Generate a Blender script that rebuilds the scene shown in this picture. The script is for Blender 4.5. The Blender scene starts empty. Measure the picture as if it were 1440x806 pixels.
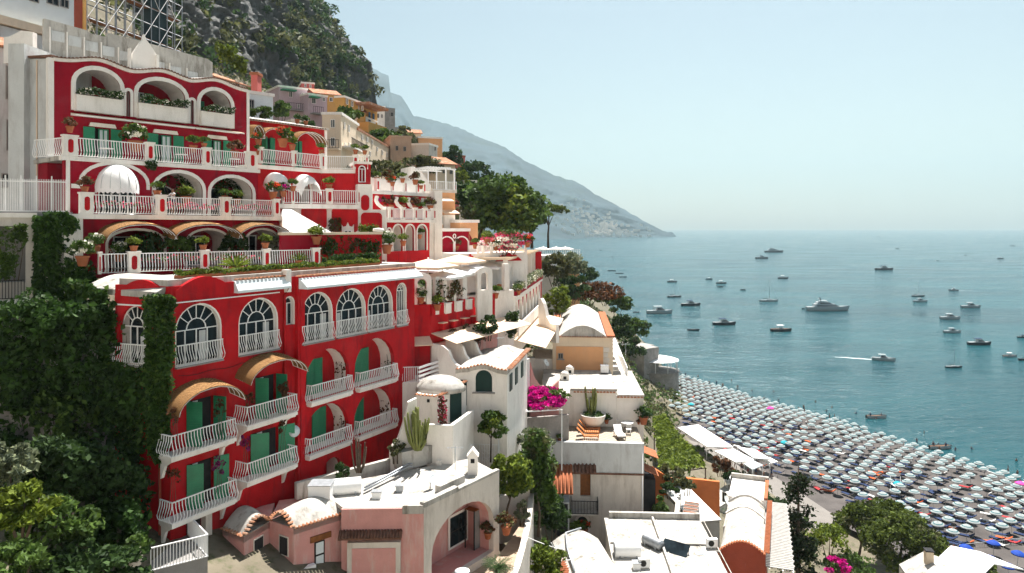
import bpy, bmesh, math, random
import numpy as np
from mathutils import Vector, Matrix, noise as mnoise
from mathutils.geometry import tessellate_polygon
R = math.radians
SC = bpy.context.scene
COL = SC.collection
F = 1000.0; HY = 319.0; CZ = 45.0          # focal length and horizon row in photo pixels, camera height
SUN_EL = R(64); SUN_H = Vector((0.33, 0.944, 0))
# ---- camera
cd = bpy.data.cameras.new('camera'); cam = bpy.data.objects.new('camera', cd); COL.objects.link(cam)
cam.location = (0, 0, CZ); cam.rotation_euler = (R(90), 0, 0)
cd.sensor_width = 36; cd.lens = 36*F/1440; cd.shift_y = -(403-HY)/1440
cd.clip_start = 0.5; cd.clip_end = 60000
SC.camera = cam
# ---- sky, sun, exposure
w = bpy.data.worlds.new('World'); SC.world = w; w.use_nodes = True
nt = w.node_tree; bg = nt.nodes['Background']
sk = nt.nodes.new('ShaderNodeTexSky'); sk.sky_type = 'NISHITA'; sk.sun_disc = False
sk.sun_elevation = SUN_EL; sk.sun_rotation = math.atan2(SUN_H.x, SUN_H.y)
sk.altitude = 50; sk.air_density = 1.0; sk.dust_density = 1.0; sk.ozone_density = 1.5
tint = nt.nodes.new('ShaderNodeMixRGB'); tint.blend_type = 'MULTIPLY'; tint.inputs[0].default_value = 1; tint.inputs[2].default_value = (1.0, 0.88, 0.70, 1)
nt.links.new(sk.outputs[0], tint.inputs[1]); nt.links.new(tint.outputs[0], bg.inputs[0]); bg.inputs[1].default_value = 0.05
sd = bpy.data.lights.new('sun', 'SUN'); sun = bpy.data.objects.new('sun', sd); COL.objects.link(sun)
sd.energy = 4.4; sd.angle = R(0.53); sd.color = (1.0, 0.955, 0.90)
sv = Vector((SUN_H.x*math.cos(SUN_EL), SUN_H.y*math.cos(SUN_EL), math.sin(SUN_EL)))
sun.rotation_euler = (-sv).to_track_quat('-Z', 'Y').to_euler(); sun.location = (0, 0, 300)
SC.view_settings.view_transform = 'Standard'; SC.view_settings.look = 'None'
SC.view_settings.exposure = 1.66; SC.view_settings.gamma = 1; SC.view_settings.use_curve_mapping = False
SC.render.engine = 'CYCLES'
cy = SC.cycles; cy.use_denoising = True; cy.max_bounces = 6; cy.diffuse_bounces = 4; cy.glossy_bounces = 2
cy.transmission_bounces = 2; cy.volume_bounces = 1; cy.transparent_max_bounces = 6
cy.use_adaptive_sampling = True; cy.adaptive_threshold = 0.03; cy.sample_clamp_indirect = 6

# ---- materials
MATS = {}
def nd(nt, t, **k):
    n = nt.nodes.new('ShaderNode'+t)
    for a, v in k.items(): setattr(n, a, v)
    return n
def mat(name, col, rough=0.85, var=0.12, scale=0.7, bump=0.0, bscale=12.0, stain=None, stain_amt=0.0, metal=0.0, leaf=False, spec=0.12, fade=None):
    if name in MATS: return MATS[name]
    m = bpy.data.materials.new(name); m.use_nodes = True; t = m.node_tree; L = t.links
    p = t.nodes['Principled BSDF']
    p.inputs['Roughness'].default_value = rough; p.inputs['Metallic'].default_value = metal
    p.inputs['Specular IOR Level'].default_value = spec
    tc = nd(t, 'TexCoord')
    nz = nd(t, 'TexNoise'); nz.inputs['Scale'].default_value = scale; nz.inputs['Detail'].default_value = 5; nz.inputs['Roughness'].default_value = 0.65
    L.new(tc.outputs['Object'], nz.inputs['Vector'])
    mx = nd(t, 'MixRGB')
    lo = [max(0, c*(1-var)) for c in col]; hi = [c*(1+var) for c in col]
    mx.inputs[1].default_value = (*lo, 1); mx.inputs[2].default_value = (*hi, 1)
    rp = nd(t, 'ValToRGB'); rp.color_ramp.elements[0].position = 0.3; rp.color_ramp.elements[1].position = 0.7
    L.new(nz.outputs[0], rp.inputs[0]); L.new(rp.outputs[0], mx.inputs[0])
    out = mx.outputs[0]
    if leaf:
        g = nd(t, 'NewGeometry'); m2 = nd(t, 'MixRGB', blend_type='MULTIPLY'); m2.inputs[0].default_value = 1
        r2 = nd(t, 'ValToRGB'); r2.color_ramp.elements[0].color = (0.45, 0.5, 0.5, 1); r2.color_ramp.elements[1].color = (1.6, 1.5, 1.2, 1)
        L.new(g.outputs['Random Per Island'], r2.inputs[0]); L.new(out, m2.inputs[1]); L.new(r2.outputs[0], m2.inputs[2]); out = m2.outputs[0]
        tr = nd(t, 'BsdfTranslucent'); ms = nd(t, 'MixShader'); ms.inputs[0].default_value = 0.3
        L.new(out, tr.inputs[0]); L.new(p.outputs[0], ms.inputs[1]); L.new(tr.outputs[0], ms.inputs[2])
        L.new(ms.outputs[0], t.nodes['Material Output'].inputs[0])
    if stain:
        mp = nd(t, 'Mapping'); mp.inputs['Scale'].default_value = (1.3, 1.3, 0.28)
        L.new(tc.outputs['Object'], mp.inputs[0])
        n2 = nd(t, 'TexNoise'); n2.inputs['Scale'].default_value = 1.1; n2.inputs['Detail'].default_value = 8; n2.inputs['Roughness'].default_value = 0.72
        L.new(mp.outputs[0], n2.inputs['Vector'])
        r3 = nd(t, 'ValToRGB'); r3.color_ramp.elements[0].position = 0.5; r3.color_ramp.elements[1].position = 0.68
        r3.color_ramp.elements[1].color = (stain_amt,)*3+(1,)
        L.new(n2.outputs[0], r3.inputs[0])
        m3 = nd(t, 'MixRGB'); m3.inputs[2].default_value = (*stain, 1)
        L.new(r3.outputs[0], m3.inputs[0]); L.new(out, m3.inputs[1]); out = m3.outputs[0]
    if fade:
        n4 = nd(t, 'TexNoise'); n4.inputs['Scale'].default_value = 0.45; n4.inputs['Detail'].default_value = 9; n4.inputs['Roughness'].default_value = 0.7; n4.inputs['Distortion'].default_value = 0.6
        L.new(tc.outputs['Object'], n4.inputs['Vector']); r4 = nd(t, 'ValToRGB'); r4.color_ramp.elements[0].position = 0.5; r4.color_ramp.elements[1].position = 0.72; r4.color_ramp.elements[1].color = (.6, .6, .6, 1)
        L.new(n4.outputs[0], r4.inputs[0]); m4 = nd(t, 'MixRGB'); m4.inputs[2].default_value = (*fade, 1); L.new(r4.outputs[0], m4.inputs[0]); L.new(out, m4.inputs[1]); out = m4.outputs[0]
    L.new(out, p.inputs['Base Color'])
    if bump:
        nb = nd(t, 'TexNoise'); nb.inputs['Scale'].default_value = bscale; nb.inputs['Detail'].default_value = 4
        L.new(tc.outputs['Object'], nb.inputs['Vector'])
        b = nd(t, 'Bump'); b.inputs['Strength'].default_value = bump; b.inputs['Distance'].default_value = 0.05
        L.new(nb.outputs[0], b.inputs['Height']); L.new(b.outputs[0], p.inputs['Normal'])
    MATS[name] = m; return m
def wave_mat(name, c1, c2, scale, direction='X', rough=0.8, profile='SIN', dist=0.4, ramp=(0.35, 0.65)):
    if name in MATS: return MATS[name]
    m = mat(name, c1, rough, 0.1, 2.0); t = m.node_tree; L = t.links; p = t.nodes['Principled BSDF']
    old = p.inputs['Base Color'].links[0].from_socket
    tc = nd(t, 'TexCoord'); wv = nd(t, 'TexWave', bands_direction=direction, wave_profile=profile)
    wv.inputs['Scale'].default_value = scale; wv.inputs['Distortion'].default_value = dist; wv.inputs['Detail'].default_value = 2
    L.new(tc.outputs['Object'], wv.inputs['Vector'])
    rp = nd(t, 'ValToRGB'); rp.color_ramp.elements[0].position = ramp[0]; rp.color_ramp.elements[1].position = ramp[1]
    L.new(wv.outputs[1], rp.inputs[0]); mx = nd(t, 'MixRGB'); mx.inputs[2].default_value = (*c2, 1)
    L.new(rp.outputs[0], mx.inputs[0]); L.new(old, mx.inputs[1]); L.new(mx.outputs[0], p.inputs['Base Color'])
    return m
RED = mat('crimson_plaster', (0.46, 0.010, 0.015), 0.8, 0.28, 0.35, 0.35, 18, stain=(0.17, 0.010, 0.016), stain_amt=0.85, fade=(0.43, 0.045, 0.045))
DRED = mat('deep_shaded_crimson_plaster', (0.29, 0.005, 0.018), 0.8, 0.14, 0.5, 0.25, 18, stain=(0.15, 0.010, 0.02), stain_amt=0.8, fade=(0.32, 0.03, 0.045))  # darker copy of the crimson, with the upper block's shade put into the colour
WHITE = mat('white_plaster', (0.80, 0.76, 0.71), 0.85, 0.05, 0.8, 0.25, 14, stain=(0.52, 0.48, 0.42), stain_amt=0.55)
OLDW = mat('weathered_plaster', (0.62, 0.57, 0.51), 0.9, 0.1, 0.6, 0.4, 9, stain=(0.36, 0.31, 0.26), stain_amt=0.65)
GREYW = mat('grey_plaster', (0.54, 0.555, 0.55), 0.9, 0.1, 0.5, 0.3, 10, stain=(0.3, 0.28, 0.26), stain_amt=0.6)
ROOFW = mat('white_roof', (0.44, 0.42, 0.385), 0.85, 0.2, 0.6, 0.5, 5, stain=(0.13, 0.115, 0.09), stain_amt=0.85)
PAINT = mat('white_metal', (0.82, 0.82, 0.81), 0.5, 0.03, 3)
PINK = mat('pink_plaster', (0.58, 0.29, 0.265), 0.9, 0.1, 0.8, 0.35, 10, stain=(0.58, 0.45, 0.41), stain_amt=0.8)
PEACH = mat('peach_plaster', (0.68, 0.36, 0.18), 0.9, 0.07, 0.6, 0.2, 10, stain=(0.6, 0.4, 0.26), stain_amt=0.4)
CREAM = mat('cream_plaster', (0.68, 0.56, 0.42), 0.9, 0.07, 0.4, 0.2, 8, stain=(0.55, 0.45, 0.36), stain_amt=0.5)
OCHRE = mat('ochre_plaster', (0.58, 0.32, 0.10), 0.9, 0.1, 0.4, 0.2, 8, stain=(0.45, 0.27, 0.12), stain_amt=0.5)
LILAC = mat('lilac_plaster', (0.50, 0.38, 0.42), 0.9, 0.08, 0.4, 0.2, 8, stain=(0.42, 0.33, 0.35), stain_amt=0.5)
TANW = mat('tan_plaster', (0.46, 0.33, 0.24), 0.9, 0.1, 0.3, 0.25, 6, stain=(0.34, 0.26, 0.2), stain_amt=0.6)
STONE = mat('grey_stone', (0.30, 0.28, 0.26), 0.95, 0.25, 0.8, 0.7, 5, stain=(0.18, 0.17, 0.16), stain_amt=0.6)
SALMON = mat('salmon_plaster', (0.55, 0.14, 0.12), 0.9, 0.08, 0.4)
GREEN = mat('green_shutter', (0.015, 0.21, 0.10), 0.45, 0.15, 2, spec=0.5)
DGREEN = mat('dark_green_shutter', (0.015, 0.04, 0.035), 0.5, 0.15, 2)
GLASS = mat('dark_glass', (0.012, 0.018, 0.022), 0.1, 0.7, 1.6, spec=0.22)
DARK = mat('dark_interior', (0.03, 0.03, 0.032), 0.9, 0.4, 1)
WOOD = mat('brown_wood', (0.22, 0.085, 0.03), 0.7, 0.3, 3)
TEAK = mat('orange_teak', (0.45, 0.17, 0.06), 0.6, 0.2, 3)
TERRA = mat('terracotta', (0.33, 0.115, 0.055), 0.85, 0.22, 2.5, 0.2, 20)
TILE = mat('clay_tile', (0.34, 0.155, 0.085), 0.9, 0.4, 4, 0.3, 14, stain=(0.5, 0.42, 0.34), stain_amt=0.7)
TILED = mat('dark_clay_tile', (0.16, 0.085, 0.06), 0.9, 0.4, 4)
IRON = mat('black_iron', (0.025, 0.024, 0.024), 0.5, 0.2, 4)
STEEL = mat('galvanised_steel', (0.32, 0.34, 0.36), 0.45, 0.2, 3, metal=0.6)
PALE = mat('pale_blue_white', (0.66, 0.72, 0.74), 0.8, 0.05, 1)
BEIGE = mat('beige_canvas', (0.72, 0.55, 0.40), 0.85, 0.07, 1.5, 0.15, 30)
CANVAS = mat('white_canvas', (0.82, 0.81, 0.79), 0.8, 0.03, 2)
GREYC = mat('grey_concrete', (0.28, 0.27, 0.26), 0.95, 0.18, 0.6, 0.4, 8)
REDBR = mat('rust_red_plaster', (0.34, 0.075, 0.045), 0.9, 0.12, 0.8, 0.3, 10)
ORNG = mat('orange_plaster', (0.50, 0.15, 0.05), 0.9, 0.12, 0.8, 0.3, 10)
WOVEN = wave_mat('woven_reed', (0.30, 0.17, 0.07), (0.12, 0.055, 0.02), 9, 'Z', 0.9, 'SIN', 5.0)
STRIPE = wave_mat('striped_canvas', (0.36, 0.14, 0.04), (0.62, 0.36, 0.16), 3.2, 'Z', 0.85, 'SIN', 0.2, (0.7, 0.8))
LEAF = mat('leaf_green', (0.065, 0.115, 0.028), 0.6, 0.45, 0.6, leaf=True)
LEAFD = mat('leaf_dark', (0.036, 0.07, 0.024), 0.6, 0.4, 0.5, leaf=True)
LEAFY = mat('leaf_yellow_green', (0.12, 0.165, 0.025), 0.6, 0.35, 0.8, leaf=True)
LEAFO = mat('leaf_olive', (0.085, 0.095, 0.045), 0.6, 0.4, 0.5, leaf=True)
LEAFR = mat('leaf_russet', (0.12, 0.055, 0.03), 0.6, 0.5, 0.9, leaf=True)
IVY = mat('ivy_leaf', (0.036, 0.08, 0.02), 0.55, 0.45, 0.5, leaf=True)
PINE = mat('pine_needle', (0.075, 0.105, 0.022), 0.7, 0.35, 0.5, leaf=True)
CEDAR = mat('cedar_needle', (0.028, 0.045, 0.022), 0.7, 0.4, 0.6, leaf=True)
MAGENTA = mat('magenta_bract', (0.50, 0.008, 0.26), 0.6, 0.3, 1.2, leaf=True)
ROSE = mat('pink_flower', (0.60, 0.06, 0.16), 0.6, 0.4, 1.2, leaf=True)
WFLOW = mat('white_flower', (0.75, 0.72, 0.62), 0.7, 0.1, 2)
SILVER = mat('leaf_silver', (0.16, 0.19, 0.13), 0.7, 0.35, 0.8, leaf=True)
CACTUS = mat('cactus_green', (0.17, 0.19, 0.06), 0.7, 0.25, 2)
BARK = mat('bark', (0.10, 0.075, 0.055), 0.95, 0.35, 3, 0.6, 8)
SKIN = mat('skin', (0.24, 0.13, 0.085), 0.6, 0.1, 3)

# ---- scene graph helpers
def tag(o, label=None, cat=None, group=None, kind=None):
    if label: o['label'] = label
    if cat: o['category'] = cat
    if group: o['group'] = group
    if kind: o['kind'] = kind
    return o
def thing(name, label, cat, loc=(0, 0, 0), group=None, rz=0):
    o = bpy.data.objects.new(name, None); COL.objects.link(o); o.location = loc; o.rotation_euler = (0, 0, rz)
    o.empty_display_size = 0.3
    return tag(o, label, cat, group)
class Fr:
    """A vertical wall plane: s runs along it, n out of it, z up."""
    def __init__(s, x, y, ux, uy, flip=False):
        l = math.hypot(ux, uy); s.x, s.y, s.ux, s.uy = x, y, ux/l, uy/l
        s.nx, s.ny = (s.uy, -s.ux) if not flip else (-s.uy, s.ux)
    def W(s, a, n, z): return (s.x+s.ux*a+s.nx*n, s.y+s.uy*a+s.ny*n, z)
    def off(s, n=0, a=0):
        f = Fr(s.x+s.nx*n+s.ux*a, s.y+s.ny*n+s.uy*a, s.ux, s.uy); f.nx, f.ny = s.nx, s.ny; return f
    def S(s, px):
        k = (px-720)/F; return (k*s.y-s.x)/(s.ux-k*s.uy)
    def D(s, px): return s.y+s.S(px)*s.uy
    def Z(s, px, py): return CZ-(py-HY)/F*s.D(px)
    def side(s, a):
        """the wall plane turning the corner at a, running away from n"""
        x, y, _ = s.W(a, 0, 0); f = Fr(x, y, -s.nx, -s.ny); f.nx, f.ny = s.ux, s.uy; return f
WF = Fr(0, 0, 1, 0)
def P(px, py, d): return Vector(((px-720)/F*d, d, CZ-(py-HY)/F*d))
def PZ(px, py, z):
    d = (CZ-z)*F/(py-HY); return Vector(((px-720)/F*d, d, z))
def fpx(px0, d0, px1, d1):
    x0, x1 = (px0-720)/F*d0, (px1-720)/F*d1; return Fr(x0, d0, x1-x0, d1-d0)
class MB:
    def __init__(s): s.v = []; s.f = []; s.m = []; s.mats = []; s.sm = []
    def mi(s, m):
        if m not in s.mats: s.mats.append(m)
        return s.mats.index(m)
    def add(s, vs, fs, m, smooth=False):
        b = len(s.v); s.v.extend(tuple(v) for v in vs); i = s.mi(m)
        for f in fs: s.f.append(tuple(b+k for k in f)); s.m.append(i); s.sm.append(smooth)
    def box(s, fr, a0, a1, n0, n1, z0, z1, m):
        vs = [fr.W(a, n, z) for a in (a0, a1) for n in (n0, n1) for z in (z0, z1)]
        s.add(vs, [(0, 1, 3, 2), (4, 6, 7, 5), (0, 4, 5, 1), (2, 3, 7, 6), (0, 2, 6, 4), (1, 5, 7, 3)], m)
        return s
    def prism(s, fr, pts, n0, n1, m, smooth=False):
        """outline in (s,z) extruded along n"""
        k = len(pts); vs = [fr.W(a, n0, z) for a, z in pts]+[fr.W(a, n1, z) for a, z in pts]
        tr = tessellate_polygon([[Vector((a, z, 0)) for a, z in pts]])
        s.add(vs, [tuple(t) for t in tr]+[tuple(i+k for i in t) for t in tr]+[(i, (i+1) % k, (i+1) % k+k, i+k) for i in range(k)], m, smooth)
        return s
    def plan(s, pts, z0, z1, m):
        """outline in (x,y) extruded along z"""
        k = len(pts); vs = [(x, y, z0) for x, y in pts]+[(x, y, z1) for x, y in pts]
        tr = tessellate_polygon([[Vector((x, y, 0)) for x, y in pts]])
        s.add(vs, [tuple(t) for t in tr]+[tuple(i+k for i in t) for t in tr]+[(i, (i+1) % k, (i+1) % k+k, i+k) for i in range(k)], m)
        return s
    def wall(s, fr, outer, holes, n, th, m, reveal=None):
        loops = [outer]+holes; allp = [p for l in loops for p in l]
        tr = tessellate_polygon([[Vector((a, z, 0)) for a, z in l] for l in loops])
        s.add([fr.W(a, n, z) for a, z in allp], [tuple(t) for t in tr], m)
        s.add([fr.W(a, n-th, z) for a, z in allp], [tuple(t) for t in tr], reveal or m)
        for j, l in enumerate(loops):
            k = len(l)
            s.add([fr.W(a, n, z) for a, z in l]+[fr.W(a, n-th, z) for a, z in l], [(i, (i+1) % k, (i+1) % k+k, i+k) for i in range(k)], (reveal or m) if j else m)
        return s
    def strip(s, fr, path, wdt, n0, n1, m):
        """a band of width wdt centred on an open (s,z) path, n0..n1 thick"""
        k = len(path); L = []; Rr = []
        for i in range(k):
            a = path[max(0, i-1)]; b = path[min(k-1, i+1)]; dx, dz = b[0]-a[0], b[1]-a[1]; l = math.hypot(dx, dz) or 1
            ox, oz = -dz/l*wdt/2, dx/l*wdt/2
            L.append((path[i][0]+ox, path[i][1]+oz)); Rr.append((path[i][0]-ox, path[i][1]-oz))
        vs = [fr.W(a, n, z) for pp in (L, Rr) for n in (n0, n1) for a, z in pp]
        fs = []
        for i in range(k-1):
            A, B, C, D = i, i+k, i+3*k, i+2*k
            for q in ((A, B), (B, C), (C, D), (D, A)): fs.append((q[0], q[0]+1, q[1]+1, q[1]))
        fs += [(0, k, 3*k, 2*k), (k-1, 2*k-1, 4*k-1, 3*k-1)]
        s.add(vs, fs, m); return s
    def tube(s, pts, r, m, sides=5, r1=None, smooth=True):
        pts = [Vector(p) for p in pts]; k = len(pts); vs = []; fs = []
        for i, p in enumerate(pts):
            d = (pts[min(k-1, i+1)]-pts[max(0, i-1)]).normalized()
            a = d.cross(Vector((0, 0, 1)) if abs(d.z) < 0.95 else Vector((1, 0, 0))).normalized(); b = d.cross(a)
            rr = r if r1 is None else r+(r1-r)*i/(k-1)
            for j in range(sides):
                t = 2*math.pi*j/sides; vs.append(p+a*math.cos(t)*rr+b*math.sin(t)*rr)
        for i in range(k-1):
            for j in range(sides): fs.append((i*sides+j, i*sides+(j+1) % sides, (i+1)*sides+(j+1) % sides, (i+1)*sides+j))
        fs += [tuple(range(sides)), tuple((k-1)*sides+j for j in range(sides))]
        s.add(vs, fs, m, smooth and sides > 4); return s
    def lathe(s, c, prof, m, seg=12, smooth=True, sx=1, sy=1):
        vs = []; fs = []; k = len(prof)
        for r, z in prof:
            for j in range(seg):
                t = 2*math.pi*j/seg; vs.append((c[0]+r*sx*math.cos(t), c[1]+r*sy*math.sin(t), c[2]+z))
        for i in range(k-1):
            for j in range(seg): fs.append((i*seg+j, i*seg+(j+1) % seg, (i+1)*seg+(j+1) % seg, (i+1)*seg+j))
        fs += [tuple(range(seg)), tuple((k-1)*seg+j for j in range(seg))]
        s.add(vs, fs, m, smooth); return s
    def grid(s, fn, nu, nv, m, smooth=True):
        vs = [fn(i/nu, j/nv) for i in range(nu+1) for j in range(nv+1)]
        fs = [(i*(nv+1)+j, (i+1)*(nv+1)+j, (i+1)*(nv+1)+j+1, i*(nv+1)+j+1) for i in range(nu) for j in range(nv)]
        s.add(vs, fs, m, smooth); return s
    def barrel(s, fr, a0, a1, n0, n1, z0, rise, th, m, seg=12, ends=None):
        """vault with its axis along n"""
        pr = [(a0+(a1-a0)*i/seg, z0+rise*math.sin(math.pi*i/seg)) for i in range(seg+1)]
        s.prism(fr, [(a0, z0-th)]+pr+[(a1, z0-th)], n0, n1, m); return s
    def leaves(s, C, size, m, rng, up=0.3, jit=0.5, aspect=1.6):
        C = np.asarray(C, float); n = len(C)
        if not n: return s
        r = np.random.default_rng(rng)
        d = r.normal(size=(n, 3)); d[:, 2] += up; d /= np.linalg.norm(d, axis=1)[:, None]
        q = r.normal(size=(n, 3)); a = np.cross(d, q); a /= np.linalg.norm(a, axis=1)[:, None]; b = np.cross(d, a)
        sz = (size*(1+jit*(r.random(n)*2-1)))[:, None]
        V = np.stack([C-a*sz*aspect/2, C+b*sz/2+d*sz*0.12, C+a*sz*aspect/2, C-b*sz/2+d*sz*0.12], 1).reshape(-1, 3)
        s.add(V.tolist(), [(4*i, 4*i+1, 4*i+2, 4*i+3) for i in range(n)], m); return s
    def build(s, name, parent=None, normals=True, **kw):
        loc = Vector(parent.matrix_basis.translation) if parent else Vector((0, 0, 0))
        if parent and parent.parent: loc = loc+parent.parent.matrix_basis.translation
        if not parent and s.v:
            A = np.array(s.v); lo, hi = A.min(0), A.max(0); loc = Vector(((lo[0]+hi[0])/2, (lo[1]+hi[1])/2, lo[2]))
        me = bpy.data.meshes.new(name)
        A = np.array(s.v)-np.array(loc)
        me.from_pydata(A.tolist(), [], s.f)
        for m in s.mats: me.materials.append(m)
        me.polygons.foreach_set('material_index', s.m); me.polygons.foreach_set('use_smooth', s.sm)
        if normals:
            bm = bmesh.new(); bm.from_mesh(me); bmesh.ops.recalc_face_normals(bm, faces=bm.faces); bm.to_mesh(me); bm.free()
        me.update()
        o = bpy.data.objects.new(name, me); COL.objects.link(o)
        if parent: o.parent = parent; o.location = (0, 0, 0)
        else: o.location = loc
        if kw: tag(o, **kw)
        return o
def dup(src, loc, rz=None, sc=None, parent=None, **kw):
    c = src.copy(); COL.objects.link(c)
    if parent: c.parent = parent
    else:
        c.location = loc
        if rz is not None: c.rotation_euler = (0, 0, rz)
        if sc is not None: c.scale = (sc, sc, sc) if not isinstance(sc, tuple) else sc
        tag(c, **kw)
    for ch in list(src.children): dup(ch, None, parent=c)
    return c
def arch(a0, a1, z0, z1, rise=None, seg=12):
    """closed arch outline; z1 is its crown"""
    rise = (a1-a0)/2 if rise is None else rise
    c, h = (a0+a1)/2, (a1-a0)/2; zs = z1-rise
    return [(a0, z0)]+[(c-h*math.cos(math.pi*i/seg), zs+rise*math.sin(math.pi*i/seg)) for i in range(seg+1)]+[(a1, z0)]
def rect(a0, a1, z0, z1): return [(a0, z0), (a0, z1), (a1, z1), (a1, z0)]
def rrect(a0, a1, z0, z1, r, seg=4):
    return [(cx+r*math.cos(R(t0+90*i/seg)), cz+r*math.sin(R(t0+90*i/seg))) for cx, cz, t0 in
            ((a1-r, z1-r, 0), (a0+r, z1-r, 90), (a0+r, z0+r, 180), (a1-r, z0+r, 270)) for i in range(seg+1)]
def belly(h, out): return [(0, 0), (out*0.75, h*0.14), (out, h*0.3), (out*0.55, h*0.52), (0.02, h*0.74), (0, h)]
def railing(mb, fr, a0, a1, n, z0, h=1.0, out=0.16, step=0.16, m=None, r=0.024, rail=0.03):
    m = m or PAINT; k = max(2, int((a1-a0)/step)); B = belly(h, out) if out else [(0, 0), (0, h)]
    for i in range(k+1):
        a = a0+(a1-a0)*i/k
        mb.tube([fr.W(a, n+o, z0+z) for o, z in B], r, m, 4)
    mb.box(fr, a0-0.02, a1+0.02, n-rail, n+rail, z0+h, z0+h+0.05, m)
    mb.box(fr, a0-0.02, a1+0.02, n-rail, n+rail, z0, z0+0.04, m)
def shell_pts(c, rad, n, rng, thick=0.35, flat=-1.0):
    r = np.random.default_rng(rng); d = r.normal(size=(n*2, 3)); d /= np.linalg.norm(d, axis=1)[:, None]
    d = d[d[:, 2] > flat][:n]
    return np.array(c)+d*(1-thick*r.random(len(d)))[:, None]*np.array(rad)
def crown_pts(c, rad, clumps, per, rng, cl=0.32, bottom=-0.6):
    """leaf positions in clumps spread through an ellipsoid, gaps between them"""
    r = np.random.default_rng(rng); out = []
    for k in range(clumps):
        d = r.normal(size=3); d /= np.linalg.norm(d)
        if d[2] < bottom: d[2] = -d[2]
        q = np.array(c)+d*np.array(rad)*(0.35+0.6*r.random()**0.5)
        s = cl*(0.6+0.8*r.random())*np.array(rad)*np.array([1, 1, 0.75])
        e = r.normal(size=(per, 3)); e /= np.linalg.norm(e, axis=1)[:, None]
        out.append(q+e*s*(0.45+0.55*r.random(per)**0.5)[:, None])
    return np.concatenate(out)
SEED = [100]
def seed(): SEED[0] += 7; return SEED[0]
def make_tree(name, label, cat, base, h, rad, leafm, clumps=45, per=70, size=0.28, crown_c=None, trunk_r=0.18, group=None, cl=0.3, bottom=-0.6, limbs=6, extra=None):
    t = thing(name, label, cat, base, group); base = Vector(base)
    c = Vector(crown_c) if crown_c else base+Vector((0, 0, h-rad[2])); rnd = random.Random(seed())
    tb = MB(); fork = base.lerp(c, 0.55)
    tb.tube([base-Vector((0, 0, .5)), base.lerp(c, .3)+Vector((rnd.uniform(-.2, .2), rnd.uniform(-.2, .2), 0)), fork, c], trunk_r, BARK, 7, trunk_r*0.4)
    for i in range(limbs):
        d = Vector((rnd.uniform(-1, 1)*rad[0], rnd.uniform(-1, 1)*rad[1], rnd.uniform(-.3, .8)*rad[2]))*0.75
        tb.tube([fork, fork.lerp(c+d, .5)+Vector((0, 0, .15*rad[2])), c+d], trunk_r*.45, BARK, 5, trunk_r*.1)
    tb.build('trunk', t)
    cb = MB(); pts = crown_pts(c, rad, clumps, per, seed(), cl, bottom)
    cb.leaves(pts, size, leafm, seed())
    if extra: cb.leaves(crown_pts(c, rad, clumps//4, per, seed(), cl*.8, bottom), size, extra, seed())
    cb.build('crown', t, normals=False); return t
# ================= THE SETTING =================
def fract(x, y, z, o=5): return mnoise.fractal(Vector((x, y, z)), 0.9, 2.1, o)
TER = {-170: [(-200, 170), (-60, 140), (0, 125), (60, 105), (140, 70)], -80: [(-200, 110), (-60, 76), (-20, 62), (10, 52), (40, 40), (70, 20), (100, 4), (140, -4)], -25: [(-200, 70), (-60, 48), (-30, 32), (-10, 25), (10, 20), (35, 12), (60, 4), (80, -4), (140, -6)],
 20: [(-200, 60), (-60, 45), (-30, 33), (-20, 30.5), (-10, 26), (0, 16), (12, 11), (30, 6), (50, 3), (60, 2.2), (140, -6)],
 45: [(-200, 120), (-60, 60), (-35, 40), (-20, 31.5), (-10, 28), (-2, 25), (1, 20.5), (5, 16.5), (12, 13), (25, 8), (40, 4), (58, 2.2), (150, -6)],
 52: [(-200, 120), (-60, 62), (-35, 44), (-20, 33), (-10, 28), (-1, 25), (2, 19), (5, 16.5), (12, 13), (25, 8), (40, 4), (58, 2.2), (150, -6)],
 70: [(-200, 130), (-60, 70), (-35, 52), (-20, 40), (-8, 33), (0, 27), (8, 20), (14, 16), (20, 12), (30, 6), (45, 3), (57, 2.2), (150, -6)],
 110: [(-200, 170), (-64, 84), (-45, 64), (-30, 55), (-18, 48), (-5, 38), (5, 32), (14, 26), (24, 14), (34, 5), (46, 2.2), (140, -6)],
 150: [(-200, 190), (-70, 92), (-40, 68), (-20, 53), (-5, 42), (10, 32), (22, 21), (30, 9), (36, 2.2), (120, -6)],
 190: [(-200, 150), (-80, 96), (-40, 66), (-10, 48), (8, 36), (22, 23), (33, 13), (42, 8), (50, -3), (70, -6)],
 260: [(-200, 130), (-90, 98), (-50, 68), (-10, 46), (20, 28), (40, 12), (55, -3), (80, -8)],
 420: [(-300, 120), (-120, 90), (-60, 60), (0, 36), (40, 15), (60, -4), (100, -10)]}
TY = sorted(TER)
for k in (110, 150, 190, 260): TER[k] = [(x, z if z < 6 else z-3.5) for x, z in TER[k]]
def ter(x, y):
    def row(k):
        r = TER[k]; return float(np.interp(x, [p[0] for p in r], [p[1] for p in r]))
    y = min(max(y, TY[0]), TY[-1]); i = max(0, min(len(TY)-2, int(np.searchsorted(TY, y))-1))
    f = (y-TY[i])/(TY[i+1]-TY[i]); return row(TY[i])*(1-f)+row(TY[i+1])*f
SOIL = mat('terraced_soil', (0.15, 0.13, 0.095), 0.95, 0.35, 0.2, 0.5, 1.5, stain=(0.06, 0.075, 0.03), stain_amt=0.9)
GROUND = mat('bounce_hillside_soil', (0.36, 0.335, 0.30), 0.95, 0.25, 0.15, 0.5, 1.5, stain=(0.14, 0.14, 0.07), stain_amt=0.7)  # unseen hillside behind the camera, added and kept pale to bounce fill light
mb = MB()
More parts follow.
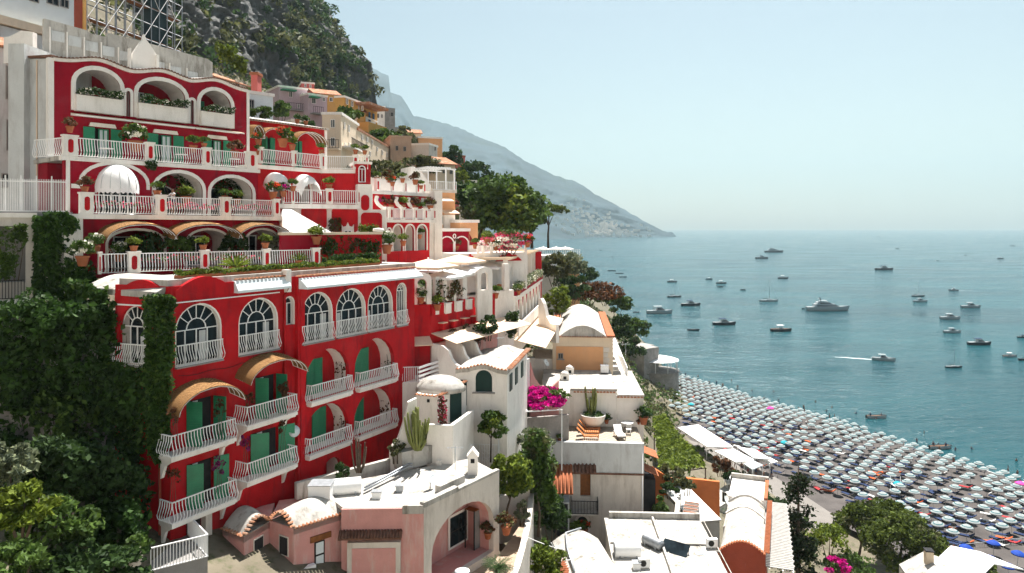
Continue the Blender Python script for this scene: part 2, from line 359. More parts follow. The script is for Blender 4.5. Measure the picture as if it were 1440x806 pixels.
xs = list(np.linspace(-200, -70, 14))+list(np.linspace(-65, 60, 51))+list(np.linspace(66, 140, 10)); ys = list(np.linspace(-168, 4, 30))+list(np.linspace(8, 200, 66))+list(np.linspace(208, 420, 20))
mb.add([(x, y, ter(x, y)-0.3+0.35*fract(x*.12, y*.12, 3)) for x in xs for y in ys], [(i*len(ys)+j, (i+1)*len(ys)+j, (i+1)*len(ys)+j+1, i*len(ys)+j+1) for i in range(len(xs)-1) for j in range(len(ys)-1)], GROUND, True)
k2 = mb.mi(SOIL); mb.m = [k2 if mb.v[f[0]][1] > 6 else 0 for f in mb.f]
mb.build('hillside_ground', kind='structure')
# ---- sea
m = mat('sea_water', (0.0, 0.0, 0.0), 0.1); t = m.node_tree; L = t.links; p = t.nodes['Principled BSDF']
for l in list(p.inputs['Base Color'].links): L.remove(l)
p.inputs['Specular IOR Level'].default_value = 0.32; p.inputs['IOR'].default_value = 1.33; p.inputs['Roughness'].default_value = 0.16
tc = nd(t, 'TexCoord')
def nz(scale, sc=(1, 1, 1), det=4, rot=0.0):
    mp = nd(t, 'Mapping'); mp.inputs['Scale'].default_value = sc; mp.inputs['Rotation'].default_value = (0, 0, rot); L.new(tc.outputs['Object'], mp.inputs[0])
    n = nd(t, 'TexNoise'); n.inputs['Scale'].default_value = scale; n.inputs['Detail'].default_value = det; n.inputs['Roughness'].default_value = 0.6
    L.new(mp.outputs[0], n.inputs['Vector']); return n
big = nz(0.006, (1, 2.6, 1), 6, R(-12)); rp = nd(t, 'ValToRGB'); rp.color_ramp.elements[0].position = 0.35; rp.color_ramp.elements[1].position = 0.68
rp.color_ramp.elements[0].color = (0.0, 0.034, 0.046, 1); rp.color_ramp.elements[1].color = (0.002, 0.064, 0.078, 1)
L.new(big.outputs[0], rp.inputs[0]); L.new(rp.outputs[0], p.inputs['Base Color'])
rr = nd(t, 'MapRange'); rr.inputs['From Min'].default_value = 0.35; rr.inputs['From Max'].default_value = 0.65; rr.inputs['To Min'].default_value = 0.08; rr.inputs['To Max'].default_value = 0.26; L.new(nz(0.012, (1, 3.2, 1), 5, R(8)).outputs[0], rr.inputs['Value']); L.new(rr.outputs[0], p.inputs['Roughness'])
a = nz(0.11, (0.55, 1.5, 1), 6, R(-14)); b = nz(0.5, (0.7, 1.3, 1), 5, R(10)); ad = nd(t, 'Math', operation='MULTIPLY_ADD'); ad.inputs[1].default_value = 0.35
L.new(b.outputs[0], ad.inputs[0]); L.new(a.outputs[0], ad.inputs[2])
bp = nd(t, 'Bump'); bp.inputs['Strength'].default_value = 1.0; bp.inputs['Distance'].default_value = 1.5
L.new(ad.outputs[0], bp.inputs['Height']); L.new(bp.outputs[0], p.inputs['Normal']); SEA = m
mb = MB(); mb.add([(-19900, 60, 0), (19900, 60, 0), (19900, 10000, 0), (-19900, 10000, 0)], [(0, 1, 2, 3)], SEA); sea = mb.build('sea_water', kind='structure')
# ---- beach
SHORE = [(38, 236), (46, 216), (55, 197), (66, 174), (75, 156), (81, 139), (86.5, 127.5), (89.5, 118), (93, 100), (100, 70)]
BACK = [(34, 200), (34, 178), (36, 152), (42, 129), (47, 115), (53, 101), (56, 90), (58, 70), (60, 50)]
PEB = mat('grey_pebbles', (0.085, 0.076, 0.072), 0.95, 0.3, 0.25, 0.5, 6)
def poly_at(Pp, f):
    d = [0]
    for a, b in zip(Pp, Pp[1:]): d.append(d[-1]+math.dist(a, b))
    q = f*d[-1]; return np.array([np.interp(q, d, [p[0] for p in Pp]), np.interp(q, d, [p[1] for p in Pp])])
def beach(u, v):
    s, b = poly_at(SHORE, u), poly_at([(30, 215)]+BACK, u)
    q = b-6*(s-b)/np.linalg.norm(s-b); q = q+(s+7*(s-b)/np.linalg.norm(s-b)-q)*v
    return (q[0], q[1], np.interp(v, [0, .8, .93, 1], [2.75, 1.5, -0.1, -1.2])+0.1*fract(q[0]*.1, q[1]*.1, 1))
MB().grid(beach, 60, 30, PEB).build('pebble_beach', kind='structure')
FOAM = mat('sea_foam', (0.75, 0.8, 0.8), 0.9, 0.05, 2)
def surf(u, v):
    s, b = poly_at(SHORE, u), poly_at([(30, 215)]+BACK, u); q = s+(s-b)/np.linalg.norm(s-b)*((v-.5)*(0.9+0.9*fract(u*40, 2, 1))+1.6+1.2*fract(u*25, 0, 0))
    return (q[0], q[1], 0.03)
MB().grid(surf, 160, 1, FOAM).build('surf_line', kind='structure')
# ---- cliff above the town
CR = [(530, 168, 232), (526, 140, 232), (522, 112, 234), (520, 92, 238), (503, 76, 248), (485, 52, 258), (467, 18, 272), (450, -20, 288), (420, -70, 310)]
CL = [(60, 190, 92), (75, 130, 96), (80, 60, 102), (85, 0, 108), (80, -60, 116), (75, -120, 126), (70, -180, 138), (60, -260, 152), (40, -360, 170)]
def cliff_base(u, v):
    f = v*(len(CR)-1); i = min(int(f), len(CR)-2); f -= i
    r = P(*CR[i]).lerp(P(*CR[i+1]), f); l = P(*CL[i]).lerp(P(*CL[i+1]), f)
    if u <= 1: q = l.lerp(r, u)+Vector((1, -.6, 0))*14*math.sin(math.pi*min(1, u*1.0))*(.4+.6*v)*0.5
    else: q = r+Vector((-30, 60, -6*v))*(u-1)*4
    return q
def cliff(u, v):
    q = cliff_base(u, v); e = min(1, max(0, (1.0-u)*10+.12)) if u <= 1 else .12
    d = fract(q.x*.035, q.y*.035, q.z*.014, 6)*8-abs(fract(q.x*.09, q.y*.09, q.z*.022, 5))*6-abs(fract(q.x*.26, q.y*.26, q.z*.05, 4))*2.6+fract(q.x*.6, q.y*.6, q.z*.2, 4)*1.3
    return q+Vector((.78, -.6, .1))*d*(0.25+.75*e)
ROCK = mat('limestone_cliff', (0.10, 0.10, 0.098), 0.95, 0.6, 0.16, 1.0, 0.9, stain=(0.045, 0.055, 0.04), stain_amt=0.9)
MB().grid(lambda i, j: cliff(i*1.15, j), 260, 190, ROCK).build('limestone_cliff', kind='structure')
rnd = random.Random(5); pts = []
for k in range(1150):
    u, v = rnd.random()**.8, rnd.random(); q = cliff(u, v)
    if fract(q.x*.03, q.y*.03, q.z*.03+7, 3) < -0.05 and rnd.random() < .85: continue
    s = rnd.uniform(.9, 3.4)*(1 if v > .12 else .8); r = np.random.default_rng(k)
    e = r.normal(size=(70, 3)); e /= np.linalg.norm(e, axis=1)[:, None]; pts.append(np.array(q)+np.array([.6, -.5, .3])*s*.3+e*np.array([s, s, s*.8])*(0.4+.6*r.random(70)[:, None]))
A = np.concatenate(pts); n2 = len(A)//2
mb = MB(); mb.leaves(A[:n2], .75, LEAFD, 3); mb.leaves(A[n2:], .75, LEAFO, 4); mb.build('cliff_shrubs', normals=False, kind='stuff', label='dark green shrubs clinging to the grey limestone cliff above the town', cat='shrubs')
# ---- far mountain with its headland
RIDGE = [(380, 92, 3600), (440, 88, 3700), (500, 90, 3800), (522, 95, 3850), (547, 107, 3850), (549, 130, 3850), (564, 135, 3850), (577, 155, 3850), (581, 163, 3900), (610, 169, 4000), (644, 179, 4000), (674, 193, 3950), (708, 206, 3900), (738, 226, 3850), (781, 247, 3800), (812, 256, 3700), (835, 272, 3600), (868, 289, 3450), (902, 309, 3330), (925, 321, 3260), (938, 327, 3240), (945, 326, 3225), (952, 333.5, 3215)]
def mountain(u, v):
    px = 380+(952-380)*u; py = np.interp(px, [r[0] for r in RIDGE], [r[1] for r in RIDGE]); d = np.interp(px, [r[0] for r in RIDGE], [r[2] for r in RIDGE])
    top = P(px, py+1.2*fract(px*.12, 3, 1)+.5*fract(px*.5, 1, 1), d); db = np.interp(px, [380, 780, 952], [2350, 2480, 3205]); bot = Vector(((px-720)/F*db, db, -3))
    f = 1-v; q = top.lerp(bot, f); q.z = bot.z+(top.z-bot.z)*(v**1.12)
    e = math.sin(math.pi*min(1, f*1.15))*min(1, (952-px)/60)
    d2 = (fract(q.x*.0022, q.y*.0022, q.z*.0012, 6)*120-abs(fract(q.x*.006, q.y*.006, q.z*.003, 4))*50)*max(0, e)
    return q+Vector((.5, -.85, .1))*d2
MTN = mat('far_mountain', (0.03, 0.048, 0.058), 0.95, 0.6, 0.004, 0, 1, stain=(0.02, 0.035, 0.025), stain_amt=0.9)
for n in MTN.node_tree.nodes:
    if n.type == 'MAPPING': n.inputs['Scale'].default_value = (.006, .006, .004)
MB().grid(mountain, 220, 70, MTN).build('far_mountain', kind='structure')
mb = MB(); rnd = random.Random(11)
for k in range(240):
    px = rnd.gauss(850, 30) if k < 270 else rnd.uniform(835, 885); v = rnd.uniform(.1, .68)*rnd.uniform(.6, 1) if k < 270 else rnd.uniform(.03, .09)
    if not 785 < px < 915: continue
    q = mountain((px-380)/572, v); s = rnd.uniform(4, 8)
    mb.box(Fr(q.x, q.y-8, 1, rnd.uniform(-.3, .3)), -s, s, -6, 6, q.z-4, q.z+rnd.uniform(4, 9), OLDW)
mb.build('distant_village', kind='stuff', label='scatter of tiny pale houses on the far headland slope', cat='village')
# ---- haze
hm = bpy.data.materials.new('haze'); hm.use_nodes = True; t = hm.node_tree; t.nodes.remove(t.nodes['Principled BSDF'])
pv = nd(t, 'VolumePrincipled'); pv.inputs['Density'].default_value = 1.45e-4; pv.inputs['Color'].default_value = (0.42, 0.545, 0.595, 1); pv.inputs['Anisotropy'].default_value = 0.4
t.links.new(pv.outputs[0], t.nodes['Material Output'].inputs['Volume'])
mb = MB(); mb.add([(x, y, z) for x in (-20000, 20000) for y in (-175, 10100) for z in (-13, 985)], [(0, 1, 3, 2), (4, 6, 7, 5), (0, 4, 5, 1), (2, 3, 7, 6), (0, 2, 6, 4), (1, 5, 7, 3)], hm)
hz = mb.build('haze', kind='stuff', label='pale sea haze over the bay', cat='haze')
# ================= BUILDING KIT =================
def fan_window(par, fr, a0, a1, z0, z1, n, rail=False, bars=4, rise=None, glass=None, name='window', simple=False):
    o = arch(a0, a1, z0, z1, rise); w = a1-a0; c = (a0+a1)/2; rise = rise or w/2; zs = z1-rise
    fm = MB(); b = 0.048 if not simple else 0.045
    fm.strip(fr, o+[o[0]], b*1.6, n-.04, n+.04, PAINT)
    fm.box(fr, a0, a1, n-.03, n+.035, zs-b/2, zs+b/2, PAINT)
    for i in range(1, bars):
        a = a0+w*i/bars; fm.box(fr, a-b/2, a+b/2, n-.025, n+.03, z0, zs-b/2, PAINT)
    if not simple:
        rr = w*.22; fm.strip(fr, [(c-rr*math.cos(math.pi*i/8), zs+rr*rise/w*2*math.sin(math.pi*i/8)) for i in range(9)], b, n-.02, n+.025, PAINT)
        for t in (38, 65, 90, 115, 142):
            ct, st = math.cos(R(t)), math.sin(R(t)); q = 2*rise/w
            fm.strip(fr, [(c+rr*ct, zs+rr*q*st), (c+w/2*.97*ct, zs+w/2*q*.97*st)], b*.8, n-.015, n+.02, PAINT)
    f = fm.build(name, par)
    MB().prism(fr, o, n-.08, n-.05, glass or GLASS).build('pane', f); q9 = random.Random(int(a0*977+z0*31))
    if not simple:
        cu = MB(); k0 = q9.choice((.04, .06, .58, .7)); cu.box(fr, a0+w*k0, a0+w*(k0+q9.uniform(.12, .3)), n-.049, n-.046, z0+.05, zs-q9.uniform(.05, .5), GREYW); cu.build('curtain', f)
    return f
def rect_window(par, fr, a0, a1, z0, z1, n, frame=PAINT, glass=None, sill=True, bars=1, name='window'):
    fm = MB(); b = .07
    for A in ((a0, a0+b), (a1-b, a1)): fm.box(fr, *A, n-.03, n+.03, z0, z1, frame)
    for Z in ((z0, z0+b), (z1-b, z1)): fm.box(fr, a0+b, a1-b, n-.03, n+.03, *Z, frame)
    for i in range(bars): a = a0+(a1-a0)*(i+1)/(bars+1); fm.box(fr, a-.03, a+.03, n-.02, n+.02, z0+b, z1-b, frame)
    f = fm.build(name, par)
    MB().box(fr, a0+.02, a1-.02, n-.07, n-.04, z0+.02, z1-.02, glass or GLASS).build('pane', f)
    if sill: MB().box(fr, a0-.12, a1+.12, n-.02, n+.14, z0-.1, z0-.005, frame).build('sill', f)
    return f
def shutter(par, fr, a, n, ang, wdt, z0, z1, m=None, sgn=1, name='shutter'):
    """a leaf hinged at (a,n) on the wall, swung ang degrees out from it"""
    m = m or GREEN; ca, sa = math.cos(R(ang)), math.sin(R(ang)); x, y, _ = fr.W(a, n, 0)
    f = Fr(x, y, sgn*fr.ux*ca+fr.nx*sa, sgn*fr.uy*ca+fr.ny*sa); b = MB()
    b.box(f, 0, wdt, -.02, .02, z0, z1, m)
    for q in (.0, .42, .93): b.box(f, 0.003, wdt-.003, -.035, .035, z0+(z1-z0)*q+.003, z0+(z1-z0)*q+.12, m)
    for q in (0.002, wdt-.072): b.box(f, q, q+.07, -.034, .034, z0+.004, z1-.004, m)
    k = int((z1-z0)/.16)
    for i in range(k): z = z0+.15+i*(z1-z0-.3)/k; b.box(f, .08, wdt-.08, -.03, .03, z, z+.05, m)
    return b.build(name, par)
def door_leaf_pair(par, fr, a0, a1, z0, z1, n, angs=(70, 110), m=None, back=None):
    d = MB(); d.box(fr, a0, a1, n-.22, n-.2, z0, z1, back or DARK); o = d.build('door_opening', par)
    w = (a1-a0)/2
    MB().box(fr, a0+w*.62, a0+w*.98, n-.19, n-.17, z0+.1, z1-.1, PALE).build('curtain', o)
    shutter(par, fr, a0, n+.04, angs[0], w*.98, z0, z1, m); shutter(par, fr, a1, n+.04, angs[1], w*.98, z0, z1, m, -1)
def rail_path(mb, pts, z, h=1.0, out=.16, step=.16, flip=False, **k):
    for (x0, y0), (x1, y1) in zip(pts, pts[1:]):
        f = Fr(x0, y0, x1-x0, y1-y0, flip); railing(mb, f, 0, math.hypot(x1-x0, y1-y0), 0, z, h, out, step, **k)
def balcony(par, fr, a0, a1, z, proj=1.0, n=0, h=1.0, brackets=True, out=.17, step=.17, sides=True):
    b = MB(); b.box(fr, a0, a1, n-.02, n+proj, z-.16, z, WHITE); b.box(fr, a0+.06, a1-.06, n-.02, n+proj-.1, z-.26, z-.163, WHITE)
    o = b.build('balcony', par)
    if brackets:
        for a in (a0+.12, a1-.3):
            pr = [(n-.02, z-.26), (n+proj*.75, z-.26), (n+proj*.55, z-.4), (n+proj*.3, z-.55), (n+.18, z-.85), (n+.06, z-1.15), (n-.02, z-1.2)]
            m = MB(); k = len(pr); vs = [fr.W(q, nn, zz) for q in (a, a+.16) for nn, zz in pr]
            m.add(vs, [tuple(range(k)), tuple(range(k, 2*k))]+[(i, (i+1) % k, (i+1) % k+k, i+k) for i in range(k)], WHITE); m.build('bracket', o)
    r = MB(); p = lambda a, nn: fr.W(a, nn, 0)[:2]
    railing(r, fr, a0+.05, a1-.05, n+proj-.05, z, h, out, step)
    if sides:
        for a, sg in ((a0+.05, -1), (a1-.05, 1)):
            x, y = p(a, n); f = Fr(x, y, fr.nx, fr.ny); f.nx, f.ny = sg*fr.ux, sg*fr.uy
            railing(r, f, .02, proj-.08, 0, z, h, out, step)
    r.build('railing', o); return o
def reed_awning(par, fr, a0, a1, n, z, rise, proj, tilt=.25, m=None, ribm=None, nm='awning'):
    """barrel awning on the wall: a bent reed sheet over white hoops"""
    m = m or WOVEN; c, h = (a0+a1)/2, (a1-a0)/2; jr = random.Random(seed())
    def pt(u, v, o=0):
        t = math.pi*(0.03+.94*u); return fr.W(c-(h+o)*math.cos(t), n+.02+proj*v, z-tilt*v+(rise+o)*math.sin(t)+.012*math.sin(u*60+v*5))
    b = MB(); b.grid(lambda u, v: pt(u, v, .03), 22, 8, m); b.grid(lambda u, v: pt(u, v, 0), 22, 8, m)
    for v in (0, 1): b.grid(lambda u, w, v=v: pt(u, v, .03*w), 22, 1, m)
    o = b.build(nm, par); r = MB()
    for v in (.05, .36, .68, .97): r.tube([pt(i/14, v, -.04) for i in range(15)], .022, ribm or PAINT, 4)
    for u in (0, 1): r.tube([pt(u, .02, -.03), pt(u, .98, -.03)], .02, PAINT, 4)
    r.build('hoop_frame', o); return o
def niche(mb, fr, o, n0, depth, side, back):
    k = len(o); mb.add([fr.W(a, n0, z) for a, z in o]+[fr.W(a, n0-depth, z) for a, z in o], [(i, (i+1) % k, (i+1) % k+k, i+k) for i in range(k)], side, False)
    tr = tessellate_polygon([[Vector((a, z, 0)) for a, z in o]]); mb.add([fr.W(a, n0-depth, z) for a, z in o], [tuple(t) for t in tr], back)
def pillar(par, fr, a0, a1, n, z0, h, d=.32, panels=1, m=None, pm=None):
    b = MB(); b.box(fr, a0, a1, n-d/2, n+d/2, z0, z0+h, m or WHITE); b.box(fr, a0-.05, a1+.05, n-d/2-.05, n+d/2+.05, z0+h+.002, z0+h+.09, m or WHITE)
    o = b.build('pillar', par); w = (a1-a0); pw = w/panels
    for i in range(panels):
        c = a0+pw*(i+.5); r = min(pw*.26, .14)
        MB().prism(fr, rrect(c-r, c+r, z0+h*.17, z0+h*.86, r*.95), n+d/2-.01, n+d/2+.015, pm or RED).build('panel', o)
    return o
def balustrade(par, fr, pxs, n, z, h=1.02, out=.15, step=.15, panels=1):
    """railing between pillars; pxs = pillar pixel spans, or plain s spans"""
    for a0, a1 in pxs: pillar(par, fr, a0, a1, n, z, h+.12, panels=panels)
    for (a, b), (c, d) in zip(pxs, pxs[1:]):
        r = MB(); railing(r, fr, b+.03, c-.03, n, z+.05, h, out, step); r.build('railing', par)
def tile_edge(mb, fr, path, n0, n1, m=TILE, step=.24, r=.11, drop=.0):
    """half-round tile ends along an (s,z) path at a roof edge"""
    L = [0]
    for a, b in zip(path, path[1:]): L.append(L[-1]+math.dist(a, b))
    k = max(1, int(L[-1]/step))
    for i in range(k):
        q = L[-1]*(i+.5)/k; a = np.interp(q, L, [p[0] for p in path]); z = np.interp(q, L, [p[1] for p in path])
        mb.prism(fr, [(a-r+2*r*j/5, z+r*.9*math.sin(math.pi*j/5)) for j in range(6)], n0, n1, m)
def ac_unit(name, fr, a, n, z, label):
    t = thing(name, label, 'air conditioner', fr.W(a, n, z)); b = MB(); b.box(fr, a-.4, a+.4, n, n+.3, z, z+.6, PAINT); b.build('case', t)
    x, y, zz = fr.W(a-.1, n+.3, z+.3); g = MB(); q = Vector((fr.nx, fr.ny, 0))
    g.prism(fr, [(a-.1+.22*math.cos(2*math.pi*i/16), z+.3+.22*math.sin(2*math.pi*i/16)) for i in range(16)], n+.305, n+.32, IRON); g.build('fan_grille', t)
    m = MB(); m.box(fr, a-.35, a-.3, n-.25, n+.25, z-.06, z-.002, STEEL); m.box(fr, a+.3, a+.35, n-.25, n+.25, z-.06, z-.002, STEEL); m.build('bracket', t); return t

# ================= THE CRIMSON HOTEL: LOWER BLOCK =================
FA = Fr((240-720)/F*35, 35, .565, 1)
ZL, ZT = 38.15, 42.05                        # restaurant floor, roof terrace
H1 = thing('hotel_building', 'crimson lower hotel block with arched restaurant windows and green shuttered balconies', 'hotel', FA.W(0, 0, 26))
sA = FA.S
xL = (162-720)/F*36.3; FL = Fr(xL, 36.3, FA.x-xL, FA.y-36.3); LL = math.hypot(FA.x-xL, FA.y-36.3)
sE, sM = sA(583), sA(418)
win = [(247, 310.5, 41.05), (336, 390, 41.0)]; win2 = [(425, 467, 41.0), (473, 513.5, 41.0), (517.5, 551.5, 41.0), (558, 571, 41.0)]
holes1 = [arch(sA(a), sA(b), ZL-.15, z, (sA(b)-sA(a))*.48) for a, b, z in win]+[arch(sA(399.5), sA(413.5), 39.25, 40.9)]
doors = [(262, 300, 33.95, 36.2), (262, 300, 30.75, 33.0), (359, 388, 34.35, 36.6), (352, 391, 31.35, 33.55)]
holes1 += [rect(sA(a), sA(b), z0, z1) for a, b, z0, z1 in doors]
wl = MB(); wl.wall(FA, rect(-.02, sM, 25.5, ZT), holes1, 0, .3, RED)
wl.box(FA, sM-.003, sM+.32, -.3, .3, 25.5, ZT-.3, RED)
wl.build('facade_wall', H1)
N2 = FA.off(.26)
nich = [(429.5, 491, 34.5, 37.45), (498.5, 554.5, 34.5, 37.5), (427, 490, 31.35, 34.05), (497.5, 554, 31.35, 34.1), (455, 480, 28.6, 30.6)]
nh = [arch(N2.S(a), N2.S(b), z0, z1, (N2.S(b)-N2.S(a))*.46) for a, b, z0, z1 in nich]
hw2 = [arch(N2.S(a), N2.S(b), ZL-.15, z, (N2.S(b)-N2.S(a))*.49) for a, b, z in win2]
s2 = N2.S(418)+.05; e2 = N2.S(583)
w2 = MB(); w2.wall(N2, rect(s2, e2, 25.5, ZT), nh+hw2, 0, .3, RED); w2.build('facade_wall', H1)
nb = MB()
for o in nh: niche(nb, N2, o, -.3, .95, WHITE, RED)
nb.build('balcony_niche', H1)
lw = MB(); lw.wall(FL, rect(0, LL+.0, 26, ZT), [arch(FL.S(169), FL.S(209), ZL-.1, 41.0, 1.05)], 0, .3, RED); lw.build('side_wall', H1)
bk = MB(); bk.plan([FL.W(.1, -.7, 0)[:2], FA.W(.2, -.7, 0)[:2], FA.W(e2-.02, -1.6, 0)[:2], FA.W(e2-.02, -9, 0)[:2], FL.W(.1, -10, 0)[:2]], 26, ZT-.05, DRED); bk.build('building_core', H1)
bk = MB(); bk.box(N2, e2-.31, e2+.0, -1.6, -.303, 26, ZT-.02, RED); bk.build('end_wall', H1)
for (a, b, z) in win: fan_window(H1, FA, sA(a)+.02, sA(b)-.02, ZL-.1, z-.02, -.22, rise=(sA(b)-sA(a))*.48)
fan_window(H1, FA, sA(399.5)+.02, sA(413.5)-.02, 39.27, 40.88, -.2, bars=2, simple=True)
for (a, b, z) in win2: fan_window(H1, N2, N2.S(a)+.02, N2.S(b)-.02, ZL-.1, z-.02, -.22, rise=(N2.S(b)-N2.S(a))*.49)
fan_window(H1, FL, FL.S(169)+.02, FL.S(209)-.02, ZL-.05, 40.98, -.2, rise=1.03)
tr = MB()                                                     # white reveals lining the window arches
for f, o in [(FA, holes1[0]), (FA, holes1[1]), (FA, holes1[2])]+[(N2, o) for o in hw2]:
    k = len(o); c = sum(a for a, z in o)/k
    tr.strip(f, o[len(o)//2:], .09, -.16, .012, WHITE); tr.strip(f, o[:len(o)//2+1], .06, -.16, .008, WHITE)
tr.build('window_trim', H1)
for f, a, b in ((FA, sA(247), sA(310.5)), (FA, sA(336), sA(390)))+tuple((N2, N2.S(a), N2.S(b)) for a, b, z in win2)+((FL, FL.S(165), FL.S(212)),):
    r = MB(); railing(r, f, a-.04, b+.06, .06, ZL-.12, 1.02, .2, .145, rail=.04); r.box(f, a-.05, b+.05, -.1, .2, ZL-.2, ZL-.125, GREYC); r.build('window_railing', H1)
for a, b, z0, z1 in doors: door_leaf_pair(H1, FA, sA(a), sA(b), z0, z1, 0, (62, 100) if z0 > 33.5 else (35, 160))
for (a, b, z0, z1), (p0, p1) in zip(nich[:4], ((431, 453), (499, 518), (439, 458), (496, 511))):   # closed green doors at the back of the niches
    nf = N2.off(-1.19); a0, b0 = nf.S(p0), nf.S(p1)
    shutter(H1, nf, a0, 0, 0, (b0-a0)*.495, z0, z0+2.2); shutter(H1, nf, b0, 0, 0, (b0-a0)*.495, z0, z0+2.2, None, -1)
sB = lambda px: FA.off(.95).S(px)
balcony(H1, FA, sB(240), sB(332), 33.95); balcony(H1, FA, sB(241), sB(333), 30.75)
balcony(H1, FA, sB(347), sB(418), 34.35); balcony(H1, FA, sB(347), sB(418), 31.35)
for a, b, z0, z1 in nich[:4]: balcony(H1, N2, N2.S(a)+.06, N2.S(b)-.12, z0, .45, 0, 1.0, False, .15)
reed_awning(H1, FA, sB(243)+.1, sB(336)+.2, 0, 36.05, 1.15, 1.25); reed_awning(H1, FA, sB(345)+.1, sB(424)+.25, 0, 36.75, 1.1, 1.25)
# cornice: pediments, white vaults, cassette bands, tile lines
cn = MB()
cn.prism(FL, [(0, ZT-1.0), (LL, ZT-1.0)]+[(LL*(1-i/10), ZT-.45+.75*math.sin(math.pi*i/10)) for i in range(11)], -.3, .03, RED)
a0, a1 = sA(246), sA(326)
cn.prism(FA, [(a0, ZT-.75), (a1, ZT-.75), (a1, ZT-.15)]+[(a1-(a1-a0)*i/10, ZT-.25+.65*math.sin(math.pi*i/10)) for i in range(11)]+[(a0, ZT-.15)], -.3, .035, RED); cn.build('pediment', H1)
vb = MB(); vb.barrel(FA, sA(226), sA(326), -6.5, -.32, ZT-.25, .62, .3, ROOFW); vb.barrel(FL, 0.02, LL-.02, -6, -.32, ZT-.42, .72, .3, ROOFW); vb.build('roof_vault', H1)
ct = MB(); ct.box(FL, 0, LL, .035, .1, 41.02, 41.09, PAINT); ct.box(FA, sA(246), sA(392), .04, .09, 41.2, 41.26, PAINT); ct.build('drip_moulding', H1)
cv = MB()
def cassette(f, a0, a1, z, d=.75):
    pr = [(-.3, z+.62), (.05, z+.62), (d, z+.12), (d, z-.02), (-.3, z-.02)]; k = 5
    cv.add([f.W(q, n, zz) for q in (a0, a1) for n, zz in pr], [tuple(range(k)), tuple(range(k, 2*k))]+[(i, (i+1) % k, (i+1) % k+k, i+k) for i in range(k)], PALE)
cassette(FA, sA(329), sA(404), 41.45, .35); cassette(N2, N2.S(420), e2+.1, 41.35, .7)
cv.build('awning_cassette', H1)
te = MB(); tile_edge(te, FA, [(sA(331), 42.12), (sA(402), 42.12)], -.3, .12, TILE, .27, .1); te.build('tile_trim', H1); te = MB(); tile_edge(te, N2, [(N2.S(420), 42.05), (e2, 42.05)], -.3, .18, TILE, .27, .1); te.build('tile_trim', H1)
tf = MB(); tf.plan([FL.W(.05, -.2, 0)[:2], FA.W(0, -.25, 0)[:2], FA.W(e2+.3, 0.1, 0)[:2], FA.W(e2+.3, -13, 0)[:2], FL.W(.8, -9, 0)[:2]], ZT-.04, 42.36, ROOFW); tf.build('roof_terrace', H1)
pp = MB(); x = sA(403)
pp.box(FA, x-.18, x+.18, -.2, .2, 41.2, 42.5, WHITE); pp.tube([FA.W(x, .28, 41.6), FA.W(x-.25, .12, 41.0), FA.W(x-.25, .1, 33.8)], .07, RED, 6); pp.build('drain_pipe', H1); pp = MB(); pp.tube([FL.W(LL-.6, .1, 26), FL.W(LL-.6, .1, 33.5)], .07, REDBR, 6); pp.build('drain_pipe', H1); pp = MB()

x = sA(408); b = MB(); lx, ly, lz = FA.W(x, .3, 33.1); b.lathe((lx, ly, lz), [(.02, -.05), (.3, .0), (.34, .04), (0, .02)], PALE, 14); d = b.build('satellite_dish', label='white satellite dish on the red facade beside green shutters', cat='satellite dish'); d.rotation_euler = (R(78), 0, R(40))
gb = MB(); gb.box(FA, sA(262), sA(282), -.05, .02, 28.2, 30.2, DARK); gb.box(FA, sA(283), sA(292), -.1, .35, 28.0, 30.3, OLDW); gb.build('ground_door', H1)
# ================= THE CRIMSON HOTEL: UPPER BLOCK =================
B3 = Fr((102-720)/F*39.5, 39.5, .62, .785); B2 = B3.off(-2.04); B1 = B3.off(-4.76)
Z3, Z2, Z1, ZR = 42.4, 45.72, 49.1, 55.55
H2 = thing('hotel_building', 'upper crimson hotel block with three scalloped loggias under a wavy tiled roof', 'hotel', B3.W(0, 0, 42))
def awning_bar(par, f, a0, a1, n, z, proj=.5):
    m = MB(); m.box(f, a0, a1, n, n+.12, z, z+.14, CANVAS); m.box(f, a0, a1, n+proj-.03, n+proj+.03, z-.06, z, CANVAS)
    m.add([f.W(a, nn, zz) for a in (a0, a1) for nn, zz in ((n, z+.15), (n+proj, z), (n+proj, z+.02), (n, z+.17))], [(0, 1, 5, 4), (3, 2, 6, 7), (0, 1, 2, 3), (4, 5, 6, 7), (1, 2, 6, 5), (0, 3, 7, 4)], BEIGE)
    k = int((a1-a0)/.8)
    for i in range(k+1): a = a0+(a1-a0)*i/k; m.tube([f.W(a, n+.05, z+.05), f.W(a, n+proj, z-.03)], .02, PAINT, 4)
    return m.build('folded_awning', par)
# level 3 arcade under the reed awnings
a0, a1 = B3.S(112), B3.S(396); f3 = B3.off(-.3)
o3 = [arch(f3.S(a), f3.S(b), Z3, 44.85, .8) for a, b in ((150, 232), (262, 322), (345, 392))]
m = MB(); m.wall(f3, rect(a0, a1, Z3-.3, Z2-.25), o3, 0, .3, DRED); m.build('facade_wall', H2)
m = MB(); [niche(m, f3, o, -.3, 1.8, WOOD if i == 0 else OLDW, DRED if i == 0 else GREYC) for i, o in enumerate(o3)]; m.build('arcade_niche', H2)
for i, o in enumerate(o3):
    c0, c1 = o[0][0], o[-1][0]; m = MB(); m.strip(f3, o, .14, -.02, .05, WHITE); m.build('arch_trim', H2)
    rect_window(H2, f3, c0+(c1-c0)*.35, c0+(c1-c0)*.8, Z3+.02, Z3+2.0, -2.0, sill=False)
m = MB(); m.box(B3, a0-.75, a1+.1, -.35, .12, Z2-.28, Z2-.005, WHITE); m.box(B3, a0-.8, a0+.15, -.45, .06, Z3-1.2, Z2-.283, WHITE); m.box(B3, a0-.8, a0+.1, -5, -.46, 40.5, Z2-.1, OLDW)
m.build('terrace_edge', H2)
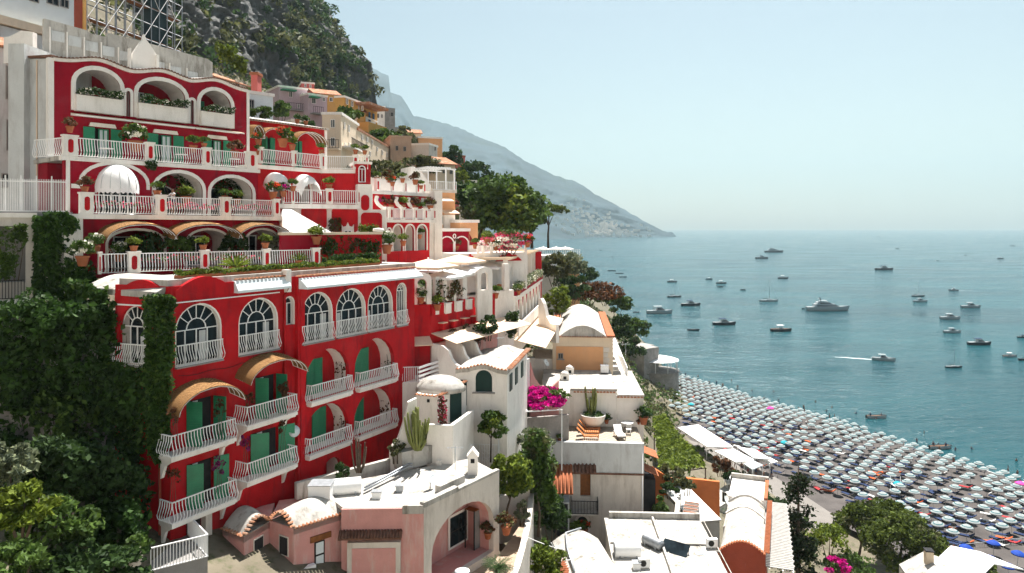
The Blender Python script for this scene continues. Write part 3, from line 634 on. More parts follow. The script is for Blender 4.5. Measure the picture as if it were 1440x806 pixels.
m = MB(); m.box(B3, a0-.75, a1+.1, -5, -.355, Z2-.25, Z2, ROOFW); m.box(B3, a0+.02, a1, -6, -2.4, Z3-.5, Z2-.26, DRED); m.build('building_core', H2)
for a, b in ((143, 243), (238, 335), (328, 404)):
    f = B3.off(.6); reed_awning(H2, B3, f.S(a), f.S(b), -.28, 44.35, 1.0, 1.5, .2, WOVEN)
    q = MB(); c0, c1 = f.S(a), f.S(b); c = (c0+c1)/2; h = (c1-c0)/2
    q.grid(lambda u, v: B3.W(c-(h+.045)*math.cos(math.pi*(.56+.4*u)), -.26+1.5*v, 44.35-.2*v+(1.0+.045)*math.sin(math.pi*(.56+.4*u))), 10, 3, STRIPE); q.build('awning_lining', H2)
# level 2 loggias
a0, a1 = B2.S(90), B2.S(364)
o2 = [arch(B2.S(a), B2.S(b), Z2, z, r) for a, b, z, r in ((216, 287, 48.6, 1.15), (294, 357, 48.5, 1.15))]
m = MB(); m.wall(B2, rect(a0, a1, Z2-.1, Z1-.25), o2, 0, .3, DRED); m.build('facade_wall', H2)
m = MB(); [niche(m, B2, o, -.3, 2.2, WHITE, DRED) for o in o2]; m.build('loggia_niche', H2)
m = MB(); [m.strip(B2, o, .22, -.02, .06, WHITE) for o in o2]
ob = arch(B2.S(113), B2.S(208), Z2+1.6, 48.85, 1.2); m.strip(B2, ob, .2, -.02, .06, WHITE); m.box(B2, B2.S(100), B2.S(113), -.02, .06, 47.25, 47.5, WHITE); m.box(B2, B2.S(98)-.2, B2.S(98), -.02, .06, Z2, 48.86, WHITE)
m.build('arch_trim', H2)
m = MB(); m.box(B2, a0-.15, a1+.05, -.35, .1, Z1-.26, Z1-.004, WHITE); m.build('terrace_edge', H2)
m = MB(); m.box(B2, a0-.15, a1, -6, -.355, Z1-.25, Z1, ROOFW); m.box(B2, a0+.02, a1, -6.5, -2.6, Z2-.1, Z1-.26, DRED); m.build('building_core', H2)
for o, k in zip(o2, (.3, .25)):
    c0, c1 = o[0][0], o[-1][0]; fan_window(H2, B2, c0+(c1-c0)*k, c0+(c1-c0)*(k+.45), Z2, Z2+2.0, -2.3, simple=True)
# bay window under the white scalloped dome awning
bc = (B2.S(137)+B2.S(190))/2; bw = (B2.S(190)-B2.S(137))/2; x, y, _ = B2.W(bc, 0, 0); ang = math.atan2(B2.ny, B2.nx)
def half(r, z, k=14): return [(x+r*math.cos(ang-math.pi/2+math.pi*i/k), y+r*math.sin(ang-math.pi/2+math.pi*i/k), z) for i in range(k+1)]
m = MB(); hs = half(bw*.92, Z2); hs2 = half(bw*.92, Z2+1.55)
for i in range(14): m.add([hs[i], hs[i+1], hs2[i+1], hs2[i]], [(0, 1, 2, 3)], GLASS)
for i in range(0, 15, 2): m.tube([hs[i], hs2[i]], .05, PAINT, 5)
m.tube(hs, .06, PAINT, 5); m.tube(hs2, .06, PAINT, 5); m.build('bay_window', H2)
m = MB(); rows = [[Vector(p) for p in half(bw*1.12*math.cos(t), Z2+1.55+1.5*math.sin(t), 28)] for t in [math.pi/2*j/9 for j in range(10)]]
vs = [p for r in rows for p in r]; m.add(vs, [(j*29+i, j*29+i+1, (j+1)*29+i+1, (j+1)*29+i) for j in range(9) for i in range(28)], CANVAS, True); [m.tube([r[i]*1.0+(r[i]-Vector((x, y, r[i].z)))*.012 for r in rows], .018, GREYW, 4) for i in range(0, 29, 4)]
sk_ = [Vector(p)-Vector((0, 0, .2+.1*abs(math.sin(i*math.pi/2)))) for i, p in enumerate(half(bw*1.13, Z2+1.55, 28))]
m.add(rows[0]+sk_, [(i, i+1, 30+i, 29+i) for i in range(28)], CANVAS); m.build('dome_awning', H2)
# level 1: green shuttered windows, planters, scalloped loggias
a0, a1 = B1.S(75), B1.S(347); SP = [(103, 172, 55.02), (191, 263, 54.98), (279, 327, 54.9)]
roof = []
for i in range(61):
    s = a0+(a1-a0)*i/60; c = [(B1.S(a)+B1.S(b))/2 for a, b, _ in SP]; h = max(math.exp(-((s-q)/(1.35))**2) for q in c)
    roof.append((s, ZR-.32+.42*h))
lg = [arch(B1.S(a), B1.S(b), 52.2, z, 1.1) for a, b, z in SP]; sl = [arch(B1.S(a), B1.S(b), 52.2, z) for a, b, z in ((175, 185, 53.95), (265.5, 274, 53.95))]
ww = [(133, 155, 49.15, 51.25), (222, 243, 49.15, 51.25), (297, 313, 49.15, 51.25)]; wh = [rect(B1.S(a), B1.S(b), c, d) for a, b, c, d in ww]
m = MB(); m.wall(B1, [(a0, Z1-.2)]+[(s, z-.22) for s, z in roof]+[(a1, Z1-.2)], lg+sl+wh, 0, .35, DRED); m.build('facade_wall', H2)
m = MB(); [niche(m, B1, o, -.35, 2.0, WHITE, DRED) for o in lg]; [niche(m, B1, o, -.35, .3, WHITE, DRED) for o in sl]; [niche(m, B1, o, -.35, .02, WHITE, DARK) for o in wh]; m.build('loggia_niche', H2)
m = MB()
for o in lg: m.strip(B1, o, .26, -.02, .07, WHITE)
for o in sl: m.strip(B1, o, .18, -.02, .075, WHITE)
m.build('arch_trim', H2)
for o, (a, b, z) in zip(lg, SP):
    c0, c1 = o[0][0], o[-1][0]; w_ = c1-c0
    shutter(H2, B1, c0+w_*.1, -2.3, 0, w_*.17, 52.3, 54.3); rect_window(H2, B1, c0+w_*.28, c0+w_*.45, 52.3, 54.3, -2.3, PALE, sill=False); shutter(H2, B1, c0+w_*.47, -2.3, 0, w_*.17, 52.3, 54.3)
    m = MB(); f = B1.off(.3); p0, p1 = f.S(a+4), f.S(b+1); m.box(B1, p0, p1, .0, .38, 52.15, 53.15, WHITE); m.box(B1, p0+.08, p1-.08, .06, .3, 53.152, 53.2, BARK); m.build('planter_box', H2)
    awning_bar(H2, B1, p0-.2, p1+.6, .02, 51.85, .75)
for o, (a, b, c, d) in zip(wh, ww):
    c0, c1 = o[0][0], o[-1][0]; wd = c1-c0
    rect_window(H2, B1, c0+wd*.3, c1-wd*.05, c, d-.03, -.15, GREEN, PALE, False)
    shutter(H2, B1, c0-wd*.72, .06, 0, wd*.7, c, d); shutter(H2, B1, c1+wd*.02, .06, 0, wd*.7, c, d)
    m = MB(); m.prism(B1, [(c0-.35, d+.06), (c1+.35, d+.06), (c1+.25, d+.3), (c0-.25, d+.3)], -.01, .1, WHITE); m.build('lintel', H2)
m = MB(); m.strip(B1, [(s, z-.12) for s, z in roof], .2, -1, .16, WHITE); m.box(B1, a0-.28, a0+.02, -.36, .05, Z1-.2, 55.2, WHITE); m.box(B1, a1-.02, a1+.2, -.36, .05, Z1-.2, 55.1, WHITE); m.build('roof_cornice', H2)
m = MB(); m.add([B1.W(s, n, z+(.02 if n > -1 else .5)) for s, z in roof for n in (.22, -3.5)], [(2*i, 2*i+2, 2*i+3, 2*i+1) for i in range(60)], ROOFW, True); m.build('roof', H2)
m = MB(); tile_edge(m, B1, [(s, z-.02) for s, z in roof], -.1, .3, TILED, .22, .09); m.build('roof_tiles', H2)
m = MB(); m.box(B1, a0+.02, a1, -7, -2.5, Z1-.2, ZR-.1, DRED); m.build('building_core', H2)
# left end: pale concrete tower and gable
E = Fr((17-720)/F*43.5, 43.6, 1, -.03); eL = E.S(76)
m = MB(); m.box(E, E.S(20), E.S(42), -6, .5, 44.5, 56.1, GREYW); m.box(E, E.S(41), eL+.25, -6, 0, 44.5, 55.3, GREYW); m.box(E, E.S(52), E.S(53), 0, .08, 45, 55.2, BEIGE); m.build('stair_tower', H2)
m = MB(); m.prism(E, [(E.S(38), 55.32), (eL, 55.32), (eL, 55.5), (E.S(38), 55.42)], -5, .2, TILED); m.build('tower_coping', H2)
for (p0, p1, yt) in ((16, 30, 24),): m = MB(); f = E.off(-2); m.prism(f, [(f.S(5), 55.5), (f.S(5), 57.2), (f.S(12), 57.2), (f.S(30), 57.6), (f.S(46), 57.5), (f.S(46), 55.5)], -.4, .0, WHITE); m.build('roof_parapet', H2)
# pale stepped parapets and pinnacle on the roof
f = B1.off(-3.2); g = lambda px, py: (f.S(px), f.Z(px, py))
m = MB(); zb = 55.2
m.prism(f, [(g(62, 0)[0], zb), g(62, 26), g(120, 42), g(131, 48), (g(150, 52)), (g(151, 0)[0], zb)], -.3, 0, ROOFW); m.prism(f, [(g(151, 0)[0], zb), g(151, 46), g(195, 57), g(228, 66), g(292, 83), g(299, 88), (g(299, 0)[0], zb)], -.3, 0.003, ROOFW)
m.build('roof_parapet', H2)
m = MB()
for i in range(9):
    px = 72+i*24; z1_ = f.Z(px+8, 34+i*7.2+8); s_ = f.S(px); m.box(f, s_, s_+.75, .0, .05, z1_-.75, z1_-.1, GREYW)
    m.box(f, s_-.12, s_-.04, .0, .07, 55.2, z1_+.1, WHITE)
m.build('parapet_panels', H2)
m = MB(); f2 = f.off(.5); q = lambda px, py: (f2.S(px), f2.Z(px, py)); m.prism(f2, [(q(186, 0)[0], 55), q(186, 76), q(196, 62), q(201, 56), q(203, 48), q(206, 56), q(212, 64), q(222, 80), (q(222, 0)[0], 55)], -.3, 0, WHITE)
m.box(f2, q(181, 0)[0], q(183, 0)[0], -.2, .2, 55, f2.Z(182, 68), WHITE); m.box(f2, q(218, 0)[0], q(221, 0)[0], .01, .3, 55, f2.Z(220, 78), WHITE); m.build('roof_gable', H2)
# balustrades
S = lambda f, L: [(f.S(a), f.S(b)) for a, b in L]
f = B2.off(-.05); balustrade(H2, f, S(f, [(88, 108), (205, 215.5), (286, 295.5), (346, 361)]), 0, Z1)
f = B3.off(-.05); balustrade(H2, f, S(f, [(112, 130), (220, 233), (311, 323), (384, 392)]), 0, Z2)
TB = fpx(140, 39.3, 452, 47.5)
balustrade(H1, TB, S(TB, [(138, 142), (180, 196.5), (282, 293), (370, 379), (439, 449)]), 0, 42.38, panels=1)
m = MB(); rail_path(m, [B2.W(B2.S(88), -.1, 0)[:2], B2.W(B2.S(72), -2.6, 0)[:2]][::-1], Z1, 1.0, .12, .17); m.build('railing', H2)
# swooping end wall beside the terrace
f = B2.off(.02); m = MB(); m.prism(f, [(f.S(363), Z2-.05), (f.S(363), 48.75), (f.S(366), 48.7), (f.S(370), 47.9), (f.S(378), 47.45), (f.S(388), 47.2), (f.S(395), 47.15), (f.S(395), Z2-.05)], -.25, 0, RED); m.build('swoop_wall', H2)
# ================= STEPPED HOTEL WINGS, UPHILL HOUSES =================
def wins(par, f, L, frame=WHITE, glass=None, shut=None, sill=False, n=0.02):
    for x0, y0, x1, y1 in L:
        a0, a1 = f.S(x0), f.S(x1); c = (x0+x1)/2; z1, z0 = f.Z(c, y0), f.Z(c, y1)
        rect_window(par, f, a0, a1, z0, z1, n+.06, frame, glass, sill)
        if shut:
            wd = (a1-a0)*.5; shutter(par, f, a0-.02, n+.07, 178, wd, z0, z1, shut, 1); shutter(par, f, a1+.02, n+.07, 178, wd, z0, z1, shut, -1)
def house(name, label, cat, f, px0, px1, z0, z1, dep, m, W=(), frame=WHITE, shut=None, roof='flat', side=None, sideW=(), coping=WHITE, sill=False):
    """block with its front on plane f between two pixel columns; side windows on the right-hand return"""
    a0, a1 = f.S(px0), f.S(px1); t = thing(name, label, cat, f.W((a0+a1)/2, 0, z0))
    b = MB(); b.box(f, a0, a1, -dep, 0, z0, z1, m); b.build('wall', t); r = MB()
    if roof == 'flat':
        r.box(f, a0-.12, a1+.12, -dep-.1, .12, z1+.003, z1+.3, coping)
    elif roof == 'parapet':
        for q in ((a0, a1, -.25, .03), (a0, a1, -dep, -dep+.25), (a0, a0+.25, -dep+.25, -.25), (a1-.25, a1+.02, -dep+.25, -.25)): r.box(f, *q, z1-.02, z1+.8, coping)
    elif roof == 'tile':
        r.add([f.W(a, n, z) for a in (a0-.3, a1+.3) for n, z in ((.35, z1-.05), (-dep/2, z1+dep*.2), (-dep-.3, z1-.05), (.35, z1+.1), (-dep/2, z1+dep*.2+.15), (-dep-.3, z1+.1))], [(0, 6, 7, 1), (1, 7, 8, 2), (3, 4, 10, 9), (4, 5, 11, 10), (0, 3, 9, 6), (0, 1, 4, 3), (1, 2, 5, 4), (6, 9, 10, 7), (7, 10, 11, 8), (2, 8, 11, 5)], TILE)
        tile_edge(r, f, [(a0-.2, z1), (a1+.2, z1)], .3, .42, TILE, .3, .12)
    elif roof == 'vault': r.barrel(f, a0-.1, a1+.1, -dep-.1, .12, z1+.003, .25*(a1-a0), 0, ROOFW)
    r.build('roof', t); wins(t, f, W, frame, None, shut, sill)
    if sideW: wins(t, f.side(a1), sideW, frame, None, shut, sill)
    return t
U = (.62, .785)
C1 = Fr((347-720)/F*54.5, 54.5, *U); H3 = thing('hotel_building', 'stepped middle wing of the crimson hotel with white curved canopies', 'hotel', C1.W(3, 0, 43))
a0, a1 = 0, C1.S(456)
dd = [rect(C1.S(a), C1.S(b), 49.6, 52.0) for a, b in ((368, 386), (414, 424))]
m = MB(); m.wall(C1, rect(a0, a1, 48.9, 53.2), dd, 0, .3, RED); m.box(C1, a0, a1, -5, -.4, 48.9, 53.1, DRED); m.build('facade_wall', H3)
m = MB(); m.add([C1.W(a, n, z) for a in (a0-.2, a1+.25) for n, z in ((.3, 53.15), (.3, 53.3), (-5, 54.3), (-5, 54.1))], [(0, 1, 2, 3), (4, 5, 6, 7), (0, 4, 5, 1), (1, 5, 6, 2), (2, 6, 7, 3), (0, 4, 7, 3)], ROOFW); m.box(C1, a1-.02, a1+.22, -5, .1, 48.9, 53.14, WHITE); m.build('roof', H3)
m = MB(); tile_edge(m, C1, [(a0, 53.2), (a1, 53.2)], .1, .36, TILED, .25, .09); m.build('roof_tiles', H3)
for a, b in ((368, 386), (414, 424)): door_leaf_pair(H3, C1, C1.S(a), C1.S(b), 49.6, 52.0, 0, (80, 20))
for a, b, dz in ((346, 364, 0), (360, 408, 0), (408, 451, 0)):
    f = C1.off(.6); c0, c1 = f.S(a), f.S(b); reed_awning(H3, C1, c0, c1, 0, 51.75, 1.05, 1.5, .15, WOVEN)
    q = MB(); c = (c0+c1)/2; h = (c1-c0)/2
    q.grid(lambda u, v: C1.W(c-(h+.045)*math.cos(math.pi*(.5+.46*u)), .02+1.5*v, 51.75-.15*v+1.1*math.sin(math.pi*(.5+.46*u))), 10, 3, STRIPE); q.build('awning_lining', H3)
# upper terrace with white canopied doors below it
C2 = Fr(*B2.W(B2.S(364), -.6, 0)[:2], *U); c2e = C2.S(452); X2, Y2, _ = C2.W(c2e, 0, 0)
C2R = Fr(X2, Y2, 1, .06); r_e = C2R.S(506)
ar = [arch(C2.S(a), C2.S(b), 46.7, 48.75, .9) for a, b in ((371, 397), (412, 437))]
m = MB(); m.wall(C2, rect(0, c2e, 45.6, 49.2), ar, 0, .25, RED); [niche(m, C2, o, -.25, 1.2, WHITE, RED) for o in ar]; m.build('facade_wall', H3)
m = MB(); m.box(C2R, 0.01, r_e, -4, 0, 45.6, 49.2, RED); m.build('front_wall', H3)
m = MB(); m.box(C2R, r_e-.25, r_e+.02, -.3, .05, 46.7, 49.2, WHITE); m.box(C2R, -.2, r_e+.05, -4, .12, 49.2, 49.5, WHITE); m.box(C2, -.3, c2e, -6, .12, 49.203, 49.5, WHITE); m.build('terrace_edge', H3)
for o in ar:
    c0, c1 = o[0][0], o[-1][0]; c = (c0+c1)/2; h = (c1-c0)/2*1.15; m = MB()
    shutter(H3, C2, c0+.2, -1.35, 0, (c1-c0)*.45, 46.75, 48.4)
    m.strip(C2, o, .16, -.02, .06, WHITE)
    m.grid(lambda u, v: C2.W(c-h*math.cos(math.pi*u), .05+1.2*math.sin(math.pi*.5*v), 47.75+1.25*math.sin(math.pi*u)-.0*v-.75*v*v+.06*math.sin(u*50)*v), 20, 6, CANVAS); m.build('curved_canopy', H3)
T2 = fpx(362, 50.4, 453, 55.2)
balustrade(H3, T2, [(T2.S(a), T2.S(b)) for a, b in ((363, 367), (411, 414), (450, 453))], 0.1, 49.5, .95, .12)
T2R = C2R.off(.1); balustrade(H3, T2R, [(0.05, .3), (T2R.S(497), T2R.S(504)), (T2R.S(515), T2R.S(518))], 0, 49.5, .95, .1)
# lower terrace: railing, white tent, framed red panels
T3 = fpx(396, 51.8, 505.5, 54.2)
m = MB(); m.box(T3, -.3, T3.S(506), -4.5, .1, 46.35, 46.68, WHITE); m.build('terrace_edge', H3)
balustrade(H3, T3, [(T3.S(a), T3.S(b)) for a, b in ((397, 399), (410, 414), (459, 467.5), (503, 505.5))], 0, 46.7, .95, .1)
C3 = fpx(398, 52.6, 545, 55.5); q = lambda x: C3.S(x)
m = MB(); m.box(C3, q(398), q(545), -3.5, -.3, 42.4, 46.34, WHITE); m.box(C3, q(504), q(524), -3, -.25, 46.341, 48.3, WHITE); m.build('front_wall', H3)
for x0, y0, x1, y1 in ((424, 291, 460, 322), (467, 292.5, 504, 327), (508.5, 274, 520, 296), (508.5, 299, 538, 326)):
    c = (x0+x1)/2; m = MB(); m.prism(C3, rrect(q(x0), q(x1), C3.Z(c, y1), C3.Z(c, y0), .3), -.31, -.2, RED); m.build('panel', H3)
m = MB(); m.box(C3, q(503.5), q(524), -3, -.8, 48.3, 49.9, RED); m.box(C3, q(501), q(526), -3.2, -.7, 49.9, 50.1, WHITE); m.build('stair_block', H3)
fan_window(H3, C3.off(-.75), q(507), q(516), 48.5, 49.75, 0, simple=True, bars=2)
m = MB(); f = C3.off(-.2); m.prism(f, [(q(481), 43.6), (q(481), 45.15), (q(483), 45.0), (q(487), 45.05), (q(489.5), 45.35), (q(492), 45.05), (q(496), 45.0), (q(498), 45.2), (q(498), 43.6)], 0, .08, WHITE); m.build('window_surround', H3)
rect_window(H3, f, q(484), q(495), 43.6, 44.75, .13, sill=False)
tn = thing('garden_pavilion', 'white pyramid roofed pavilion with arched sides in front of the red wing', 'pavilion', P(430, 327, 50.5)); f = fpx(398, 48.8, 461, 50.4); w0, w1 = f.S(400), f.S(459)
m = MB(); cx, cz = (w0+w1)/2-.3, 46.25
m.add([f.W(w0-.15, .1, 44.6), f.W(w1+.35, .1, 44.6), f.W(w1+.35, -3.2, 44.6), f.W(w0-.15, -3.2, 44.6), f.W(cx-.9, -1.6, cz), f.W(cx-.3, -1.6, cz)], [(0, 1, 5, 4), (1, 2, 5), (2, 3, 4, 5), (3, 0, 4)], CANVAS); m.build('roof', tn)
for a in (w0+.05, (w0+w1)/2-.4, w1-.15): m = MB(); m.tube([f.W(a, 0, 42.7), f.W(a, 0, 44.6)], .07, PAINT, 6); m.build('post', tn)
m = MB(); hs = [arch(a, b, 42.8, 44.5, .5) for a, b in ((w0+.1, (w0+w1)/2-.45), ((w0+w1)/2-.35, w1-.2))]; m.wall(f, rect(w0, w1, 44.15, 44.58), [[(a, max(z, 44.16)) for a, z in o[1:-1]] for o in hs], 0.05, .06, PAINT); m.build('arched_fringe', tn)
m = MB(); m.box(f, w0, w1, -3.3, -3.2, 42.5, 44.5, DARK); m.build('rear_screen', tn)
# ivy covered red garden wall of the terrace
G1 = fpx(447, 48.0, 537, 51.4); t = thing('garden_wall', 'low red garden wall with a pale coping and trailing ivy on the hotel terrace', 'wall', G1.W(2, 0, 42))
m = MB(); m.box(G1, 0, G1.S(537), -.4, 0, 42.36, 44.45, RED); m.build('wall', t); m = MB(); m.box(G1, -2.6, G1.S(538), -.5, .08, 44.453, 44.62, CREAM); m.lathe(G1.W(G1.S(534), -.2, 44.62), [(.35, 0), (.42, .12), (.36, .26), (.0, .3)], WHITE, 10); m.build('coping', t)
m = MB(); m.box(G1, -2.6, 0, -.3, -.1, 42.36, 44.45, DRED); m.build('wall', t)
# right wing: stepped terraces
D4 = fpx(541, 57, 604, 61.3); H4 = thing('hotel_building', 'red and white stepped end wing of the hotel with scroll brackets and slim white arches', 'hotel', D4.W(3, 0, 42.5)); q = lambda x: D4.S(x)
ar = [arch(q(a), q(b), 43.0, z) for a, b, z in ((544, 550, 44.9), (552, 567, 45.2), (569.5, 583, 45.2), (586, 600.5, 45.2))]
m = MB(); m.wall(D4, rect(q(541), q(604), 42, 45.35), ar, 0, .25, RED); m.box(D4, q(541), q(604), -5, -1.6, 42, 45.3, WHITE); [niche(m, D4, o, -.25, 1.2, WHITE, GREYW) for o in ar]; m.build('facade_wall', H4)
m = MB(); [m.strip(D4, o, .12, -.02, .05, WHITE) for o in ar]; m.box(D4, q(541), q(543.5), -.2, .04, 42, 45.35, WHITE); m.build('arch_trim', H4)
m = MB(); m.box(D4, q(538), q(612), -5, .15, 45.35, 45.6, WHITE); m.build('terrace_edge', H4)
balustrade(H4, D4, [(q(a), q(b)) for a, b in ((541, 543), (547, 551), (565, 568), (582, 585), (596, 599), (608, 611))], 0, 45.6, .8, 0, .12)
m = MB(); f = D4.off(-1.7)
m.box(f, f.S(523), f.S(612), -4, 0, 45.5, 47.7, RED); m.box(f, f.S(518), f.S(614), -4, .1, 47.7, 47.95, WHITE); m.box(f, f.S(518), f.S(523.5), -4, .04, 45.5, 47.697, WHITE); m.build('upper_wall', H4)
for x in (525, 553, 570, 590, 596):
    m = MB(); s0 = f.S(x); m.strip(f, [(s0, 47.5), (s0-.12, 47.15), (s0+.1, 46.85), (s0+.55, 46.6), (s0+.85, 46.3)], .2, .3, .55, WHITE); m.build('scroll_bracket', H4)
f2 = D4.off(-2.6); m = MB(); m.box(f2, f2.S(528), f2.S(605), -3, -1.2, 47.5, 49.2, WHITE); m.build('roof_block', H4)
balustrade(H4, f2, [(f2.S(a), f2.S(b)) for a, b in ((528, 532), (550, 552), (568, 570), (585, 588), (594, 597))], 0, 47.96, .9, 0, .12)
m = MB(); f = fpx(602, 62.5, 624, 63.5); m.box(f, f.S(611), f.S(622), -4, 0, 42, 48.2, WHITE); m.box(f, f.S(602), f.S(611), -4, -.1, 42, 47.0, WHITE); m.build('end_wall', H4)
m = MB(); f = fpx(575, 66, 606, 67); m.prism(f, [(f.S(578), 47), (f.S(578), 50.6), (f.S(584), 50.6), (f.S(584), 50.2), (f.S(592), 50.2), (f.S(606), 48.9), (f.S(606), 47)], -3, 0, WHITE); m.build('stair_tower', H4)
# pergola and yellow house
f = fpx(600, 71, 642, 73); t = thing('pergola', 'white slatted pergola on a terrace above the yellow house', 'pergola', f.W(1.5, 0, 49))
m = MB(); [m.box(f, f.S(601)+i*.32, f.S(601)+i*.32+.08, -3, .1, 50.95, 51.05, PAINT) for i in range(9)]; m.box(f, f.S(600), f.S(641), -.05, .05, 50.8, 50.94, PAINT); m.box(f, f.S(600), f.S(641), -3, -2.9, 50.8, 50.94, PAINT); m.build('roof_slats', t)
for x in (602, 614, 627, 639): m = MB(); m.box(f, f.S(x)-.06, f.S(x)+.06, -.06, .06, 48.75, 50.8, PAINT); m.build('post', t)
m = MB(); railing(m, f, f.S(600), f.S(641), .1, 48.75, .8, 0, .2); m.build('railing', t)
f = fpx(598, 70, 646, 72); t = house('townhouse', 'pale yellow house with little canopies beside the leafy tree', 'house', f, 598, 640, 42, 48.4, 5, PEACH, [(617, 303, 623, 316)], roof='flat', coping=OLDW, sideW=())
m = MB(); m.box(f, f.S(598), f.S(607), -.1, .15, 42, 48.8, CREAM); m.box(f, f.S(600), f.S(604), .15, .3, 46.6, 48.2, WHITE); m.build('chimney_wall', t)
for x0, x1, y in ((608, 632, 283), (618, 640, 300)): m = MB(); z = f.Z(620, y); m.add([f.W(a, n, zz) for a in (f.S(x0), f.S(x1)) for n, zz in ((0, z+.35), (1.1, z), (1.1, z-.05), (0, z+.28))], [(0, 1, 2, 3), (4, 5, 6, 7), (0, 4, 5, 1), (3, 2, 6, 7), (1, 5, 6, 2)], BEIGE); m.build('canopy', t)
m = MB(); b = f.off(.3); m.box(b, b.S(625), b.S(640), -.4, 0, 44.3, 46.2, WHITE); m.build('balcony', t)
f = fpx(640, 69.5, 674, 71.5); house('annex', 'low peach annex with a pointed white chimney below the big tree', 'house', f, 647, 672, 42, 45.4, 4, PEACH, roof='flat')
# red double arched terrace house
f = fpx(615, 68, 682, 70); t = house('terrace_house', 'small crimson house with two white arches and an oval vent', 'house', f, 617, 659.5, 41, 44.55, 4, DRED, roof='flat')
for a, b in ((619, 638), (639.5, 658.5)): m = MB(); m.strip(f, arch(f.S(a), f.S(b), 42.3, 44.05, .65), .12, .0, .06, WHITE); m.build('arch_trim', t)
m = MB(); m.strip(f, [(f.S(638.7)+.13*math.cos(2*math.pi*i/12), 44.1+.2*math.sin(2*math.pi*i/12)) for i in range(13)], .09, .06, .1, WHITE); m.build('vent', t)
m = MB(); m.box(f, f.S(614), f.S(617), -4, .08, 41, 44.8, WHITE); m.build('corner_pier', t)
f = fpx(660, 69, 690, 70); m = MB(); m.box(f, f.S(660), f.S(690), -3, 0, 41, 43.6, WHITE); m.prism(f, [(f.S(660), 43.2), (f.S(660), 44.3), (f.S(664), 43.8), (f.S(671), 43.65), (f.S(671), 43.2)], .0, .06, DRED); m.build('corner_wall', t)
# flower terrace parapet with red gable panels
f = fpx(676, 65.5, 742, 69); t = thing('terrace_wall', 'white flower terrace parapet with red scalloped gable panels', 'wall', f.W(2, 0, 41)); m = MB(); m.box(f, f.S(650), f.S(742), -4, -.1, 39, 42.55, WHITE); m.build('wall', t)
for a, b in ((655, 668), (697, 734)):
    c0, c1 = f.S(a), f.S(b); c = (c0+c1)/2; w_ = c1-c0; m = MB(); m.prism(f, [(c0, 41.75), (c1, 41.75), (c1-w_*.1, 42.0), (c+w_*.25, 42.35), (c+w_*.12, 42.3), (c, 42.55), (c-w_*.12, 42.3), (c-w_*.25, 42.35), (c0+w_*.1, 42.0)], -.1, .03, RED); p_ = m.build('gable_panel', t)
    m = MB(); m.strip(f, [(c+.3*math.cos(2*math.pi*i/12), 42.0+.14*math.sin(2*math.pi*i/12)) for i in range(13)], .08, .03, .07, WHITE); m.build('ring', p_)
m = MB(); [m.box(f, f.S(x), f.S(x)+.2, -.1, .1, 42.56, 43.2, WHITE) for x in (671, 678, 690, 738)]; m.build('pier', t)
# ---- houses uphill
f = fpx(345, 66, 386, 68); house('townhouse', 'white house with dark windows at the right end of the wavy tiled roof', 'house', f, 346, 384, 48, 57.4, 6, PALE, [(349, 140, 357, 157), (366, 149, 376, 162)], frame=GREYC)
f = fpx(453, 80, 479.5, 80); t = house('corner_house', 'cream corner house with white framed windows and an iron balcony', 'house', f, 453, 479.5, 48, 57.6, 9, CREAM, [(465, 168, 471.5, 180), (465, 193.5, 471.5, 206)])
sf = f.side(f.S(479.5)); wins(t, sf, [(483, 172, 484.5, 182), (489, 176, 491, 186), (483.5, 201, 485.5, 210), (490, 201, 492, 210)]); m = MB(); m.box(sf, .5, 8, 0, 1.2, 54.0, 54.2, WHITE); railing(m, sf, .5, 8, 1.1, 54.2, .9, 0, .3, IRON); m.build('balcony', t)
m = MB(); m.box(f, f.S(462), f.S(479), 0, 1, 53.6, 53.75, CREAM); railing(m, f, f.S(462), f.S(479), .95, 53.75, .9, 0, .3, IRON); m.build('balcony', t)
f = Fr((502-720)/F*88, 88, .02, 1); house('long_house', 'long pale house with a red tiled eave running back along the slope', 'house', f, 502.5, 559, 47, 57.0, 7, CREAM, [(x, y, x+w_, y+h) for x, y, w_, h in ((508, 190, 2, 7), (515, 193, 2, 7), (522, 197, 2, 6), (529, 207, 1.6, 6), (536, 211, 1.6, 7), (543, 214, 1.6, 7), (550, 217, 1.5, 8), (555, 220, 1.3, 7), (519, 213, 1.7, 8))], roof='flat', coping=TILE)
f = fpx(380, 116, 462, 122); t = house('terraced_house', 'lilac terraced house with green awnings under the cliff', 'house', f, 392, 432, 56, 68, 8, LILAC, [(406, 128, 411, 137), (424, 131, 429, 143), (418, 147, 421, 152)]); m = MB(); m.box(f, f.S(398), f.S(431), 0, 1.2, 64.2, 64.4, GREYC); railing(m, f, f.S(398), f.S(431), 1.1, 64.4, 1, 0, .35, IRON); m.build('balcony', t); m = MB(); m.box(f, f.S(394), f.S(414), 0, 1.2, 67.4, 67.6, GREEN); m.build('awning', t)
f = fpx(430, 117, 462, 120); t = house('terraced_house', 'lilac house with a small iron balcony beside the ochre villa', 'house', f, 433, 460, 56, 66.8, 8, LILAC, [(438, 134, 444, 146), (453, 137, 457, 143)]); m = MB(); m.box(f, f.S(436), f.S(450), 0, 1.2, 63.6, 63.8, GREYC); railing(m, f, f.S(436), f.S(450), 1.1, 63.8, 1, 0, .35, IRON); m.build('balcony', t); m = MB(); m.box(f, f.S(434), f.S(446), 0, 1.1, 66.3, 66.5, GREEN); m.build('awning', t)
f = fpx(440, 128, 486, 131); house('villa', 'small ochre house with a terracotta roof directly under the cliff', 'house', f, 442, 478, 60, 69, 7, OCHRE, [(463, 137, 468, 143)], roof='tile')
f = fpx(471, 112, 484, 111.6); t = house('villa', 'bright ochre villa with arched loggias and white windows', 'villa', f, 471, 484, 52, 65.3, 12, OCHRE, [])
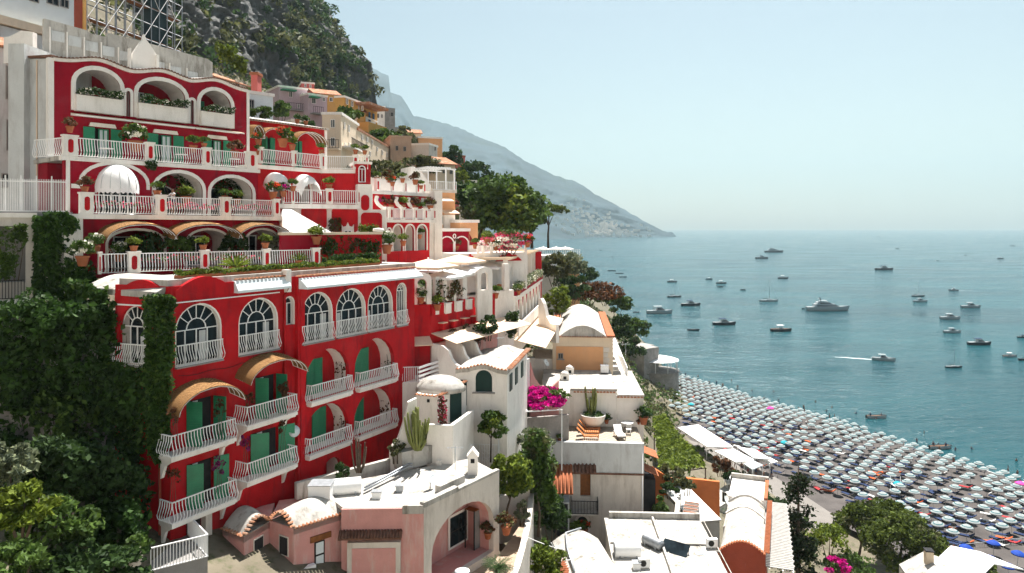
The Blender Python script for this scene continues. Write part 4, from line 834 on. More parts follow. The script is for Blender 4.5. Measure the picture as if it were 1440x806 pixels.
sf = f.side(f.S(484)); wins(t, sf, [(486, 138, 489, 147), (493, 142, 496, 150)])
m = MB(); m.box(sf, 4, 11, 0, 2.2, 52, 62, OCHRE); m.box(sf, 3.8, 11.2, -.2, 2.5, 64.8, 65.2, TILE); m.build('loggia', t); s2_ = sf.off(2.2)
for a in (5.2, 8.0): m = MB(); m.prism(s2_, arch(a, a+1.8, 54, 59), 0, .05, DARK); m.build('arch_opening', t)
f = Fr((515-720)/F*118, 118, .15, 1); house('townhouse', 'small white house with blue shutters beneath the cliff end', 'house', f, 515, 531, 52, 63, 6, PALE, [(518, 158, 520.5, 171), (524, 160, 526, 170)], frame=mat('blue_shutter', (.06, .16, .3), .6))
f = fpx(536, 150, 556, 152); house('ruin', 'roofless dark stone house on the ridge below the cliff', 'house', f, 538, 555.5, 55, 69.5, 6, STONE, [(549, 158, 553, 164)], frame=STONE, roof='parapet', coping=STONE)
f = fpx(556, 152, 575, 154); house('ruin', 'dark stone tower house right of the roofless ruin', 'house', f, 557, 570, 50, 65.5, 6, STONE, roof='parapet', coping=STONE)
f = fpx(549, 108, 579, 109); house('townhouse', 'tan plaster house with a plain front and flat roof', 'house', f, 549, 578.5, 44, 58.6, 9, TANW, (), roof='flat', coping=TANW)
f = fpx(578, 112, 612, 115); t = house('townhouse', 'grey beige house with a dark loggia beside the plain tan house', 'house', f, 579, 608, 44, 56.2, 8, GREYW, [(583, 205, 591, 222), (600, 212, 604, 224)], frame=TANW, roof='parapet', coping=STONE)
f = Fr((605-720)/F*110, 110, .25, 1); house('tower_house', 'tall pale stone house end with slim windows above the shrubs', 'house', f, 603, 615, 42, 57.6, 6, OLDW, [(606, 226, 608, 232), (611, 205, 612.5, 212)], frame=STONE)
f = fpx(636, 172, 658, 172.6); t = house('townhouse', 'salmon pink house standing among the trees', 'house', f, 638, 654, 48, 62.0, 9, SALMON, [(641.5, 222, 643, 224), (645, 222, 646.5, 224)], roof='flat', coping=TERRA)
f = fpx(618, 165, 640, 166); house('townhouse', 'mauve house with a flat roof left of the salmon house', 'house', f, 614, 628, 44, 60, 8, LILAC, roof='flat', coping=TANW)
# ---- top left building, scaffold
f = fpx(-14, 60, 118, 68); t = house('apartment_building', 'pale grey building with a cream cornice above the hotel roof', 'house', f, -20, 104, 57, 72, 8, PALE, [(65, -4, 82, 7), (84, -1, 96, 11), (40, -8, 54, 3)], frame=GREYC, roof='flat')
m = MB(); m.box(f, f.S(-20), f.S(104), .0, .8, 62.2, 62.9, CREAM); m.box(f, f.S(-20), f.S(104), .0, .5, 60.6, 62.1, GREYW); m.build('cornice', t)
f = fpx(100, 68, 124, 70); t = house('gable_house', 'red painted house end with yellow quoins behind the roof parapet', 'house', f, 105, 120, 58, 70, 5, REDBR); m = MB(); m.box(f, f.S(116), f.S(120), 0, .12, 62, 70, OCHRE); m.build('quoins', t)
t = thing('scaffold', 'tall steel scaffolding standing against the cliff behind the hotel', 'scaffold', P(190, 60, 82)); m = MB(); f = fpx(122, 78, 258, 94); W_ = f.S(256)
for lay in (0, -1.4):
    for i in range(12): a = W_*i/11; m.tube([f.W(a, lay, 58), f.W(a, lay, 88-8*i/11)], .07, STEEL, 4)
    for j in range(14): z = 60+j*2; e = min(W_, W_*max(.05, (88-z)/8)) if z > 80 else W_; m.tube([f.W(0, lay, z), f.W(e, lay, z)], .06, STEEL, 4)
m.build('pole_frame', t); m = MB()
for i in range(11):
    for j in range(10):
        if (i+j) % 2 == 0: m.tube([f.W(W_*i/11, .08, 60+j*2), f.W(W_*(i+1)/11, .08, 62+j*2)], .04, PAINT, 4)
        elif j % 3 == 0: m.tube([f.W(W_*i/11, .08, 62+j*2), f.W(W_*(i+1)/11, .08, 60+j*2)], .04, PAINT, 4)
m.build('bracing', t); m = MB(); [m.box(f, 0, W_, -1.3, -.1, 60.1+4*j, 60.2+4*j, WOOD) for j in range(6)]; m.build('plank_deck', t)
m = MB(); m.box(f, f.S(214), f.S(236), -1.2, -.2, 60, 88, mat('dark_netting', (.03, .05, .055), .9)); m.build('netting', t)
# ---- far left buildings
f = fpx(-30, 47, 22, 48); t = house('townhouse', 'grey house edge with narrow dark windows left of the pale tower', 'house', f, -45, 22, 44, 57, 6, GREYW, [(8, 92, 15, 140), (9, 168, 16, 212), (-12, 168, -3, 205), (2, 244, 15, 265), (-14, 95, -4, 140)], frame=STONE, roof='tile')
f = fpx(-30, 37.5, 54, 39); t = thing('garden_house', 'low white house with a creeper covered opening at the left edge', 'house', f.W(1, 0, 38)); q = lambda x: f.S(x)
o = rect(q(-10), q(36), f.Z(20, 397), f.Z(20, 318)); m = MB(); m.wall(f, rect(q(-40), q(50), 38.5, 45.5), [o], 0, .3, OLDW); niche(m, f, o, -.3, 1.2, GREYW, GREYC); m.build('wall', t); m = MB(); m.box(f, q(-40), q(52), -3, .1, 45.5, 45.75, WHITE); m.build('roof', t)
m = MB(); railing(m, f, q(-10), q(34), .1, f.Z(15, 420), .95, 0, .13, IRON); m.build('railing', t); m = MB(); m.box(f, q(-40), q(55), -.1, .3, f.Z(20, 429), f.Z(20, 421), WHITE); m.build('ledge', t)
f = fpx(-20, 38.8, 97, 40.3); t = thing('metal_fence', 'tall white bar fence on the ledge beside the pale tower', 'fence', f.W(3, 0, 45.8)); m = MB(); z0, z1 = 45.85, 47.6
for i in range(46): a = f.S(-15)+(f.S(94)-f.S(-15))*i/45; m.tube([f.W(a, 0, z0), f.W(a, 0, z1+(.06 if i % 9 else .25))], .018 if i % 9 else .04, PAINT, 4)
m.box(f, f.S(-15), f.S(94), -.02, .02, z0, z0+.05, PAINT); m.box(f, f.S(-15), f.S(94), -.02, .02, z1-.1, z1-.05, PAINT); m.build('bars', t)
m = MB(); m.box(f, f.S(-15), f.S(97), -2.5, .15, 45.35, 45.84, GREYC); m.build('ledge', t)
# ================= RESTAURANT TERRACE AND WHITE COLONNADE =================
FH = fpx(605, 53.4, 673, 59.5); q = FH.S
R1 = thing('restaurant_terrace', 'restaurant terrace with white arched frames over a red parapet', 'terrace', FH.W(2, 0, 36)); FR = fpx(560, 52.6, 606, 53.4)
m = MB(); m.box(FR, FR.S(560), FR.S(605), -6, 0, 33.5, 39.2, RED); m.box(FR, FR.S(562), FR.S(576), 0.0, .04, 34, 36.3, WOOD); m.build('corner_wall', R1)
m = MB(); m.box(FH, 0, q(672), -.4, 0, 35, 38.3, RED); m.box(FH, 0, q(672), -14, -.4, 35, 38.0, ROOFW); m.build('parapet_wall', R1)
for i, (a, b) in enumerate(((607, 612), (618, 624), (634, 638.5), (650, 654), (664, 667))):
    m = MB(); m.box(FH, q(a), q(b), -.35, .03, 38.3, 39.15, RED); m.build('parapet_pier', R1)
for a, b in ((625.5, 633), (640.5, 648.5), (656, 662.5)): m = MB(); m.box(FH, q(a), q(b), -.1, .12, 38.25, 39.0, WHITE); m.box(FH, q(a)-.08, q(b)+.08, -.12, .15, 39.0, 39.08, WHITE); m.build('parapet_screen', R1)
for a, b in ((613, 618.5), (624, 629), (637, 642), (651, 657)): m = MB(); m.box(FH, q(a), q(b), -.32, -.02, 38.3, 41.2, WHITE); m.build('pier', R1)
FA1 = FR.off(.05)
o = arch(FA1.S(587), FA1.S(600), 39.2, 41.1); m = MB(); m.wall(FA1, arch(FA1.S(581), FA1.S(607), 39.2, 41.55, .45), [o], 0, .35, WHITE); m.build('arch_frame', R1)
f = fpx(672, 58.2, 693, 58.8); o = arch(f.S(676.5), f.S(686.5), 39.8, 41.25); m = MB(); m.wall(f, arch(f.S(671.5), f.S(692.5), 37.3, 41.7, .4), [o], 0, .4, WHITE); m.box(f, f.S(692.5), f.S(696.5), -.4, -.05, 37.3, 39.4, RED); m.build('arch_frame', R1)
for px in (620, 635, 651, 665): m = MB(); s = q(px); m.box(FH, s-.2, s+.2, 0, .35, 37.1, 37.6, RED); o = m.build('lamp_bracket', R1); m = MB(); m.box(FH, s-.38, s+.32, 0, .45, 37.62, 37.68, CREAM); m.build('shade', o)
def strip_awning(par, f, a0, a1, n0, n1, z0, z1, m, nm='awning', th=.05):
    b = MB(); b.add([f.W(a, n, z+t) for a in (a0, a1) for n, z in ((n0, z0), (n1, z1)) for t in (0, th)], [(0, 1, 3, 2), (4, 6, 7, 5), (0, 4, 5, 1), (2, 3, 7, 6), (0, 2, 6, 4), (1, 5, 7, 3)], m); return b.build(nm, par)
strip_awning(R1, FH, .1, FH.S(692)+3, .02, 2.3, 36.95, 36.35, BEIGE)
strip_awning(R1, FR, FR.S(556), FR.S(604), .02, 1.3, 36.75, 36.3, BEIGE, 'door_canopy')
T = thing('buttressed_terrace', 'white lower terrace with three scrolled buttresses and a curly railing', 'terrace', FH.W(2, 2, 31)); FI = FH.off(.3)
m = MB(); m.box(FI, 0, FI.S(700), -1, 0, 30, 36.2, PINK); m.build('back_wall', T); m = MB(); m.box(FI, -.3, FI.S(702), 0, 3.0, 30, 33.8, WHITE); m.build('terrace_slab', T)
for s in (0.02, 1.9, 3.8):
    f = FI.side(s); pr = [(-.0, 33.8), (-3.0, 33.8), (-2.95, 34.3), (-2.6, 34.75), (-2.1, 34.95), (-1.75, 35.3), (-1.5, 35.9), (-1.0, 36.2), (0, 36.3)]
    m = MB(); m.prism(f, pr, -.28, 0, WHITE); m.build('buttress', T)
for a, b in ((.3, 2.1), (2.2, 4.0), (4.1, 6.3)):
    m = MB(); m.box(FI, a-.09, a, 2.85, 2.97, 33.8, 34.85, WHITE); railing(m, FI, a, b-.1, 2.92, 33.82, .85, .0, .16, r=.018)
    m.tube([FI.W(a+(b-a)*i/8, 2.92, 34.3+.25*math.sin(i*math.pi/2)) for i in range(9)], .03, PAINT, 4); m.build('railing', T)
PV = 0
def parasol(px, py, d, wdt, h, label, m=CANVAS, z=None, grp='restaurant parasols'):
    c = P(px, py, d); t = thing('parasol', label, 'parasol', (c.x, c.y, c.z-h), grp); b = MB(); r = wdt/2; rz = .4
    co = [(c.x+r*math.cos(rz+math.pi/2*i)*1.414, c.y+r*math.sin(rz+math.pi/2*i)*1.414, c.z-.16*wdt) for i in range(4)]; lo = [(x, y, zz-.18) for x, y, zz in co]
    b.add(co+lo+[tuple(c)], [(0, 1, 8), (1, 2, 8), (2, 3, 8), (3, 0, 8)]+[(i, (i+1) % 4, (i+1) % 4+4, i+4) for i in range(4)], m); b.build('canopy', t)
    b = MB(); b.tube([(c.x, c.y, c.z-h), (c.x, c.y, c.z+.12)], .05, PAINT, 6); b.build('pole', t); return t
for a in ((602, 364, 55.5, 3.6, 3.2, 'beige peaked parasol nearest the arch on the restaurant terrace', BEIGE), (645, 358, 61, 3.6, 3.2, 'beige peaked parasol behind the first one on the restaurant terrace', BEIGE), (622, 381, 56, 2.7, 2.8, 'flat white parasol between the white piers, nearest of its row'), (637, 378, 58, 2.7, 2.8, 'flat white parasol in the middle of the restaurant row'), (655, 374, 60, 2.7, 2.8, 'flat white parasol touching the right arch of the restaurant'), (612, 372, 60, 2.8, 2.8, 'white parasol behind the nearer beige one'), (690, 368, 66, 2.8, 2.6, 'white peaked parasol left of the pergola columns'), (671, 371, 65, 2.6, 2.6, 'white parasol half hidden behind the right arch')): parasol(*a)
for i, (px, py, d, l) in enumerate(((594, 415, 55, 'restaurant table with an orange cloth behind the left arch'), (611, 408, 57, 'orange clothed table under the nearer beige parasol'), (630, 405, 58.5, 'orange clothed table in the middle of the restaurant terrace'), (648, 400, 60.5, 'orange clothed table near the far white piers'), (681, 404, 61.5, 'orange clothed table seen through the right arch'), (707, 402, 65, 'orange clothed table beneath the reed pergola'))):
    c = P(px, py, d); c.z = 38.05 if px < 690 else 39.0; t = thing('restaurant_table', l, 'table', c, 'restaurant tables'); m = MB(); m.lathe(c, [(.5, .35), (.52, .74), (0, .76)], TEAK, 10); m.lathe(c+Vector((0, 0, .762)), [(.3, 0), (.3, .02), (0, .03)], CANVAS, 8); m.build('cloth', t); m = MB(); m.lathe(c, [(.25, 0), (.05, .05), (.05, .4)], IRON, 8); m.build('base', t)
# white colonnade
FJ = fpx(722, 64, 760, 86); q = FJ.S; J = thing('colonnade_building', 'white colonnade building with a reed pergola on columns above slim arches', 'building', FJ.W(5, 0, 34)); e = q(760)
ar = [arch(1.0+i*2.9, 2.9+i*2.9, 35.4, 38.1, .95) for i in range(int((e-1.2)/2.9))]
m = MB(); m.wall(FJ, rect(0, e, 33, 38.5), ar, 0, .4, WHITE); m.box(FJ, 0, e, -6, -2, 33, 38.4, OLDW); m.build('arcade_wall', J)
for i, o in enumerate(ar):
    m = MB(); c = o[-1][0]+.5; m.prism(FJ, [(c-.45, 38.1), (c+.4, 38.1), (c, 37.2)], 0, .03, RED); m.build('spandrel', J)
m = MB(); m.box(FJ, -.1, e+.1, -7, .25, 38.5, 38.75, WHITE); m.box(FJ, e, e+.35, -5, .1, 33, 42, RED); m.build('terrace_edge', J)
m = MB(); m.box(FJ, .2, e, -.15, .3, 38.752, 39.1, DRED); m.build('planter', J); m = MB(); m.box(FJ, .6, e, .3, .42, 35.0, 36.1, WHITE); m.build('arcade_parapet', J)
for i in range(7): m = MB(); a = .6+i*(e-1)/6; m.box(FJ, a-.22, a+.22, -1.0, -.6, 38.75, 42.0, WHITE); m.build('column', J)
for i in range(4): m = MB(); a = .6+i*(e-1)/3; m.box(FJ, a-.2, a+.2, -4.6, -4.2, 38.75, 42.0, WHITE); m.build('column', J)
m = MB(); m.box(FJ, .0, e+.3, -5, -.3, 42.0, 42.1, BEIGE); [m.box(FJ, i*e/24, i*e/24+.12, -5.1, -.1, 42.102, 42.2, CREAM) for i in range(25)]; m.build('pergola_roof', J)
f = fpx(694, 62.5, 723, 63.8); m = MB(); m.prism(f, [(f.S(694), 34), (f.S(694), 37.4), (f.S(696), 38.9), (f.S(700), 39.3), (f.S(722.5), 39.35), (f.S(722.5), 34)], -3, 0, WHITE); m.box(f, f.S(709), f.S(716), -.4, .05, 39.35, 41.7, WHITE); m.build('pier_wall', J)
strip_awning(J, FJ, .2, e-1.5, .02, 2.9, 34.75, 34.1, BEIGE, 'lower_awning')
f = fpx(788, 62, 806, 66); m = MB(); t = thing('scroll_wall', 'white scroll topped garden wall between the awning and the peach house', 'wall', P(792, 470, 64)); f = fpx(745, 63, 800, 64)
m.prism(f, [(f.S(746), 28), (f.S(746), 33.0), (f.S(752), 31.6), (f.S(760), 30.9), (f.S(775), 30.6), (f.S(786), 31.2), (f.S(786), 28)], -.3, 0, PINK); m.build('wall', t); f = fpx(757, 76, 785, 73); m = MB(); m.prism(f, [(f.S(757), 33), (f.S(757), 37.2), (f.S(760), 37.4), (f.S(764), 36.9), (f.S(768), 35.6), (f.S(774), 34.9), (f.S(782), 34.9), (f.S(782), 33)], -.4, 0, WHITE); m.build('scroll', t)
# ---- peach house
f = Fr((776-720)/F*75, 75, 1, -.08); q = f.S; a0, a1 = q(777), q(862); K = thing('villa', 'peach house with a pale vaulted roof edged in clay tiles', 'house', f.W(3, 0, 28))
m = MB(); m.box(f, a0, a1, -21, 0, 27, 33.4, CREAM); m.build('wall', K); m = MB(); m.box(f, q(782), q(848), .0, .05, 28, 32.4, PEACH); m.build('panel', K)
m = MB(); [m.box(f, q(849), q(855)+(.15 if i % 2 else 0), .0, .06, 28+i*.55, 28.5+i*.55, OLDW) for i in range(8)]; m.build('quoins', K)
m = MB(); m.barrel(f, a0+.7, a1-.7, -20.5, .15, 33.5, 1.15, .1, ROOFW, 16); m.build('roof_vault', K); m = MB(); m.box(f, a0-.15, a0+.65, -21, .2, 33.4, 33.62, TERRA); m.box(f, a1-.65, a1+.2, -21, .2, 33.4, 33.62, TERRA); tile_edge(m, f, [(a0-.1, 33.42), (a1+.1, 33.42)], .0, .35, TILE, .26, .12); m.build('roof_tiles', K)
rect_window(K, f, q(785), q(792), 31.1, 31.7, .1, STONE, sill=True); sf = f.side(a1)
for i in range(6): strip_awning(K, sf, 1+i*3.1, 3.2+i*3.1, .02, 1.1, 31.7, 31.1, CANVAS, 'awning')
m = MB(); m.box(sf, 0, 20, 0, 1.6, 27, 29.3, OLDW); railing(m, sf, 0, 20, 1.5, 29.3, .9, 0, .35); m.build('side_terrace', K)
# ---- white flat roofed house behind the roof terrace
f = fpx(757, 66.4, 906, 65.8); q = f.S; Lh = thing('house', 'white flat roofed house with a scalloped tile edge behind the sun terrace', 'house', f.W(5, 0, 25))
m = MB(); m.box(f, q(762), q(867), -15, 0, 24, 29.75, WHITE); m.box(f, q(867.2), q(905), -11, -.003, 24, 29.3, WHITE); m.build('wall', Lh); g = f.off(-9); m = MB(); m.box(g, g.S(748), g.S(850), -6, 0, 27, 31.0, WHITE); m.build('rear_block', Lh)
m = MB(); tile_edge(m, f, [(q(806), 29.62), (q(866), 29.62)], -.1, .25, TILE, .3, .13); tile_edge(m, f, [(q(867), 29.2), (q(905), 29.2)], -.1, .25, TILE, .3, .13); m.build('tile_trim', Lh)
m = MB(); m.box(f, q(762), q(868), -15.1, .05, 29.752, 29.95, ROOFW); m.box(f, q(868.2), q(906), -11, .1, 29.302, 29.45, ROOFW); m.box(f, q(829), q(867), -9, -8.6, 29.95, 30.4, ROOFW); m.build('roof', Lh)
for px, py, d in ((794, 530, 70), (801, 519, 73)):
    c = P(px, py, d); c.z = 29.95; m = MB(); m.box(WF, c.x-.4, c.x+.4, -c.y-.4, -c.y+.4, 29.95, 30.5, WHITE); m.lathe((c.x, c.y, 30.5), [(.5, 0), (.3, .2), (0, .35)], WHITE, 8); m.box(WF, c.x-.15, c.x+.15, -c.y+.4, -c.y+.42, 30.05, 30.35, DARK); m.build('roof_vent', Lh)
strip_awning(Lh, fpx(768, 62.6, 800, 62.3), 0, 2.0, -3.0, 0, 30.6, 30.0, OLDW, 'sheet_roof')
# ---- sun terrace house
f = fpx(757, 61.2, 906, 60.6); q = f.S; M1 = thing('house', 'grey plaster house with a sun terrace on top and a brown door over a balcony', 'house', f.W(5, 0, 15)); ZM = 26.45
dh = rect(q(816), q(830.5), f.Z(823, 698), f.Z(823, 664))
m = MB(); m.wall(f, rect(q(757), q(905), 14, 24.0), [dh], 0, .3, OLDW); m.box(f, q(757)+.02, q(905)-.02, -6, -.45, 14, 24, OLDW); m.build('facade_wall', M1)
m = MB(); m.box(f, q(757), q(905.5), -.3, .12, 24.0, ZM+.1, GREYW); m.box(f, q(757), q(905.5), -.3, .2, 23.85, 24.0, TILED); m.build('parapet', M1)
TF = wave_mat('yellow_floor_tile', (0.34, 0.31, 0.26), (0.30, 0.15, 0.035), 1.1, 'DIAGONAL', .7, 'TRI', .0, (.8, .9)); m = MB(); m.box(f, q(768), q(905), -5.6, -.3, 24.0, ZM, TF); m.build('terrace_floor', M1)
m = MB(); m.box(f, q(816), q(830.5), -.32, -.26, dh[0][1], dh[1][1], WOOD); m.build('door', M1); m = MB(); m.box(f, q(810), q(815), .0, .04, f.Z(812, 697), f.Z(812, 662), OLDW); m.build('shutter', M1)
zb = f.Z(820, 716); m = MB(); m.box(f, q(803), q(840), 0, 1.1, zb-.15, zb, OLDW); o = m.build('balcony', M1); m = MB(); p = lambda a, n: f.W(a, n, 0)[:2]; rail_path(m, [p(q(803), .05), p(q(803), 1.05)], zb, 1.05, 0, .12, m=IRON); rail_path(m, [p(q(803), 1.05), p(q(840), 1.05)], zb, 1.05, 0, .12, m=IRON); rail_path(m, [p(q(840), 1.05), p(q(840), .05)], zb, 1.05, 0, .12, m=IRON); m.build('railing', o)
def tile_roof(par, f, a0, a1, n0, n1, z0, z1, m=TILE, nm='tile_roof', step=.28):
    b = MB(); k = int((a1-a0)/step); b.add([f.W(a, n, z) for a in (a0, a1) for n, z in ((n0, z0), (n1, z1), (n1, z1-.1), (n0, z0-.1))], [(0, 1, 2, 3), (4, 5, 6, 7), (0, 4, 5, 1), (1, 5, 6, 2), (2, 6, 7, 3), (3, 7, 4, 0)], m)
    for i in range(k): a = a0+(i+.5)*(a1-a0)/k; b.tube([f.W(a, n0, z0+.02), f.W(a, n1+.05, z1+.02)], step*.36, m, 6)
    return b.build(nm, par)
tile_roof(M1, f, q(806), q(838), .02, .9, f.Z(820, 652), f.Z(820, 660), TILED); tile_roof(M1, f.off(.3), q(769), q(805), .0, 2.6, f.Z(785, 652), f.Z(785, 676), TERRA)
m = MB(); m.box(f, q(770), q(800), .0, 2.6, 14, f.Z(785, 690), GREYW); m.box(f, q(771), q(798), 2.6, 2.64, 17.5, f.Z(785, 692), DARK); m.build('porch', M1)
m = MB(); [m.box(f, q(778), q(797), 2.7+i*.32, 3.02+i*.32, 14, 18.6-.24*i, STONE) for i in range(9)]; m.build('steps', M1)
m = MB(); [m.box(f, q(775)+dx, q(775)+dx+.06, 2.7, 5.6, 18.7, 18.76, PAINT) for dx in (0, 1.35)]; m.build('handrail', M1)
m = MB(); m.prism(f, arch(q(810), q(828), 16.5, zb-.5), .0, .03, DARK); m.strip(f, arch(q(810), q(828), 16.5, zb-.5), .2, .02, .12, WHITE); m.build('arch_recess', M1)
x0, y0, _ = f.W(q(822), 1.2, 0); x1, y1, _ = f.W(q(858), 1.2, 0); m = MB(); fr_ = Fr(x0, y0, x1-x0, y1-y0); l_ = math.dist((x0, y0), (x1, y1)); k = 14
for i in range(k+1): a = l_*i/k; z = 18.0-2.2*i/k; m.tube([fr_.W(a, 0, z), fr_.W(a, 0, z+1)], .018, IRON, 4)
m.tube([fr_.W(0, 0, 19), fr_.W(l_, 0, 16.8)], .03, IRON, 4); m.tube([fr_.W(0, 0, 18.1), fr_.W(l_, 0, 15.9)], .03, IRON, 4); m.build('stair_railing', M1)
m = MB(); m.tube([f.W(q(903), .1, 14), f.W(q(903), .1, 26)], .06, PAINT, 6); m.build('drain_pipe', M1)
sf = f.side(f.S(905.5)); strip_awning(M1, sf, .4, 2.6, .02, 1.3, 25.6, 25.1, TERRA, 'awning'); strip_awning(M1, sf, -.2, 1.8, .02, 1.25, 24.3, 23.8, TERRA, 'awning'); m = MB(); m.box(sf, .2, 3.2, .0, 1.0, 18, 23.4, DARK); m.build('enclosed_porch', M1)
# ---- white house with the arched green window
f = fpx(643, 50.3, 713, 50.0); q = f.S; N1 = thing('house', 'white house with a big arched dark shutter and a wavy tile edged roof', 'house', f.W(2, 0, 27))
wav = [(q(x), f.Z(x, y)) for x, y in ((641, 519), (648, 517.5), (658, 517), (666, 514.5), (675, 512.5), (684, 512.5), (692, 515.5), (700, 518.5), (713.5, 520.5))]
sN = Fr(f.W(q(713), 0, 0)[0], f.W(q(713), 0, 0)[1], 1.55, 8.2)
m = MB(); aw = arch(q(668.5), q(692), f.Z(680, 551.5), f.Z(680, 520.5)); m.wall(f, [(q(643), 27)]+[(s, z-.05) for s, z in wav[0:]]+[(q(713), 27)], [aw, rect(q(644.5), q(656.5), 32.3, f.Z(650, 534))], 0, .3, WHITE); m.box(f, q(644), q(713)-.01, -.5, -.32, 27, 34.6, DGREEN); m.build('front_wall', N1)
m = MB(); m.box(sN, 0, 8.6, -.4, 0, 27, 34.85, WHITE); m.build('side_wall', N1); m = MB(); m.prism(f, aw, -.3, -.18, DGREEN); m.build('arched_shutter', N1); m = MB(); m.box(f, q(664.5), q(696), -.02, .14, aw[0][1]-.1, aw[0][1], STONE); m.build('sill', N1)
for s in (.9, 3.1, 5.6): m = MB(); m.box(sN, s, s+.9, .0, .06, 33.2, 34.4, DGREEN); m.build('shutter', N1)
m = MB(); k = len(wav)
vs = [f.W(s, .15, z) for s, z in wav]+[(Vector(f.W(s, .15, z))+Vector((1.55, 8.2, 0))*1.02).to_tuple() for s, z in wav]; vs = [Vector(v) for v in vs]
m.add(vs, [(i, i+1, i+1+k, i+k) for i in range(k-1)], ROOFW, True); m.add([v-Vector((0, 0, .3)) for v in vs]+vs, [(i, i+1, i+1+2*k, i+2*k) for i in range(k-1)]+[(k-1, 2*k-1, 4*k-1, 3*k-1), (0, k, 3*k, 2*k)], ROOFW); m.build('roof', N1)
m = MB(); tile_edge(m, f, [(s, z+.0) for s, z in wav], .05, .32, TILE, .25, .11); tile_edge(m, sN, [(0.1, 34.95), (8.5, 34.95)], -.05, .35, TILE, .42, .17); m.build('roof_tiles', N1)
# annex with the small dome
f = fpx(585, 47.2, 615, 46.6); q = f.S; N2_ = thing('house', 'small white annex with a shallow dome and tile edged roof beside the crimson hotel', 'house', f.W(.5, 0, 30)); zt = f.Z(600, 556)
g = Fr(f.W(q(615), 0, 0)[0], f.W(q(615), 0, 0)[1], 1.6, 3.0); xa = [f.W(q(585), 0, 0)[:2], f.W(q(615), 0, 0)[:2], g.W(3.6, 0, 0)[:2], g.W(3.6, -3.4, 0)[:2]]
m = MB(); m.plan(xa, 30, zt, WHITE); m.build('wall', N2_); m = MB(); tile_edge(m, f, [(q(584), zt), (q(615), zt)], -.1, .22, TILE, .24, .1); tile_edge(m, g, [(0, zt), (1.2, zt+.08), (3.5, zt+.35)], -.1, .22, TILE, .24, .1); m.build('roof_tiles', N2_)
cx = (xa[0][0]+xa[2][0])/2-.1; cy_ = (xa[0][1]+xa[2][1])/2+.2; m = MB(); m.lathe((cx, cy_, zt-.05), [(1.5, 0), (1.42, .3), (1.2, .6), (.8, .85), (.4, .97), (0, 1.0)], ROOFW, 20, True, 1.15, 1.0); m.build('dome', N2_)
m = MB(); m.box(g, 1.5, 2.9, .0, .05, 31.8, 33.9, DGREEN); m.build('shutter', N2_); m = MB(); m.box(f, q(601), q(602)+.12, .0, .06, f.Z(606, 566), f.Z(606, 562), IRON); m.build('wall_lamp', N2_)
t = thing('garden_terrace', 'white walled terrace with solid parapets below the domed annex', 'terrace', P(620, 640, 45)); f = fpx(586, 45.6, 638, 45.2); q = f.S; zp = f.Z(610, 598)
m = MB(); m.box(f, q(600), q(637), -.25, 0, 28.5, zp+.02, WHITE); m.box(f, q(587), q(637), -5, -.25, 28.5, zp-.8, ROOFW); m.build('parapet', t); g = Fr(f.W(q(637), 0, 0)[0], f.W(q(637), 0, 0)[1], 1.2, 4.0); m = MB(); m.box(g, .02, 3.9, -.25, 0, 28.5, zp+.05, WHITE); m.build('parapet', t)
m = MB(); m.box(f, q(616), q(622), 0, .4, 27.5, 30.2, WHITE); m.build('buttress', t)
f = fpx(546, 44.4, 600, 45.4); q = f.S; t = thing('stair_wall', 'white stepped and curved stair wall at the foot of the crimson facade', 'wall', f.W(1, 0, 29)); m = MB()
m.prism(f, [(q(549), 28.5), (q(549), f.Z(549, 632)), (q(553), f.Z(553, 626)), (q(560), f.Z(560, 618)), (q(566), f.Z(566, 600)), (q(571), f.Z(571, 582)), (q(574), f.Z(574, 566)), (q(586), f.Z(586, 560)), (q(590), 28.5)], -.3, 0, WHITE); m.build('wall', t)
f = fpx(560, 50.4, 600, 50.7); q = f.S; t = thing('balcony_terrace', 'white balcony terrace with slatted railing between the red wall and the domed annex', 'terrace', f.W(1, 0, 31)); z = f.Z(575, 538)
m = MB(); m.box(f, q(559), q(598), -3.5, 0, 29, z, WHITE); m.build('wall', t); m = MB(); railing(m, f, q(560), q(590), -.08, z, 1.05, .1, .14); m.build('railing', t); g = fpx(589, 50.3, 626, 53.6)
m = MB(); [m.box(g, 0, g.S(625), -.08, .02, z+.1+.3*i, z+.25+.3*i, PAINT) for i in range(4)]; m.box(g, 0, g.S(625), -.25, -.05, z-1.2, z, WHITE); m.build('side_railing', t)
# ================= PINK HOUSE =================
V = lambda px, d: ((px-720)/F*d, d)
PK = thing('house', 'pink plaster house with a bright white roof, tile edged vaults and a peeling white arch', 'house', (-8, 38, 24)); ZP = 29.9
c0, c1, c2, c3, c4 = V(313, 36.9), V(343, 35.9), V(379, 37.7), V(413, 36.7), V(481, 38.6); A0, A1, B1_ = V(480, 38.05), V(596, 38.2), V(702, 43.9)
m = MB(); m.plan([c0, c1, c2, (c2[0]-.6, c2[1]+2.6), (c0[0]-.4, c0[1]+2)], 23, 29.35, PINK); m.build('wing_wall', PK); m = MB(); m.plan([(c2[0]+.002, c2[1]+.02), c3, c4, (c4[0]-1, c4[1]+3), (c2[0]-.4, c2[1]+2.8)], 23, 29.42, PINK); m.build('wing_wall', PK)
FAa = Fr(*A0, A1[0]-A0[0], A1[1]-A0[1]); FBb = Fr(*A1, B1_[0]-A1[0], B1_[1]-A1[1]); lA, lB = math.dist(A0, A1), math.dist(A1, B1_)
bx_ = [A0, A1, B1_, (-2.6, 46.5), (-11.5, 41.2)]
def inset(P_, d): c = (sum(p[0] for p in P_)/len(P_), sum(p[1] for p in P_)/len(P_)); return [(p[0]+(c[0]-p[0])*d, p[1]+(c[1]-p[1])*d) for p in P_]
oB = arch(FBb.S(607), FBb.S(694), 25.2, 28.95, 1.9)
